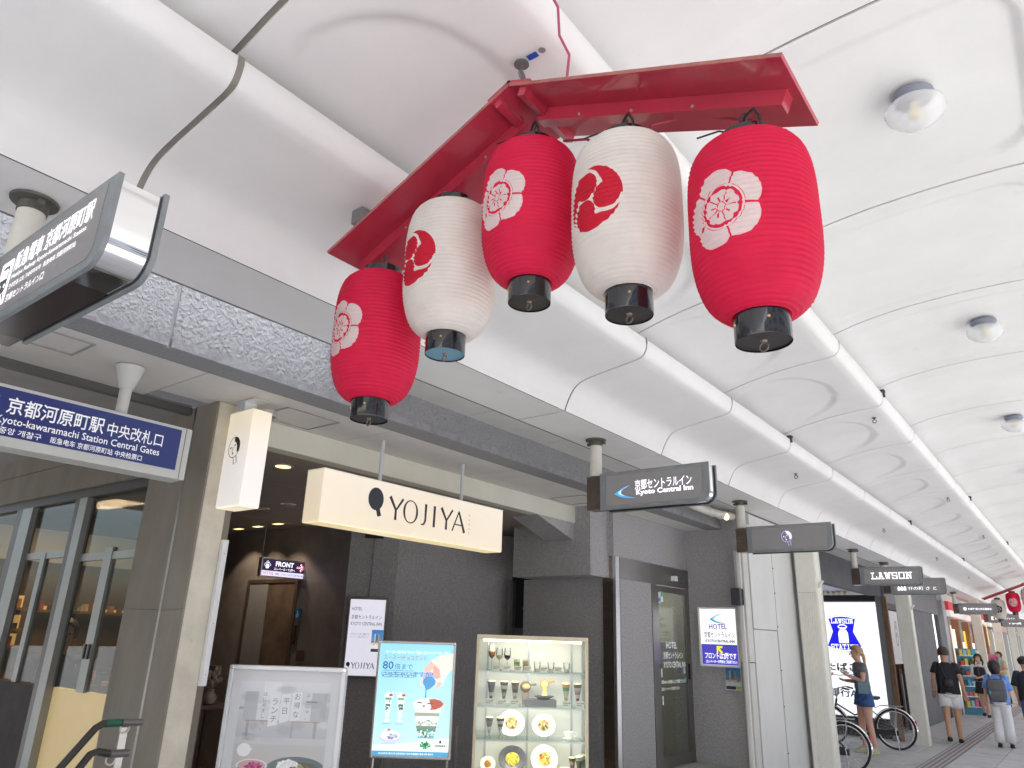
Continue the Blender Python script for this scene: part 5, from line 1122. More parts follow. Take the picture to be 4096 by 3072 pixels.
for col, x, zt in (('よーじや、', .125, 1.345), ('はじめました。', -.128, 1.345)):
    for k, ch in enumerate(col): text(ch, x, zt - .026 - k * .030, .022 if ch not in 'ー、。' else .008, ly, gt, ls)
text('¥980〜', -.225, 1.105, .016, ly, gt, ls, w=.05); text('税込価格', -.22, 1.085, .010, ly, gt, ls, w=.04)

# ------------------------------------------------------------------ food showcase
CX, CY, CR = -3.88, 5.35, 39
fc = T('showcase', 'cream lit glass food showcase with four shelves of plastic dishes', 'showcase', (CX, CY, 0), CR)
cw, ch_, cd = .90, 1.70, .40
cream = M('case_cream', (.78, .69, .49), .4, var=.03, coat=.2); inner = M('case_inner', (.78, .77, .74), .5)
mb = MB(); mb.box(-cw / 2, cw / 2, -cd, 0, 0, .66, .004); P('cabinet', mb, cream, fc)
mb = MB(); mb.box(-cw / 2 + .003, cw / 2 - .003, -cd - .004, -cd - .0005, .02, .60); P('cabinet_door', mb, cream, fc)
mb = MB(); mb.box(-cw / 2, cw / 2, -cd, 0, 1.668, 1.70, .003); P('top', mb, cream, fc)
for s in (-1, 1):
    mb = MB(); mb.box(*sorted((s * cw / 2, s * (cw / 2 - .022))), -cd, -cd + .025, .66, 1.668); P('front_stile', mb, cream, fc)
    mb = MB(); mb.box(*sorted((s * (cw / 2 - .004), s * (cw / 2 - .010))), -cd + .026, -.02, .66, 1.668); P('side_glass', mb, pane_clear, fc)
mb = MB(); mb.box(-cw / 2, cw / 2, -.02, -.001, .66, 1.668); P('back', mb, inner, fc)
mb = MB(); mb.box(-cw / 2 + .022, cw / 2 - .022, -cd + .008, -cd + .012, .665, 1.665); P('front_glass', mb, pane_clear, fc)
for x in (-.355, -.01, .355):
    mb = MB(); mb.box(x - .008, x + .008, -.028, -.0205, .67, 1.66); P('shelf_upright', mb, M('upright_grey', (.42, .45, .48), .35, .6), fc)
shelf_z = (.665, .925, 1.165, 1.425)
gl = M('shelf_edge_glass', (.62, .74, .76), .08, spec=.6)
for z in shelf_z[1:]:
    mb = MB(); mb.box(-cw / 2 + .024, cw / 2 - .024, -cd + .05, -.03, z - .008, z); P('shelf', mb, glass_mat('shelf_glass', (.88, .95, .95), .4) if z == shelf_z[1] else bpy.data.materials['shelf_glass'], fc)
    mb = MB(); mb.box(-cw / 2 + .024, cw / 2 - .024, -cd + .044, -cd + .0495, z - .009, z + .001); P('shelf_edge', mb, gl, fc)
mb = MB(); mb.box(-cw / 2 + .024, cw / 2 - .024, -cd + .05, -.03, .6605, .665); P('base_board', mb, M('base_warm', (.82, .72, .52), .5), fc)
mb = MB(); mb.box(-cw / 2 + .05, cw / 2 - .05, -cd + .03, -cd + .055, 1.650, 1.667); P('light_strip', mb, M('strip_lit', (1, .9, .7), .4, emit=(1, .90, .70), es=3.5), fc)
for z in (1.64, 1.40, 1.14, .90):
    l = bpy.data.lights.new('showcase_tube', 'AREA'); l.shape = 'RECTANGLE'; l.size = .78; l.size_y = .03; l.energy = (3.0 if z > 1.5 else 2.2) * EM; l.color = (1, .90, .74)
    o = bpy.data.objects.new('showcase_tube', l); COL.objects.link(o); o.parent = fc; o.location = (0, -cd + .06, z); o.rotation_euler = (R(25), 0, 0)
def on_case(x, y, z):
    a = R(CR); return (CX + x * math.cos(a) - y * math.sin(a), CY + x * math.sin(a) + y * math.cos(a), z)
china = M('china', (.88, .86, .80), .15, coat=.4); clearg = glass_mat('tumbler', (.93, .95, .95), .45)
def dish(name, lab, cat, x, y, z, grp, parts_):
    t = T(name, lab, cat, on_case(x, y, z), CR, grp)
    for nm, mb, mat, sm in parts_: P(nm, mb, mat, t, smooth=sm)
    return t
def parfait(x, y, z, s, layers, lab, grp='plastic parfaits in the showcase', wh=(.030, .20)):
    h = .115 * s; r0, r1 = .010, wh[0] * s
    ps = [('glass', MB().lathe([(.022, 0), (.02, .003), (.004, .008), (.004, .03 * s), (r0, .035 * s), (r1, .035 * s + h)], 18, cap=False), clearg, True)]
    n = len(layers)
    for k, c in enumerate(layers):
        a, b = k / n, (k + 1) / n
        ps.append(('filling', MB().lathe([(r0 + (r1 - r0) * a - .001, .036 * s + h * a), (r0 + (r1 - r0) * b - .001, .036 * s + h * b - .0004)], 18), M('fill_' + c[1:], c, .5, var=.15, vs=120), True))
    ps.append(('topping', MB().loft([(0, 0, .036 * s + h, r1 * .98, r1 * .98), (0, 0, .036 * s + h + .006, r1 * .9, r1 * .9), (0, 0, .036 * s + h + .01, r1 * .3, r1 * .3)], 16), M('cream_top', '#e9dcc0', .5), True))
    return dish('parfait', lab, 'parfait', x, y, z, grp, ps)
def wine(x, y, z, c, fillh, foam, lab, tall=1.):
    pr = [(.03, 0), (.028, .003), (.004, .008), (.0035, .075 * tall)]; bowl = [(.006, .08 * tall), (.026, .10 * tall), (.030, .13 * tall), (.024, .175 * tall)]
    ps = [('glass', MB().lathe(pr + bowl, 20, cap=False), clearg, True)]
    if c: ps.append(('drink', MB().lathe([(.004, .082 * tall), (.0245, .101 * tall), (.0285, .118 * tall + fillh)], 20), M('drink_' + c[1:], c, .1, trans=.3), True))
    if foam: ps.append(('foam', MB().lathe([(.028, .119 * tall + fillh), (.0245, .172 * tall), (.015, .18 * tall)], 20), M('foam', '#f3e6cc', .7), True))
    return dish('wine_glass', lab, 'glass', x, y, z, 'glasses on the top shelf', ps)
wine(-.325, -.19, shelf_z[3], '#c98a22', .012, True, 'stemmed glass of amber beer with foam, leftmost on the top shelf', 1.12)
wine(-.262, -.17, shelf_z[3], '#e0d890', .0, False, 'stemmed glass of pale yellow wine beside the beer')
wine(-.195, -.17, shelf_z[3], '#2a2238', .0, False, 'stemmed glass of dark red wine on the top shelf')
def tumbler(x, y, z, cols, lab, h=.085, r=.025):
    ps = [('glass', MB().lathe([(r * .8, 0), (r, h)], 20, cap=False), clearg, True)]
    for k, (c, a, b) in enumerate(cols): ps.append(('drink', MB().lathe([(r * (.79 + .2 * a), h * a + .001), (r * (.79 + .2 * b), h * b)], 20), M('drink_' + c[1:], c, .3), True))
    return dish('tumbler', lab, 'glass', x, y, z, 'tumblers on the top shelf', ps)
tumbler(-.115, -.18, shelf_z[3], (('#4f8a2e', 0, .5), ('#86a84a', .52, .78), ('#d8dcb0', .8, 1.0)), 'tumbler of green matcha drink on the top shelf', .09)
tumbler(-.045, -.18, shelf_z[3], (('#b08a50', 0, .55), ('#cdb184', .57, .85), ('#e8dcc0', .87, 1.0)), 'tumbler of milky tea beside the green drink', .09)
for x, lab in ((.055, 'faint empty tumbler behind the price card, middle of the top shelf'), (.17, 'faint empty tumbler behind the second price card from the right, top shelf'), (.30, 'faint empty tumbler alone at the right end of the top shelf')):
    tumbler(x, -.16, shelf_z[3], (('#cfcabc', 0, .3),), lab, .075, .03)
cardm = M('card', '#e9e4d6', .5); card_ink = M('card_ink', '#a8a294', .6)
def card(x, z, w, lab, h=.045):
    t = T('price_card', lab, 'price card', on_case(x, -.335, z), CR, 'price cards in the showcase')
    mb = MB(); mb.box(-w / 2, w / 2, -.003, 0, 0, h); P('card', mb, cardm, t)
    for k in range(2): poly([(-w * .38, h * (.62 - k * .25)), (w * (.30 - k * .12), h * (.62 - k * .25)), (w * (.30 - k * .12), h * (.74 - k * .25)), (-w * .38, h * (.74 - k * .25))], -.0035, card_ink, t)
    poly([(w * .3, h * .6), (w * .44, h * .6), (w * .44, h * .85), (w * .3, h * .85)], -.0035, card_ink, t)
for x, lab in ((-.29, 'price card below the yellow wine'), (-.205, 'price card below the red wine'), (-.11, 'price card below the green drink'), (-.035, 'price card below the milky tea'), (.095, 'price card left of centre gap on the top shelf'), (.21, 'price card farthest right on the top shelf')): card(x, shelf_z[3], .058, lab)
for x, lab in ((-.335, 'price card below the leftmost parfait of the second shelf'), (-.235, 'price card below the second parfait of the second shelf'), (-.135, 'price card below the third parfait of the second shelf'), (.285, 'price card below the yellow parfait'), (.39, 'price card below the berry parfait')): card(x, shelf_z[2], .07, lab, .055)
parfait(-.32, -.20, shelf_z[2], 1.15, ['#3e5a30', '#d8d2c0', '#3c4a52', '#4a525a', '#6a7078'], 'dark layered parfait, leftmost on the second shelf')
parfait(-.215, -.20, shelf_z[2], 1.15, ['#7a6a5a', '#b0a088', '#4a4040', '#e0d8c8', '#5a4c48'], 'brown layered parfait, second from left on the second shelf')
parfait(-.125, -.20, shelf_z[2], 1.15, ['#b8a480', '#e6dcc0', '#5a4e48', '#8a7a60', '#665850'], 'tan layered parfait, third on the second shelf')
parfait(.29, -.22, shelf_z[2], 1.15, ['#c8b070', '#e8e2c8', '#e0d8b0', '#5faa5a', '#d9a440'], 'yellow and green parfait right of the pan model')
parfait(.385, -.22, shelf_z[2], 1.15, ['#8a2438', '#e8d8d4', '#b89878', '#c8c0c0', '#5a5460'], 'berry parfait at the right end of the second shelf')
# pouring pan model
t = T('pan_display', 'dark cooking pan model with a tilted ladle pouring batter', 'food model', on_case(.08, -.19, shelf_z[2]), CR)
dk = M('pan_dark', (.05, .05, .06), .4); bat = M('batter', '#e8c878', .35)
mb = MB(); mb.box(-.13, .13, -.07, .07, 0, .05, .003); P('block', mb, M('block_dark', (.10, .095, .11), .5), t)
mb = MB(); mb.lathe([(.045, .0), (.065, .02), (.085, .026), (.086, .024), (.06, .012), (.04, .006)], 26, (.03, 0, .05)); P('pan', mb, dk, t, smooth=True)
mb = MB(); mb.sph((.035, 0, .165), .036, 1, .6, 1); P('ladle', mb, M('ladle_gold', '#c79a4a', .35, .4), t, smooth=True); mb = MB(); mb.sph((.035, -.016, .162), .029, 1, .5, 1); mb.loft([(.035, -.02, .14, .018, .01), (.036, -.015, .11, .012, .01), (.036, -.01, .08, .03, .02)], 12); P('batter', mb, bat, t, smooth=True)
mb = MB(); mb.tube([(.07, 0, .18), (.12, 0, .19)], .008, 8); P('handle', mb, M('ladle_handle', '#b8862e', .4), t)
t = T('pot_display', 'brown tilted pot model on a stone foot beside the pan', 'food model', on_case(-.035, -.17, shelf_z[2]), CR)
mb = MB(); mb.box(-.03, .02, -.03, .03, 0, .095, .006); P('foot', mb, M('pot_foot', '#7d6f62', .6), t)
mb = MB(); mb.sph((-.005, 0, .14), .046, 1, .7, .95); P('pot', mb, M('pot_brown', '#6f5a44', .4), t, smooth=True); mb = MB(); mb.sph((.0, -.022, .142), .03, 1.1, .5, .7); P('noodles', mb, M('pot_food', '#d8b470', .5), t, smooth=True); mb = MB(); mb.tube([(.035, 0, .155), (.085, 0, .16)], .008, 8); P('handle', mb, MATS['pot_brown'], t)
def plate(x, z, rx, rz, lab, rim, food, seed, zc, tilt=18, small=False):
    t = T('plate', lab, 'plate', on_case(x, -.17, z), CR, 'tilted plates of model food')
    a = R(90 - tilt)
    def rot(mb):
        bmesh.ops.rotate(mb.bm, cent=(0, 0, 0), matrix=Matrix.Rotation(a, 3, 'X'), verts=mb.bm.verts); bmesh.ops.translate(mb.bm, vec=(0, 0, zc), verts=mb.bm.verts); return mb
    mb = MB(); mb.loft([(0, 0, -.016, rx * .5, rz * .5), (0, 0, -.004, rx * .62, rz * .62), (0, 0, .006, rx, rz), (0, 0, .008, rx * .99, rz * .99), (0, 0, -.001, rx * .60, rz * .60), (0, 0, -.006, rx * .3, rz * .3)], 36); P('dish', rot(mb), rim, t, smooth=True)
    q = random.Random(seed); fr_ = .5
    mb = MB(); mb.loft([(0, 0, -.003, rx * fr_, rz * fr_), (0, 0, .004, rx * fr_ * .9, rz * fr_ * .9), (0, 0, .010, rx * fr_ * .5, rz * fr_ * .5)], 20); P('food', rot(mb), M('food_' + food[0][1:], food[0], .4, var=.2, vs=90), t, smooth=True)
    for ci, c in enumerate(food[1:]):
        mb = MB()
        for k in range(9):
            b = q.uniform(0, 6.28); r_ = math.sqrt(q.random()) * .42; u = q.uniform(0, 3.1); ln = rx * .13
            px_, py_, pz_ = rx * r_ * math.cos(b), rz * r_ * math.sin(b), .010 + q.uniform(0, .006)
            mb.tube([(px_ - ln * math.cos(u), py_ - ln * math.sin(u), pz_ - .002), (px_, py_, pz_ + .003), (px_ + ln * math.cos(u), py_ + ln * math.sin(u), pz_ - .002)], [.002, .0048, .002], 6)
        stuff(P('garnish', rot(mb), M('food_' + c[1:], c, .4), t, smooth=True))
    mb = MB()
    for s in (-1, 1): mb.tube([(s * rx * .35, .02, .0), (s * rx * .35, -.03, .0), (s * rx * .35, -.035, .02)], .002, 5)
    P('plate_stand', mb, clearg, t)
plate(-.145, shelf_z[1], .105, .098, 'white plate of tomato pasta, left of the two plates on the third shelf', china, ['#e0b070', '#e8a860', '#cf7a3c', '#3f5a38', '#f0d8a0'], 1, .105)
plate(.115, shelf_z[1], .095, .085, 'white plate of pasta with dark seaweed, right on the third shelf', china, ['#dcbc78', '#ecd090', '#2a4038', '#b98a48'], 2, .095)
plate(-.13, shelf_z[0], .112, .098, 'dark plate of yellow omelette rice on the lowest shelf', M('dish_dark', (.035, .035, .055), .3, coat=.3), ['#e0bc3c', '#f0dc5c', '#c8a030', '#8a9a40'], 3, .105)
plate(.125, shelf_z[0], .108, .105, 'white plate of pasta with red and green vegetables on the lowest shelf', china, ['#dcbc6c', '#e8c878', '#c0482c', '#6f8f3c', '#e0a850'], 4, .11)
plate(-.325, shelf_z[0], .06, .055, 'small white plate with a brown bun, left on the lowest shelf', china, ['#c98f3f', '#b47a30'], 5, .065)
parfait(-.325, -.20, shelf_z[1], .95, ['#b8b0a0', '#d8d0c0', '#6a5a50', '#8a7a68', '#5a5048'], 'small brown cone parfait, leftmost on the third shelf', wh=(.034, .2))
parfait(-.235, -.20, shelf_z[1], .95, ['#d0c8b8', '#b8ac98', '#4a4440', '#d8d0c0', '#5f544a'], 'small dark cone parfait, second on the third shelf', wh=(.036, .2))
parfait(.345, -.20, shelf_z[0], .85, ['#5a4438', '#8a7058', '#c8b898', '#7a6450'], 'small brown cup dessert at the right of the lowest shelf', wh=(.034, .2))
parfait(.395, -.24, shelf_z[0], .95, ['#5a7a48', '#3a4238', '#5a4c44', '#d8d4c4'], 'small dark green parfait at the right front of the lowest shelf', wh=(.034, .2))
parfait(.425, -.16, shelf_z[0], .95, ['#b8c890', '#8aa85a', '#5f9a44', '#d0d8b0'], 'small light green parfait at the far right of the lowest shelf', wh=(.034, .2))
def cup(x, z, lab):
    t = T('cup', lab, 'cup', on_case(x, -.2, z), CR, 'white cups on saucers')
    mb = MB(); mb.lathe([(.03, 0), (.055, .008), (.056, .01), (.02, .006)], 26); P('saucer', mb, china, t, smooth=True)
    mb = MB(); mb.lathe([(.022, .008), (.034, .02), (.042, .058), (.040, .058), (.03, .02), (.01, .014)], 24); P('bowl', mb, china, t, smooth=True)
    mb = MB(); mb.torus((.05, 0, .036), .014, .004, 'y', 14); P('handle', mb, china, t)
cup(.315, shelf_z[1], 'white cup on saucer at the right of the third shelf'); cup(.285, shelf_z[0], 'white cup on saucer at the right of the lowest shelf')

# ------------------------------------------------------------------ white service panel between hotel and first post
wp_m = M('panel_paint', (.66, .665, .65), .45, var=.05, vs=3, stain=((.42, .38, .34), 3.3, .68), stretch=(1, 1, .5))
wp = T('service_panel', 'tall white painted service cupboard between the hotel wall and first post', 'cupboard', (-3.1, 9.3, 0))
def Wp(name, mat, *boxes, bev=.003):
    mb = MB()
    for b in boxes: mb.box(*b, bev)
    return P(name, mb, mat, wp, True)
Wp('body', wp_m, (-3.4, -3.135, 8.78, 10.50, 0, 3.2))
for y0, y1 in ((8.64, 9.44), (9.45, 10.48)):
    Wp('upper_door', wp_m, (-3.135, -3.10, y0, y1, 1.86, 3.05)) if y0 < 9 else Wp('tall_door', wp_m, (-3.135, -3.095, y0, y1, .04, 3.05))
Wp('lower_door', wp_m, (-3.135, -3.105, 8.64, 9.44, .04, 1.85))
Wp('side_strip', M('panel_side', (.58, .575, .54), .5, var=.05), (-3.22, -3.11, 8.46, 8.62, 1.5, 2.72), (-3.20, -3.115, 8.46, 8.62, 0, 1.49))
Wp('edge_pipe', M('edge_white', (.7, .7, .69), .4), (-3.17, -3.13, 8.41, 8.45, 0, 2.70))
for z in (.5, 1.0, 1.4, 1.9, 2.3, 2.6):
    mb = MB(); mb.sph((-3.094, 9.447, z), .008, 1, 1, 1, 8, 6); P('bolt', mb, dark_grey, wp, True)
t = T('switch_box', 'small black box on the edge between hotel wall and white panel', 'box', (-3.15, 8.42, 2.10))
mb = MB(); mb.box(-.09, .02, -.07, .12, 0, .19, .006); P('housing', mb, M('switch_dark', (.05, .05, .062), .4), t); mb = MB(); mb.box(-.085, .015, -.074, -.0705, .01, .18); P('cover', mb, M('switch_dark'), t)
t = T('small_tag', 'tiny black name tag above the white panel corner', 'tag', (-3.1, 8.4, 2.70)); mb = MB(); mb.box(0, .006, 0, .24, 0, .035); o = P('plate', mb, black_mat, t); o.rotation_euler = (R(8), 0, 0)
text('KYOTO-BANK', .03, .01, .016, -.001, pr_white, t, w=.18).rotation_euler = (0, 0, R(90))
t = T('drain_pipe', 'white pipe run with joints above the door recess, with a glowing warm spot', 'pipe', (-3.3, 8.0, 3.1))
mb = MB(); mb.tube([(-3.27, 7.30, 3.12), (-3.26, 7.84, 3.10), (-3.25, 8.3, 3.12), (-3.25, 8.72, 3.15)], .045, 14); P('pipe', mb, pipe_white, t, True, smooth=True)
for y in (7.85, 8.0, 8.2): mb = MB(); mb.tube([(-3.258, y, 3.105), (-3.257, y + .03, 3.107)], .05, 14); P('pipe_collar', mb, pipe_white, t, True)
mb = MB(); mb.sph((-3.22, 8.32, 3.10), .055, .5, 1.1, .8); tag(P('warm_glow', mb, warm_lit), 'small glowing spot for the warm reflection on the white pipe', 'lamp')  # glowing blob put on the pipe as its orange reflection

# ------------------------------------------------------------------ convenience store recess with its light box
store = T('convenience_store', 'dark fronted convenience store recess beyond the first post', 'shop', (-4.2, 13.8, 0))
def BB(root, name, mat, *boxes, bev=0.):
    mb = MB()
    for b in boxes: mb.box(*b, bev)
    return P(name, mb, mat, root, True)
st_dark = M('store_fascia', (.10, .10, .11), .8, var=.2, vs=2.5, bump=.3, bs=30)
BB(store, 'fascia', st_dark, (-3.6, -3.45, 10.3, 17.3, 2.70, 4.4)); BB(store, 'soffit', M('store_soffit', (.55, .55, .62), .5), (-5.4, -3.60, 10.3, 17.0, 2.80, 2.84))
BB(store, 'back_wall', M('store_wall', (.45, .45, .46), .6), (-5.4, -5.3, 10.3, 17.2, 0, 2.8)); BB(store, 'end_wall', dark_grey, (-5.3, -3.45, 17.12, 17.3, 0, 2.70))
BB(store, 'upper_storeys', M('upper_render'), (-9, -3.61, 8.99, 17.3, 4.4, 11)); BB(store, 'side_wall', M('store_wall'), (-5.3, -3.42, 10.36, 10.46, 0, 2.8))
bar = BB(store, 'dark_bar', black_mat, (-5.3, -3.46, 16.86, 16.98, 2.60, 2.72)); 
for k in range(5): mb = MB(); mb.sph((-4.5 + k * .11, 16.85, 2.76), .035, 1, 1, 1, 8, 6); P('spot_lamp', mb, M('spot_cream', (.6, .55, .4), .4), store, True)
sb = T('store_light_box', 'large white lit store light box with a blue LAWSON STATION shield', 'sign', (-4.38, 17.0, .36))
mb = MB(); mb.box(-.9, .9, 0, .10, 0, 2.24, .005); P('case', mb, alu, sb)
mb = MB(); mb.box(-.885, .885, -.004, -.0005, .015, 2.225); P('lit_panel', mb, M('store_lit', (.85, .86, .88), .3, emit=(.93, .96, 1), es=.95), sb)
shb = M('shield_blue', '#1c22c8', .3, emit=H('#2018d8'), es=.95); lwh = M('shield_white', (.9, .9, .95), .3, emit=(.95, .97, 1), es=1.3); lbl = M('shield_pale', '#a8bce8', .3, emit=H('#a8bce8'), es=.9)
def shield(s, cx=.165, cz=1.615):
    top = [(-.40, .36), (-.2, .405), (0, .42), (.2, .405), (.40, .36)]; r_ = [(.30, .02)]; b = [(.50, -.36), (.25, -.44), (0, -.46), (-.25, -.44), (-.50, -.36)]; l_ = [(-.30, .02)]
    return [(cx + x * s * .74, cz + z * s * .86 * (.98 if s > .95 else .98)) for x, z in (top + r_ + b + l_)][::-1]
poly(shield(1.0), -.005, lbl, sb, 'shield'); poly(shield(.96), -.0056, lwh, sb, 'shield'); poly(shield(.90), -.0062, shb, sb, 'shield')
slab_word('LAWSON', -.06, 1.80, .45, .085, -.008, lwh, sb, .15); slab_word('STATION', -.105, 1.29, .54, .085, -.008, lwh, sb, .15)
poly([(x * .88 - .042, z) for x, z in ((.135, 1.405), (.335, 1.405), (.345, 1.43), (.345, 1.60), (.31, 1.665), (.16, 1.665), (.125, 1.60), (.125, 1.43))], -.008, lwh, sb, 'milk_can'); poly([(x * .88 - .042, z) for x, z in ((.175, 1.675), (.295, 1.675), (.305, 1.715), (.165, 1.715))], -.008, lwh, sb, 'milk_can')
mb = MB(); mb.tube([(x * .88 - .042, -.009, z) for x, z in ((.165, 1.70), (.135, 1.73), (.185, 1.765), (.285, 1.765), (.335, 1.73), (.305, 1.70))], .011, 6); P('milk_can_handle', mb, lwh, sb)
dkt = M('store_text', '#4a2a35', .5)
text('たばこ', -.25, .86, .16, -.006, dkt, sb, w=.62, bold=.03); mb = MB(); mb.tube([(-.3, -.006, .80), (0, -.006, .77), (.3, -.006, .80)], .008, 6); P('underline', mb, M('under_purple', '#6a5a90', .5), sb)
text('銀行ATM', -.22, .36, .17, -.006, M('atm_text', '#3a3a40', .5), sb, w=.80, bold=.02)
wpole = T('wooden_post', 'weathered orange wooden post right of the store light box', 'post', (-3.33, 16.9, 0))
mb = MB(); mb.box(-.045, .045, -.04, .04, 0, 2.69, .004); P('shaft', mb, M('old_wood', (.25, .155, .09), .8, var=.35, vs=6, stretch=(6, 6, .6)), wpole); mb = MB(); mb.box(-.16, -.05, -.05, .06, 0, 2.69, .004); P('metal_frame', mb, M('frame_grey', (.22, .23, .25), .5), wpole)

# ------------------------------------------------------------------ restaurant and shops beyond
rs = T('restaurant', 'dark restaurant front with a white curtain and a grey stone pier', 'shop', (-4, 20, 0))
dkw = M('rest_dark', (.055, .05, .05), .6, var=.2)
BB(rs, 'fascia', M('rest_fascia', (.20, .20, .21), .7, var=.12, vs=2), (-3.6, -3.40, 17.31, 24.2, 2.60, 4.4)); BB(rs, 'upper_storeys', M('upper_render'), (-9, -3.61, 17.31, 24.2, 4.4, 11))
BB(rs, 'recess_wall', dkw, (-4.8, -4.7, 17.31, 20.6, 0, 2.6)); BB(rs, 'frame', dkw, (-3.55, -3.42, 17.5, 17.62, 0, 2.6), (-3.55, -3.42, 18.9, 19.0, 0, 2.6), (-3.55, -3.42, 17.62, 18.9, 2.48, 2.6))
BB(rs, 'stone_pier', M('pier_stone', (.17, .17, .18), .75, var=.15, vs=4), (-4.0, -3.43, 20.6, 23.2, 0, 2.599)); BB(rs, 'inner_door', M('rest_wood', (.26, .12, .06), .5, var=.2), (-4.6, -3.7, 19.9, 20.0, 0, 2.0)); BB(rs, 'lit_strip', M('strip_white', (1, 1, 1), .3, emit=(1, .98, .95), es=1.6), (-3.46, -3.42, 23.32, 23.38, 1.0, 3.0)); BB(rs, 'dark_slats', dkw, (-3.5, -3.42, 23.45, 23.55, 0, 2.6), (-3.5, -3.42, 23.65, 23.75, 0, 2.6), (-3.5, -3.42, 23.85, 24.1, 0, 2.6))
BB(rs, 'entrance_step', M('rest_step', (.3, .3, .29), .7), (-4.7, -3.5, 17.6, 20.6, 0, .04))
cu = T('noren_curtain', 'white shop curtain with a black oval emblem behind the second post', 'curtain', (-3.46, 18.35, 1.38), 90)
mb = MB()
for k in range(2): mb.box(-.50 + k * .47, -.04 + k * .47, -.006, 0, 0, 1.08)
P('cloth', mb, M('noren_white', (.72, .70, .70), .8), cu); annulus(.02, .62, .15, .26, .025, -.008, let_black, cu, 30); text('永', -.045, .69, .12, -.008, let_black, cu, bold=.01); text('楽', -.045, .53, .12, -.008, let_black, cu, bold=.01); text('屋', .1, .06, .07, -.008, M('noren_grey', '#a8a4a2', .6), cu)
t = T('folding_board', 'dark low signboard standing at the restaurant entrance', 'signboard', (-3.55, 19.4, 0), 60)
mb = MB(); mb.box(-.25, .25, -.02, .02, .1, 1.25, .01); P('board', mb, M('board_brown', (.10, .07, .06), .6), t); mb = MB(); mb.box(-.2, .2, -.026, -.0205, .3, 1.15); P('panel', mb, M('board_grey', (.35, .34, .36), .5), t)
t = T('wooden_bench', 'reddish wooden box bench beside the restaurant entrance', 'bench', (-3.62, 20.0, 0)); mb = MB(); mb.box(-.2, .2, -.3, .3, .38, .44, .005); P('seat', mb, M('bench_red', (.28, .11, .07), .5), t)
for sx in (-1, 1): mb = MB(); mb.box(sx * .16 - .03, sx * .16 + .03, -.28, .28, 0, .38); P('leg', mb, MATS['bench_red'], t)
aw = T('souvenir_shop', 'shop with red and white awning and bright posters down the arcade', 'shop', (-3.6, 29, 0))
BB(aw, 'upper_storeys', M('upper_render2', (.5, .49, .47), .9, var=.1), (-9, -3.61, 24.21, 37, 3.4, 11))
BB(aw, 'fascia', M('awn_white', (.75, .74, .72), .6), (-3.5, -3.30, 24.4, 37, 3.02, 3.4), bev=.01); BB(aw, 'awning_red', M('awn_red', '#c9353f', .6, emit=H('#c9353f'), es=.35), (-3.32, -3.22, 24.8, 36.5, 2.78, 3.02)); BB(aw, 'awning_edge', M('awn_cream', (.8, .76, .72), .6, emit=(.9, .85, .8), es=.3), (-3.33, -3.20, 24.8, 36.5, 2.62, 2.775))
BB(aw, 'grey_pier', M('pier_grey', (.42, .43, .44), .6), (-3.6, -3.3, 24.25, 24.8, 0, 3.0))
for y in (25.2, 27.3, 29.6, 32.0, 34.6): BB(aw, 'wood_pillar', M('shop_red_wood', (.30, .14, .07), .5, var=.2), (-3.55, -3.35, y, y + .28, 0, 2.6))
BB(aw, 'shop_interior', M('shop_lit', (.8, .75, .65), .6, emit=(1, .88, .7), es=.5), (-4.6, -4.5, 24.8, 36.5, 0, 2.62))
cols = ['#e8d43a', '#f0ece0', '#d8495a', '#e9e4d8', '#f2c64a', '#e0707a', '#f6f2ea']
for k in range(12):
    y = 25.55 + k * .9; z = 1.2 + (k % 3) * .35; c = cols[k % 7]
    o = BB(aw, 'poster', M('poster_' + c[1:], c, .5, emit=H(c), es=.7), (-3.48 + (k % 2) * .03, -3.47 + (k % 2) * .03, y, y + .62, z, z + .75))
def price(y, z, s, h):
    p_ = bpy.data.objects.new('price_lettering', None); COL.objects.link(p_); p_.parent = aw; p_.location = (-3.43 + 3.6, y - 29, z); p_.rotation_euler = (0, 0, R(90)); text(s, 0, 0, h, 0, M('price_black', '#3a3430', .5), p_)
price(27.62, 2.2, '100', .18); price(27.62, 1.9, '— 150', .16)
far = T('far_buildings', 'pale shop fronts at the far end of the arcade', 'building', (-3.6, 45, 0))
BB(far, 'upper_storeys', M('upper_render2'), (-9, -3.61, 37.05, 90, 3.3, 12))
q = random.Random(11)
for k in range(16):
    y = 37.1 + k * 3.2; c = q.choice([(.55, .56, .58), (.35, .35, .36), (.62, .6, .55), (.25, .22, .2), (.6, .35, .3)])
    BB(far, 'shop_fascia', M('far_f%d' % (k % 5), c, .6), (-3.55, -3.35, y, y + 3.1, 2.55, 3.3)); BB(far, 'shop_window', M('far_w%d' % (k % 4), (.6, .6, .58), .3, emit=((1, .93, .8), (.9, .95, 1), (1, .85, .8), (.85, .95, .98))[k % 4], es=.45), (-3.70, -3.60, y + .3, y + 2.8, .4, 2.5)); BB(far, 'shop_pier', M('far_pier', (.5, .5, .48), .6), (-3.6, -3.4, y, y + .28, 0, 2.549))
BB(far, 'end_block', M('upper_render2'), (-8, 3, 90, 92, 0, 12))
t = T('goods_rack', 'display rack of bright packaged goods before the awning shop', 'rack', (-3.05, 25.6, 0), 35)
mb = MB(); mb.box(-.3, .3, -.02, .02, 0, 1.75); P('back_panel', mb, M('rack_blue', '#5aa0b8', .5), t)
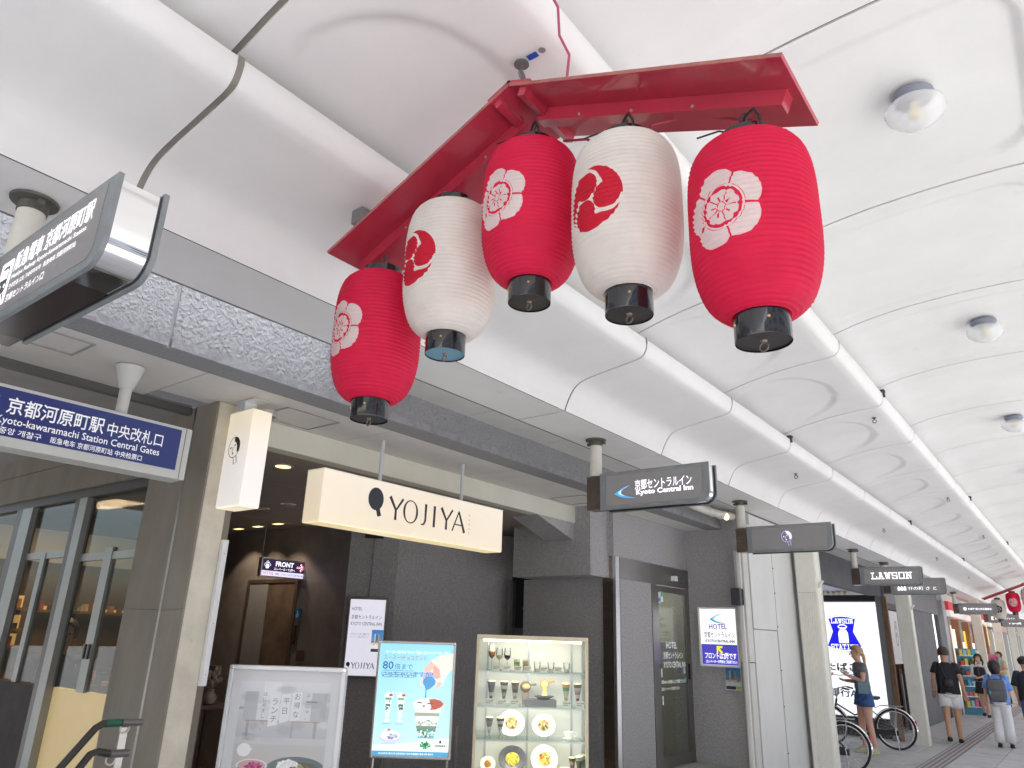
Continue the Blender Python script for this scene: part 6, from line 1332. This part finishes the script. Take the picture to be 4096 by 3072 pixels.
for r_ in range(6):
    mb = MB(); mb.box(-.3, .3, -.16, -.02, .2 + r_ * .27, .215 + r_ * .27); P('shelf', mb, alu, t)
    for k in range(5):
        c = q.choice(['#e6c84a', '#4ab0d0', '#e8e4dc', '#3a3f48', '#d86a8a', '#9ad0dc', '#c8483c']); mb = MB(); mb.box(-.28 + k * .115, -.19 + k * .115, -.14, -.05, .216 + r_ * .27, .216 + r_ * .27 + q.uniform(.1, .2)); P('packet', mb, M('pack_' + c[1:], c, .35), t)
t = T('goods_rack', 'second display rack with red hanging goods farther down the arcade', 'rack', (-2.95, 30.5, 0), 30)
mb = MB(); mb.box(-.35, .35, -.02, .02, 0, 1.6); P('back_panel', mb, M('rack_pink', '#c86a90', .5), t)
for r_ in range(5):
    for k in range(4):
        c = q.choice(['#e6a8b8', '#b8406a', '#e8e4dc', '#7ac0d8', '#d8485c']); mb = MB(); mb.box(-.32 + k * .165, -.19 + k * .165, -.12, -.021, .2 + r_ * .27, .2 + r_ * .27 + .2); P('packet', mb, M('pack_' + c[1:], c, .35), t)

# ------------------------------------------------------------------ bicycles
bk_dark = M('bike_dark', (.03, .03, .035), .3, coat=.3); rub = M('tyre_rubber', (.025, .025, .026), .8)
def make_bike():
    t = T('bicycle', 'dark city bicycle with a front basket parked before the lit store box', 'bicycle', (-3.12, 15.42, 0), 6, 'city bicycles parked by the store')
    wr = .335
    for x, fr_ in ((0, False), (-1.10, True)):
        mb = MB(); mb.torus((x, 0, wr), .295, .011, 'y', 44, 6); w = P('wheel', mb, chrome if not fr_ else alu, t, smooth=True)
        mb = MB(); mb.torus((x, 0, wr), .317, .019, 'y', 44, 8); P('tyre', mb, rub, w, smooth=True)
        mb = MB()
        for k in range(28):
            a = 2 * math.pi * k / 28; b = a + (.45 if k % 2 else -.45); y = .025 if k % 4 < 2 else -.025
            mb.tube([(x + .02 * math.cos(b), y, wr + .02 * math.sin(b)), (x + .292 * math.cos(a), 0, wr + .292 * math.sin(a))], .0016, 4, False)
        P('spokes', mb, M('spoke', (.8, .8, .8), .2, 1.), w)
        mb = MB(); mb.tube([(x, -.05, wr), (x, .05, wr)], .022, 12); P('hub', mb, alu, w)
        mb = MB(); n = 26; A = []
        for k in range(n + 1):
            a = R(-8 + 165 * k / n) if not fr_ else R(25 + 150 * k / n); row = []
            for (dy, dr) in ((-.028, -.012), (-.016, .002), (0, .006), (.016, .002), (.028, -.012)): row.append(mb.bm.verts.new((x + (.352 + dr) * math.cos(a), dy, wr + (.352 + dr) * math.sin(a))))
            A.append(row)
        for p, q_ in zip(A, A[1:]):
            for a, b, c, d in zip(p, p[1:], q_[1:], q_): mb.bm.faces.new((a, b, c, d))
        P('mudguard', mb, chrome, t, smooth=True)
    mb = MB()
    bb = (-.46, 0, .28); st = (-.40 - .05, 0, .74); st = (-.36, 0, .62); hd = (-.93, 0, .78); hb_ = (-.96, 0, .64)
    mb.tube([bb, st], .017, 10); mb.tube([bb, (-.75, 0, .42), hb_], .02, 10); mb.tube([st, (-.65, 0, .52), (-.955, 0, .70)], .015, 10); mb.tube([hd, hb_], .019, 10)
    for s in (-1, 1):
        mb.tube([(0, s * .055, wr), (-.2, s * .04, .30), bb], .011, 8); mb.tube([(0, s * .055, wr), st], .009, 8); mb.tube([hb_, (-1.02, s * .05, .55), (-1.10, s * .055, wr)], .012, 8)
    P('frame', mb, bk_dark, t, smooth=True)
    mb = MB(); mb.tube([st, (-.335, 0, .80)], .012, 8); P('seat_post', mb, chrome, t)
    mb = MB(); mb.loft([(-.33, 0, .80, .10, .05), (-.32, 0, .83, .135, .085), (-.32, 0, .86, .13, .08), (-.33, 0, .87, .09, .04)], 18); P('saddle', mb, bk_dark, t, smooth=True)
    mb = MB(); mb.tube([hd, (-.90, 0, .95)], .012, 8); mb.tube([(-.68, -.27, .96), (-.80, -.26, .99), (-.90, -.12, .96), (-.90, .12, .96), (-.80, .26, .99), (-.68, .27, .96)], .011, 8); P('handlebar', mb, chrome, t, smooth=True)
    for s in (-1, 1): mb = MB(); mb.tube([(-.66, s * .27, .957), (-.77, s * .265, .982)], .016, 10); P('grip', mb, rub, t)
    mb = MB(); bx = -1.12
    for z, hx, hy in ((.74, .11, .13), (.80, .12, .145), (.87, .13, .16), (.94, .14, .175)):
        c = [(bx - hx, -hy, z), (bx + hx, -hy, z), (bx + hx, hy, z), (bx - hx, hy, z), (bx - hx, -hy, z)]; mb.tube(c, .003, 5, False)
    for k in range(7):
        u = -1 + 2 * k / 6
        for s in (-1, 1): mb.tube([(bx + s * .11, u * .13, .74), (bx + s * .14, u * .175, .94)], .0022, 4, False); mb.tube([(bx + u * .11, s * .13, .74), (bx + u * .14, s * .175, .94)], .0022, 4, False)
        mb.tube([(bx - .11, u * .13, .74), (bx + .11, u * .13, .74)], .0022, 4, False)
    P('basket', mb, M('basket_wire', (.6, .62, .62), .3, .9), t)
    mb = MB(); 
    for s in (-1, 1): mb.tube([(-.30, s * .05, .66), (-.20, s * .06, .715), (.12, s * .06, .715), (.16, s * .03, .715)], .006, 6); mb.tube([(.05, s * .06, .715), (0, s * .056, wr)], .005, 6)
    for k in range(4): mb.tube([(-.18 + k * .09, -.06, .715), (-.18 + k * .09, .06, .715)], .004, 5)
    P('rear_rack', mb, M('rack_steel', (.5, .5, .52), .3, .9), t)
    mb = MB(); mb.box(-.50, .05, -.045, -.03, .235, .325, .012); P('chain_case', mb, bk_dark, t)
    mb = MB(); mb.tube([bb, (-.46, -.07, .28), (-.54, -.075, .14)], .009, 8); mb.tube([bb, (-.46, .07, .28), (-.38, .075, .42)], .009, 8); P('crank', mb, alu, t)
    for x, y, z in ((-.54, -.11, .14), (-.38, .11, .42)): mb = MB(); mb.box(x - .04, x + .04, y - .035, y + .035, z - .01, z + .01, .004); P('pedal', mb, rub, t)
    mb = MB(); mb.tube([(.0, .07, .33), (.03, .10, .02), (.06, .12, .005)], .008, 7); mb.tube([(.0, -.07, .33), (.03, -.10, .02), (.06, -.12, .005)], .008, 7); P('kickstand', mb, chrome, t)
    mb = MB(); mb.box(.325, .345, -.02, .02, .42, .50, .004); P('reflector', mb, M('reflector_red', '#c8262c', .2, emit=H('#c8262c'), es=.3), t)
    return t
b1 = make_bike()
b2 = copy_tree(b1); b2.location = (-3.13, 12.05, 0); b2.rotation_euler = (0, 0, R(12)); b2['label'] = 'city bicycle half hidden behind the first post, nearest the viewer'

# ------------------------------------------------------------------ people
skin_l = M('skin_light', '#dcae98', .5); skin_t = M('skin_tan', '#c89a7e', .5)
BASE = dict(pelvis=(0, 0, .53, .062, .05), waist=(0, 0, .60, .055, .045), chest=(0, 0, .72, .07, .05), neck0=(0, .006, .815, .032, .032), neck=(0, .0, .85, .027, .027), head1=(0, -.010, .885, .042, .046), head2=(0, -.006, .93, .046, .054), head3=(0, .0, .972, .036, .044))
def limbs(**k):
    j = dict(BASE)
    for s, n in ((1, 'L'), (-1, 'R')):
        j['sh' + n] = (.092 * s, 0, .80, .032, .032); j['el' + n] = (.112 * s, .012, .645, .024, .024); j['wr' + n] = (.118 * s, -.015, .51, .016, .016)
        j['hip' + n] = (.048 * s, 0, .50, .055, .055); j['kn' + n] = (.05 * s, -.004, .285, .036, .036); j['an' + n] = (.052 * s, .008, .05, .023, .023); j['toe' + n] = (.056 * s, -.062, .018, .022, .016)
    for a, v in k.items():
        b = j[a]; j[a] = tuple(v) + b[3:] if len(v) == 3 else tuple(v)
    return j
EDGES = [('pelvis', 'waist'), ('waist', 'chest'), ('chest', 'neck0'), ('neck0', 'neck'), ('neck', 'head1'), ('head1', 'head2'), ('head2', 'head3')]
for n in 'LR': EDGES += [('chest', 'sh' + n), ('sh' + n, 'el' + n), ('el' + n, 'wr' + n), ('pelvis', 'hip' + n), ('hip' + n, 'kn' + n), ('kn' + n, 'an' + n), ('an' + n, 'toe' + n)]
def body(t, J, Ht, mat, hands=True):
    names = list(J); co = [Vector(J[n][:3]) * Ht for n in names]; rad = [(J[n][3] * Ht, J[n][4] * Ht) for n in names]; ed = [(names.index(a), names.index(b)) for a, b in EDGES]
    for n, s in (('L', 1), ('R', -1)):
        w = Vector(J['wr' + n][:3]); e = Vector(J['el' + n][:3]); d = (w - e).normalized(); side = Vector((1, 0, 0)); side = (side - d * side.dot(d)); side = side.normalized() if side.length > .2 else Vector((0, 1, 0)); nn = d.cross(side)
        i0 = names.index('wr' + n); co.append((w + d * .035) * Ht); rad.append((.020 * Ht, .012 * Ht)); pi = len(co) - 1; ed.append((i0, pi))
        for k, (off, ln) in enumerate(((-.016, .040), (-.005, .047), (.006, .044), (.016, .034))):
            p1 = w + d * .055 + side * off; p2 = p1 + d * ln * .55 + nn * .006; p3 = p2 + d * ln * .4 + nn * .014
            b = len(co); co += [p1 * Ht, p2 * Ht, p3 * Ht]; rad += [(.0066 * Ht, .0066 * Ht), (.0056 * Ht, .0056 * Ht), (.0045 * Ht, .0045 * Ht)]; ed += [(pi, b), (b, b + 1), (b + 1, b + 2)]
        q1 = w + d * .022 - side * .022 * s; q2 = q1 + d * .024 - side * .012 * s; b = len(co); co += [q1 * Ht, q2 * Ht]; rad += [(.008 * Ht, .008 * Ht), (.006 * Ht, .006 * Ht)]; ed += [(i0, b), (b, b + 1)]
    me = bpy.data.meshes.new('body'); me.from_pydata([tuple(c) for c in co], ed, []); o = bpy.data.objects.new('body', me); COL.objects.link(o); o.parent = t
    sk = o.modifiers.new('skin', 'SKIN'); sk.use_smooth_shade = True; sv = me.skin_vertices[0].data if me.skin_vertices else None
    if sv is None:
        bm = bmesh.new(); bm.from_mesh(me); bm.verts.layers.skin.verify(); bm.to_mesh(me); bm.free(); sv = me.skin_vertices[0].data
    for i, r_ in enumerate(rad): sv[i].radius = r_; sv[i].use_root = (i == 0)
    su = o.modifiers.new('sub', 'SUBSURF'); su.levels = 2; su.render_levels = 2; me.materials.append(mat); return o
def top(t, J, Ht, mat, zlo, grow=1.0, sleeve=.55, name='shirt', lean=0.):
    c = Vector(J['chest'][:3]); w = Vector(J['waist'][:3]); p = Vector(J['pelvis'][:3]); nk = Vector(J['neck0'][:3]); g = grow
    def at(z):
        k = (z - p.z) / (nk.z - p.z); q_ = p.lerp(nk, k); return q_
    rings = []
    for z, rx, ry in ((zlo, .098, .075), (.58, .093, .070), (.66, .094, .068), (.73, .099, .069), (.77, .098, .066), (.80, .080, .058), (.818, .055, .046), (.832, .034, .036)):
        if z < zlo: continue
        q_ = at(z); k = g if z < .8 else 1.; rings.append((q_.x * Ht, q_.y * Ht, z * Ht, rx * k * Ht, ry * k * Ht))
    mb = MB(); mb.loft(rings, 20, True)
    for n in 'LR':
        s = Vector(J['sh' + n][:3]); e = Vector(J['el' + n][:3]); wv = Vector(J['wr' + n][:3]); inn = s.lerp(Vector((0, s.y, s.z + .012)), .35)
        if sleeve <= 1: mb.tube([inn * Ht, s * Ht, s.lerp(e, sleeve * .6) * Ht, s.lerp(e, sleeve) * Ht], [.030 * Ht, .037 * Ht, .037 * Ht * g, .039 * Ht * g], 14); mb.sph((s + Vector((0, 0, -.002))) * Ht, .037 * Ht, 1, 1, 1, 12, 8)
        else: mb.tube([inn * Ht, s * Ht, e * Ht, e.lerp(wv, .9) * Ht], [.030 * Ht, .037 * Ht, .032 * Ht, .026 * Ht], 14); mb.sph((s + Vector((0, 0, -.002))) * Ht, .037 * Ht, 1, 1, 1, 12, 8)
    o = P(name, mb, mat, t, smooth='all'); 
    return o
def bottoms(t, J, Ht, mat, k_len, name='shorts', flare=1.15, waist=.60):
    p = Vector(J['pelvis'][:3]); mb = MB()
    mb.loft([(p.x * Ht, p.y * Ht, .465 * Ht, .098 * Ht, .084 * Ht), (p.x * Ht, p.y * Ht, .51 * Ht, .106 * Ht, .088 * Ht), (p.x * Ht, p.y * Ht, .56 * Ht, .093 * Ht, .070 * Ht), (p.x * Ht, p.y * Ht, waist * Ht, .087 * Ht, .066 * Ht)], 20)
    for n in 'LR':
        h, k, a = [Vector(J[q_ + n][:3]) for q_ in ('hip', 'kn', 'an')]
        if k_len <= 1: mb.tube([(h + Vector((0, 0, .02))) * Ht, h.lerp(k, k_len * .5) * Ht, h.lerp(k, k_len) * Ht], [.060 * Ht, .058 * flare * Ht, .060 * flare * Ht], 16)
        else: mb.tube([(h + Vector((0, 0, .02))) * Ht, h.lerp(k, .5) * Ht, k * Ht, k.lerp(a, .5) * Ht, k.lerp(a, min(1., k_len - 1)) * Ht], [.060 * Ht, .056 * Ht, .046 * Ht * flare, .044 * Ht * flare, .042 * Ht * flare], 16)
    return P(name, mb, mat, t, smooth='all')
def hair(t, J, Ht, mat, length=.0, big=1., face=-.35):
    c = (Vector(J['head2'][:3]) + Vector((0, .006, .008))) * Ht; r_ = .062 * Ht * big
    bm = bmesh.new(); bmesh.ops.create_uvsphere(bm, u_segments=24, v_segments=18, radius=1)
    kill = [v for v in bm.verts if (v.co.y < face and v.co.z < .42 - .3 * abs(v.co.x)) or v.co.z < -.55 - length * 6]
    bmesh.ops.delete(bm, geom=kill, context='VERTS')
    for v in bm.verts:
        z = v.co.z
        if z < 0 and length > 0: z *= 1 + length * 9
        n_ = 1 + .05 * math.sin(v.co.x * 23 + z * 7) * math.cos(v.co.y * 19); v.co = Vector((c.x + v.co.x * r_ * .93 * n_, c.y + v.co.y * r_ * 1.08 * n_, c.z + z * r_ * 1.02))
    o = P('hair', bm, mat, t, smooth='all'); m = o.modifiers.new('thick', 'SOLIDIFY'); m.thickness = .012 * Ht / 1.7; m.offset = -1; return o
def face(t, J, Ht, mat, skinm):
    h = Vector(J['head2'][:3]); y = h.y - .052
    mb = MB(); mb.loft([(0, (y - .012) * Ht, (.900) * Ht, .008 * Ht, .010 * Ht), (0, (y - .006) * Ht, .918 * Ht, .005 * Ht, .007 * Ht), (0, y * Ht, .935 * Ht, .004 * Ht, .004 * Ht)], 8); o = P('nose', mb, skinm, t, smooth='all'); o.location.x = h.x * Ht
    for s in (-1, 1):
        mb = MB(); mb.sph(((h.x + .019 * s) * Ht, (y + .004) * Ht, .928 * Ht), .0055 * Ht, 1.5, .6, .7, 8, 6); P('eye', mb, M('eye_dark', (.03, .025, .02), .3), t)
        mb = MB(); mb.sph(((h.x + .050 * s) * Ht, (h.y + .004) * Ht, .915 * Ht), .013 * Ht, .45, .8, 1.3, 8, 6); P('ear', mb, skinm, t)
    mb = MB(); mb.sph((h.x * Ht, (y + .006) * Ht, .885 * Ht), .012 * Ht, 1.2, .4, .35, 8, 6); P('mouth', mb, M('lips', '#b06a62', .5), t)
def shoes(t, J, Ht, mat, sole=None):
    for n in 'LR':
        a, b = Vector(J['an' + n][:3]), Vector(J['toe' + n][:3]); d = b - a; d.z = 0; d = d.normalized(); c = a + d * .034
        mb = MB(); mb.loft([(0, 0, 0, .024 * Ht, .066 * Ht), (0, 0, .014 * Ht, .026 * Ht, .068 * Ht), (0, .006 * Ht, .030 * Ht, .023 * Ht, .052 * Ht), (0, .02 * Ht, .045 * Ht, .018 * Ht, .026 * Ht)], 16)
        o = P('shoe', mb, mat, t, smooth='all'); o.location = (c.x * Ht, c.y * Ht, max(0, (a.z - .05)) * Ht); o.rotation_euler = (0, 0, math.atan2(d.x, -d.y))
        if sole: mb = MB(); mb.loft([(0, 0, 0, .027 * Ht, .070 * Ht), (0, 0, .010 * Ht, .027 * Ht, .070 * Ht)], 16); q_ = P('sole', mb, sole, o)
def bag(t, pts, size, mat, strap, name='bag', strapm=None):
    mb = MB(); x, y, z = pts; a, b, c = size; mb.box(x - a, x + a, y - b, y + b, z - c, z + c, min(a, b, c) * .55); P(name, mb, mat, t, smooth=True)
    mb = MB(); mb.tube(strap, .009, 6); P('strap', mb, strapm or mat, t)
blk = M('cloth_black', (.022, .022, .028), .85, var=.2, vs=30); wht = M('cloth_white', (.74, .74, .76), .85, var=.04, vs=20); dk_hair = M('hair_dark', (.022, .018, .017), .5, var=.3, vs=60)
# woman eating in front of the store box
t = T('person', 'woman with blond plait, grey top and denim shorts eating from a tray', 'person', (-3.42, 14.62, 0), -58)
Ht = 1.73; J = limbs(elL=(.118, -.02, .655), wrL=(.06, -.125, .70), elR=(-.118, -.005, .645), wrR=(-.035, -.13, .655), neck=(0, -.008, .85), head1=(0, -.022, .885), head2=(0, -.018, .93), head3=(0, -.012, .972), knL=(.05, .015, .285), anL=(.052, .05, .05), toeL=(.06, -.02, .018), knR=(-.05, -.02, .285), anR=(-.055, -.01, .05), toeR=(-.06, -.08, .018), pelvis=(0, .01, .53, .066, .06), hipL=(.048, .015, .50, .062, .064), hipR=(-.048, .005, .50, .062, .064))
body(t, J, Ht, skin_l); top(t, J, Ht, M('top_grey', '#6d7178', .85, var=.08, vs=25), .585, .98, .42); bottoms(t, J, Ht, M('denim', '#3f5f94', .85, var=.18, vs=40), .36, 'denim_shorts', 1.22, .615); blond = M('hair_blond', '#b79a72', .5, var=.25, vs=60); hair(t, J, Ht, blond); face(t, J, Ht, None, skin_l)
mb = MB(); mb.tube([(0, .035 * Ht, .93 * Ht), (0, .055 * Ht, .885 * Ht), (.0, .058 * Ht, .83 * Ht), (.0, .066 * Ht, .76 * Ht), (0, .070 * Ht, .70 * Ht)], [.022 * Ht, .018 * Ht, .013 * Ht, .010 * Ht, .004 * Ht], 10); P('plait', mb, blond, t, smooth='all')
mb = MB(); mb.tube([(-.055 * Ht, -.04 * Ht, .965 * Ht), (0, -.065 * Ht, .975 * Ht), (.055 * Ht, -.04 * Ht, .965 * Ht)], .008, 6); P('sunglasses', mb, M('glasses_dark', (.2, .18, .2), .2), t)
shoes(t, J, Ht, M('shoe_mint', '#b9c9b4', .6), M('sole_yellow', '#d8e04a', .6))
bag(t, (.115 * Ht, -.03 * Ht, .60 * Ht), (.05, .09, .10), M('pouch_blue', '#6f8894', .8), [(-.05 * Ht, .04 * Ht, .80 * Ht), (.03 * Ht, -.075 * Ht, .74 * Ht), (.11 * Ht, -.07 * Ht, .64 * Ht)], 'shoulder_pouch')
t2 = T('food_tray', 'white paper tray of food held by the woman in grey', 'food tray', (-3.62, 14.48, 1.245), -58); mb = MB(); mb.loft([(0, 0, 0, .07, .045), (0, 0, .03, .09, .06)], 14); P('tray', mb, pr_white, t2); mb = MB(); [mb.sph((rnd.uniform(-.05, .05), rnd.uniform(-.03, .03), .035), .018, 1, 1, 1, 8, 6) for k in range(6)]; stuff(P('snack', mb, M('snack', '#d8c8b0', .6), t2))
# companion mostly behind the post
t = T('person', 'person mostly hidden behind the first post holding a white cup', 'person', (-4.08, 13.98, 0), 118)
Ht = 1.72; J = limbs(elL=(.118, -.03, .655), wrL=(.055, -.14, .715), elR=(-.118, -.03, .65), wrR=(-.05, -.14, .69))
body(t, J, Ht, skin_l); top(t, J, Ht, M('top_beige', '#b9b2a4', .85), .50, 1., .5); bottoms(t, J, Ht, M('short_navy', '#3a4050', .85), .8); hair(t, J, Ht, M('hair_brown', '#5a4534', .5)); face(t, J, Ht, None, skin_l); shoes(t, J, Ht, M('shoe_white', (.7, .7, .7), .6))
t2 = T('paper_cup', 'white paper cup held by the person behind the first post', 'cup', (-3.87, 14.10, 1.20), 0); mb = MB(); mb.lathe([(.035, 0), (.05, .10)], 16); P('cup_body', mb, pr_white, t2)
# man in black, walking away
t = T('person', 'man in black t-shirt and white shorts walking away with a sling bag', 'person', (-2.5, 17.55, 0), 184)
Ht = 1.76; J = limbs(elL=(.135, .02, .65), wrL=(.15, -.03, .525), elR=(-.135, .03, .65), wrR=(-.15, .01, .52), knL=(.05, .03, .287), anL=(.05, .115, .075), toeL=(.055, .055, .02), knR=(-.045, -.045, .287), anR=(-.04, -.055, .045), toeR=(-.042, -.125, .016))
body(t, J, Ht, skin_t); top(t, J, Ht, blk, .50, 1.18, .60); bottoms(t, J, Ht, wht, .62, 'white_shorts', 1.3); hair(t, J, Ht, M('hair_brownblack', (.05, .035, .028), .5, var=.3, vs=60), 0, 1.04); shoes(t, J, Ht, blk)
for s in (-1, 1): mb = MB(); mb.sph((.05 * s * Ht, 0, .91 * Ht), .013 * Ht, .5, .8, 1.3, 8, 6); P('ear', mb, skin_t, t)
bag(t, (-.02 * Ht, .098 * Ht, .615 * Ht), (.075, .03, .06), M('bag_black', (.03, .03, .035), .5), [(.07 * Ht, .03 * Ht, .83 * Ht), (.03 * Ht, .10 * Ht, .76 * Ht), (-.01 * Ht, .115 * Ht, .65 * Ht), (-.08 * Ht, .09 * Ht, .62 * Ht)], 'sling_bag')
mb = MB(); mb.torus((0, 0, 0), .019 * Ht, .006, 'z', 14); o = P('wrist_watch', mb, alu, t); o.location = Vector(J['wrL'][:3]) * Ht + Vector((0, 0, .02))
# woman in blue print shirt with a grey backpack
t = T('person', 'woman with dark bob, blue print shirt, white trousers and grey backpack', 'person', (-1.68, 17.6, 0), 182)
Ht = 1.53; J = limbs(elL=(.13, .0, .655), wrL=(.15, -.03, .54), elR=(-.12, -.03, .65), wrR=(-.10, -.09, .57), knL=(.055, -.02, .285), anL=(.07, .03, .055), knR=(-.05, -.02, .285), anR=(-.05, -.02, .05), toeL=(.075, -.04, .02), toeR=(-.052, -.09, .02))
body(t, J, Ht, skin_l); top(t, J, Ht, M('shirt_blueprint', '#6f9ae0', .85, var=.25, vs=14, stain=(H('#e6ecf8'), 9, .62)), .49, 1.14, .95); bottoms(t, J, Ht, wht, 1.97, 'white_trousers', 1.25); hair(t, J, Ht, dk_hair, .06, 1.18); shoes(t, J, Ht, blk)
gb = M('backpack_grey', '#62626a', .8, var=.1, vs=20)
bp = T('backpack', 'dark grey backpack worn by the woman in the blue print shirt', 'backpack', (-1.68, 17.46, .80), 182) 
mb = MB(); mb.box(-.15, .15, -.005, .15, 0, .40, .09); P('main_pocket', mb, gb, bp, smooth=True); mb = MB(); mb.box(-.12, .12, .145, .19, .03, .20, .025); P('front_pocket', mb, gb, bp, smooth=True)
for s in (-1, 1): mb = MB(); mb.tube([(s * .09, .02, .38), (s * .10, -.03, .47), (s * .10, -.13, .46), (s * .11, -.2, .3)], .016, 6); P('strap', mb, gb, bp)
mb = MB(); mb.box(.09, .12, .18, .195, .14, .2, .004); P('key_tag', mb, M('tag_teal', '#3aa0b0', .5), bp)
# school girl
t = T('person', 'girl in white shirt, dark waistcoat and skirt walking towards the viewer', 'person', (-2.72, 24.9, 0), -8)
Ht = 1.62; J = limbs(elL=(.12, -.01, .65), wrL=(.04, -.10, .63), elR=(-.12, -.01, .65), wrR=(-.05, -.10, .62), knL=(.045, -.05, .29), anL=(.045, -.03, .06), toeL=(.045, -.10, .02), knR=(-.045, .01, .285), anR=(-.045, .07, .075), toeR=(-.045, .0, .02))
body(t, J, Ht, skin_l); top(t, J, Ht, wht, .56, .98, 1.5); mb = MB(); mb.loft([(0, 0, .565 * Ht, .098 * Ht, .074 * Ht), (0, 0, .66 * Ht, .098 * Ht, .072 * Ht), (0, 0, .76 * Ht, .10 * Ht, .071 * Ht), (0, 0, .79 * Ht, .075 * Ht, .066 * Ht)], 20, False); P('waistcoat', mb, blk, t, smooth='all'); mb = MB(); mb.loft([(0, 0, .37 * Ht, .125 * Ht, .11 * Ht), (0, 0, .47 * Ht, .108 * Ht, .09 * Ht), (0, 0, .58 * Ht, .088 * Ht, .068 * Ht)], 24); P('skirt', mb, blk, t, smooth='all'); mb = MB(); mb.box(-.018, .018, -.128, -.122, .66 * Ht, .80 * Ht, .002); P('tie', mb, M('tie_dark', (.12, .06, .08), .7), t)
hair(t, J, Ht, dk_hair, .03, 1.1, -.5); face(t, J, Ht, None, skin_l); shoes(t, J, Ht, blk)
for s in (-1, 1): mb = MB(); mb.tube([(s * .05 * Ht, .02 * Ht, .92 * Ht), (s * .065 * Ht, .0, .86 * Ht), (s * .06 * Ht, -.02 * Ht, .80 * Ht)], [.016 * Ht, .015 * Ht, .008 * Ht], 8); P('bunch', mb, dk_hair, t, smooth='all')
# man in cap at the right edge
t = T('person', 'man in black cap and dark navy shirt at the right edge', 'person', (-1.22, 18.1, 0), 178)
Ht = 1.63; J = limbs(elL=(.13, .02, .65), elR=(-.13, .02, .65), knL=(.05, -.03, .285), anL=(.05, .03, .06), toeL=(.055, -.04, .02))
body(t, J, Ht, skin_t); top(t, J, Ht, M('shirt_navy', '#262a36', .85), .50, 1.15, .95); bottoms(t, J, Ht, M('jeans_blue', '#4a6396', .85, var=.12, vs=30), 1.95, 'jeans', 1.15); hair(t, J, Ht, dk_hair); shoes(t, J, Ht, blk)
mb = MB(); h = Vector(J['head2'][:3]) * Ht; mb.loft([(h.x, h.y, h.z + .01, .062 * Ht, .072 * Ht), (h.x, h.y, h.z + .06, .06 * Ht, .068 * Ht), (h.x, h.y, h.z + .095, .035 * Ht, .04 * Ht)], 20); mb.box(h.x - .05, h.x + .05, h.y - .20, h.y - .09, h.z + .012, h.z + .02, .004); P('cap', mb, blk, t, smooth=True)
mb = MB(); mb.tube([(.09 * Ht, .02, .82 * Ht), (0, .13, .72 * Ht), (-.11 * Ht, .12, .60 * Ht)], .014, 6); P('strap', mb, M('bag_black'), t)
# two people far down the arcade and one behind the station glass
for (x, y, Ht, rz, c1, c2, lab) in ((-3.0, 24.3 + 2.2, 1.66, 60, '#2f7f86', '#3a3a44', 'far person in a teal top standing by the first goods rack'), (-2.72, 30.6, 1.70, -40, '#b9b59a', '#2a2a30', 'far person in a pale olive top by the second goods rack')):
    t = T('person', lab, 'person', (x, y, 0), rz); J = limbs(elL=(.12, -.02, .65), wrL=(.08, -.11, .62)); body(t, J, Ht, skin_l); top(t, J, Ht, M('cl' + c1[1:], c1, .85), .50, 1.05, .9); bottoms(t, J, Ht, M('cl' + c2[1:], c2, .85), 1.97, 'trousers'); hair(t, J, Ht, dk_hair, .02); face(t, J, Ht, None, skin_l); shoes(t, J, Ht, blk)
t = T('person', 'shop assistant with dark tied hair behind the station glass doors', 'person', (-6.95, 2.86, .0), 70); Ht = 1.72
J = limbs(); body(t, J, Ht, skin_l); top(t, J, Ht, M('apron_dark', (.05, .045, .045), .8), .50, 1.05, .9); bottoms(t, J, Ht, blk, 1.97, 'trousers'); hair(t, J, Ht, dk_hair, .0, 1.08); face(t, J, Ht, None, skin_l); shoes(t, J, Ht, blk)
mb = MB(); mb.sph((0, .05 * Ht, .985 * Ht), .028 * Ht); P('hair_bun', mb, dk_hair, t, smooth='all')
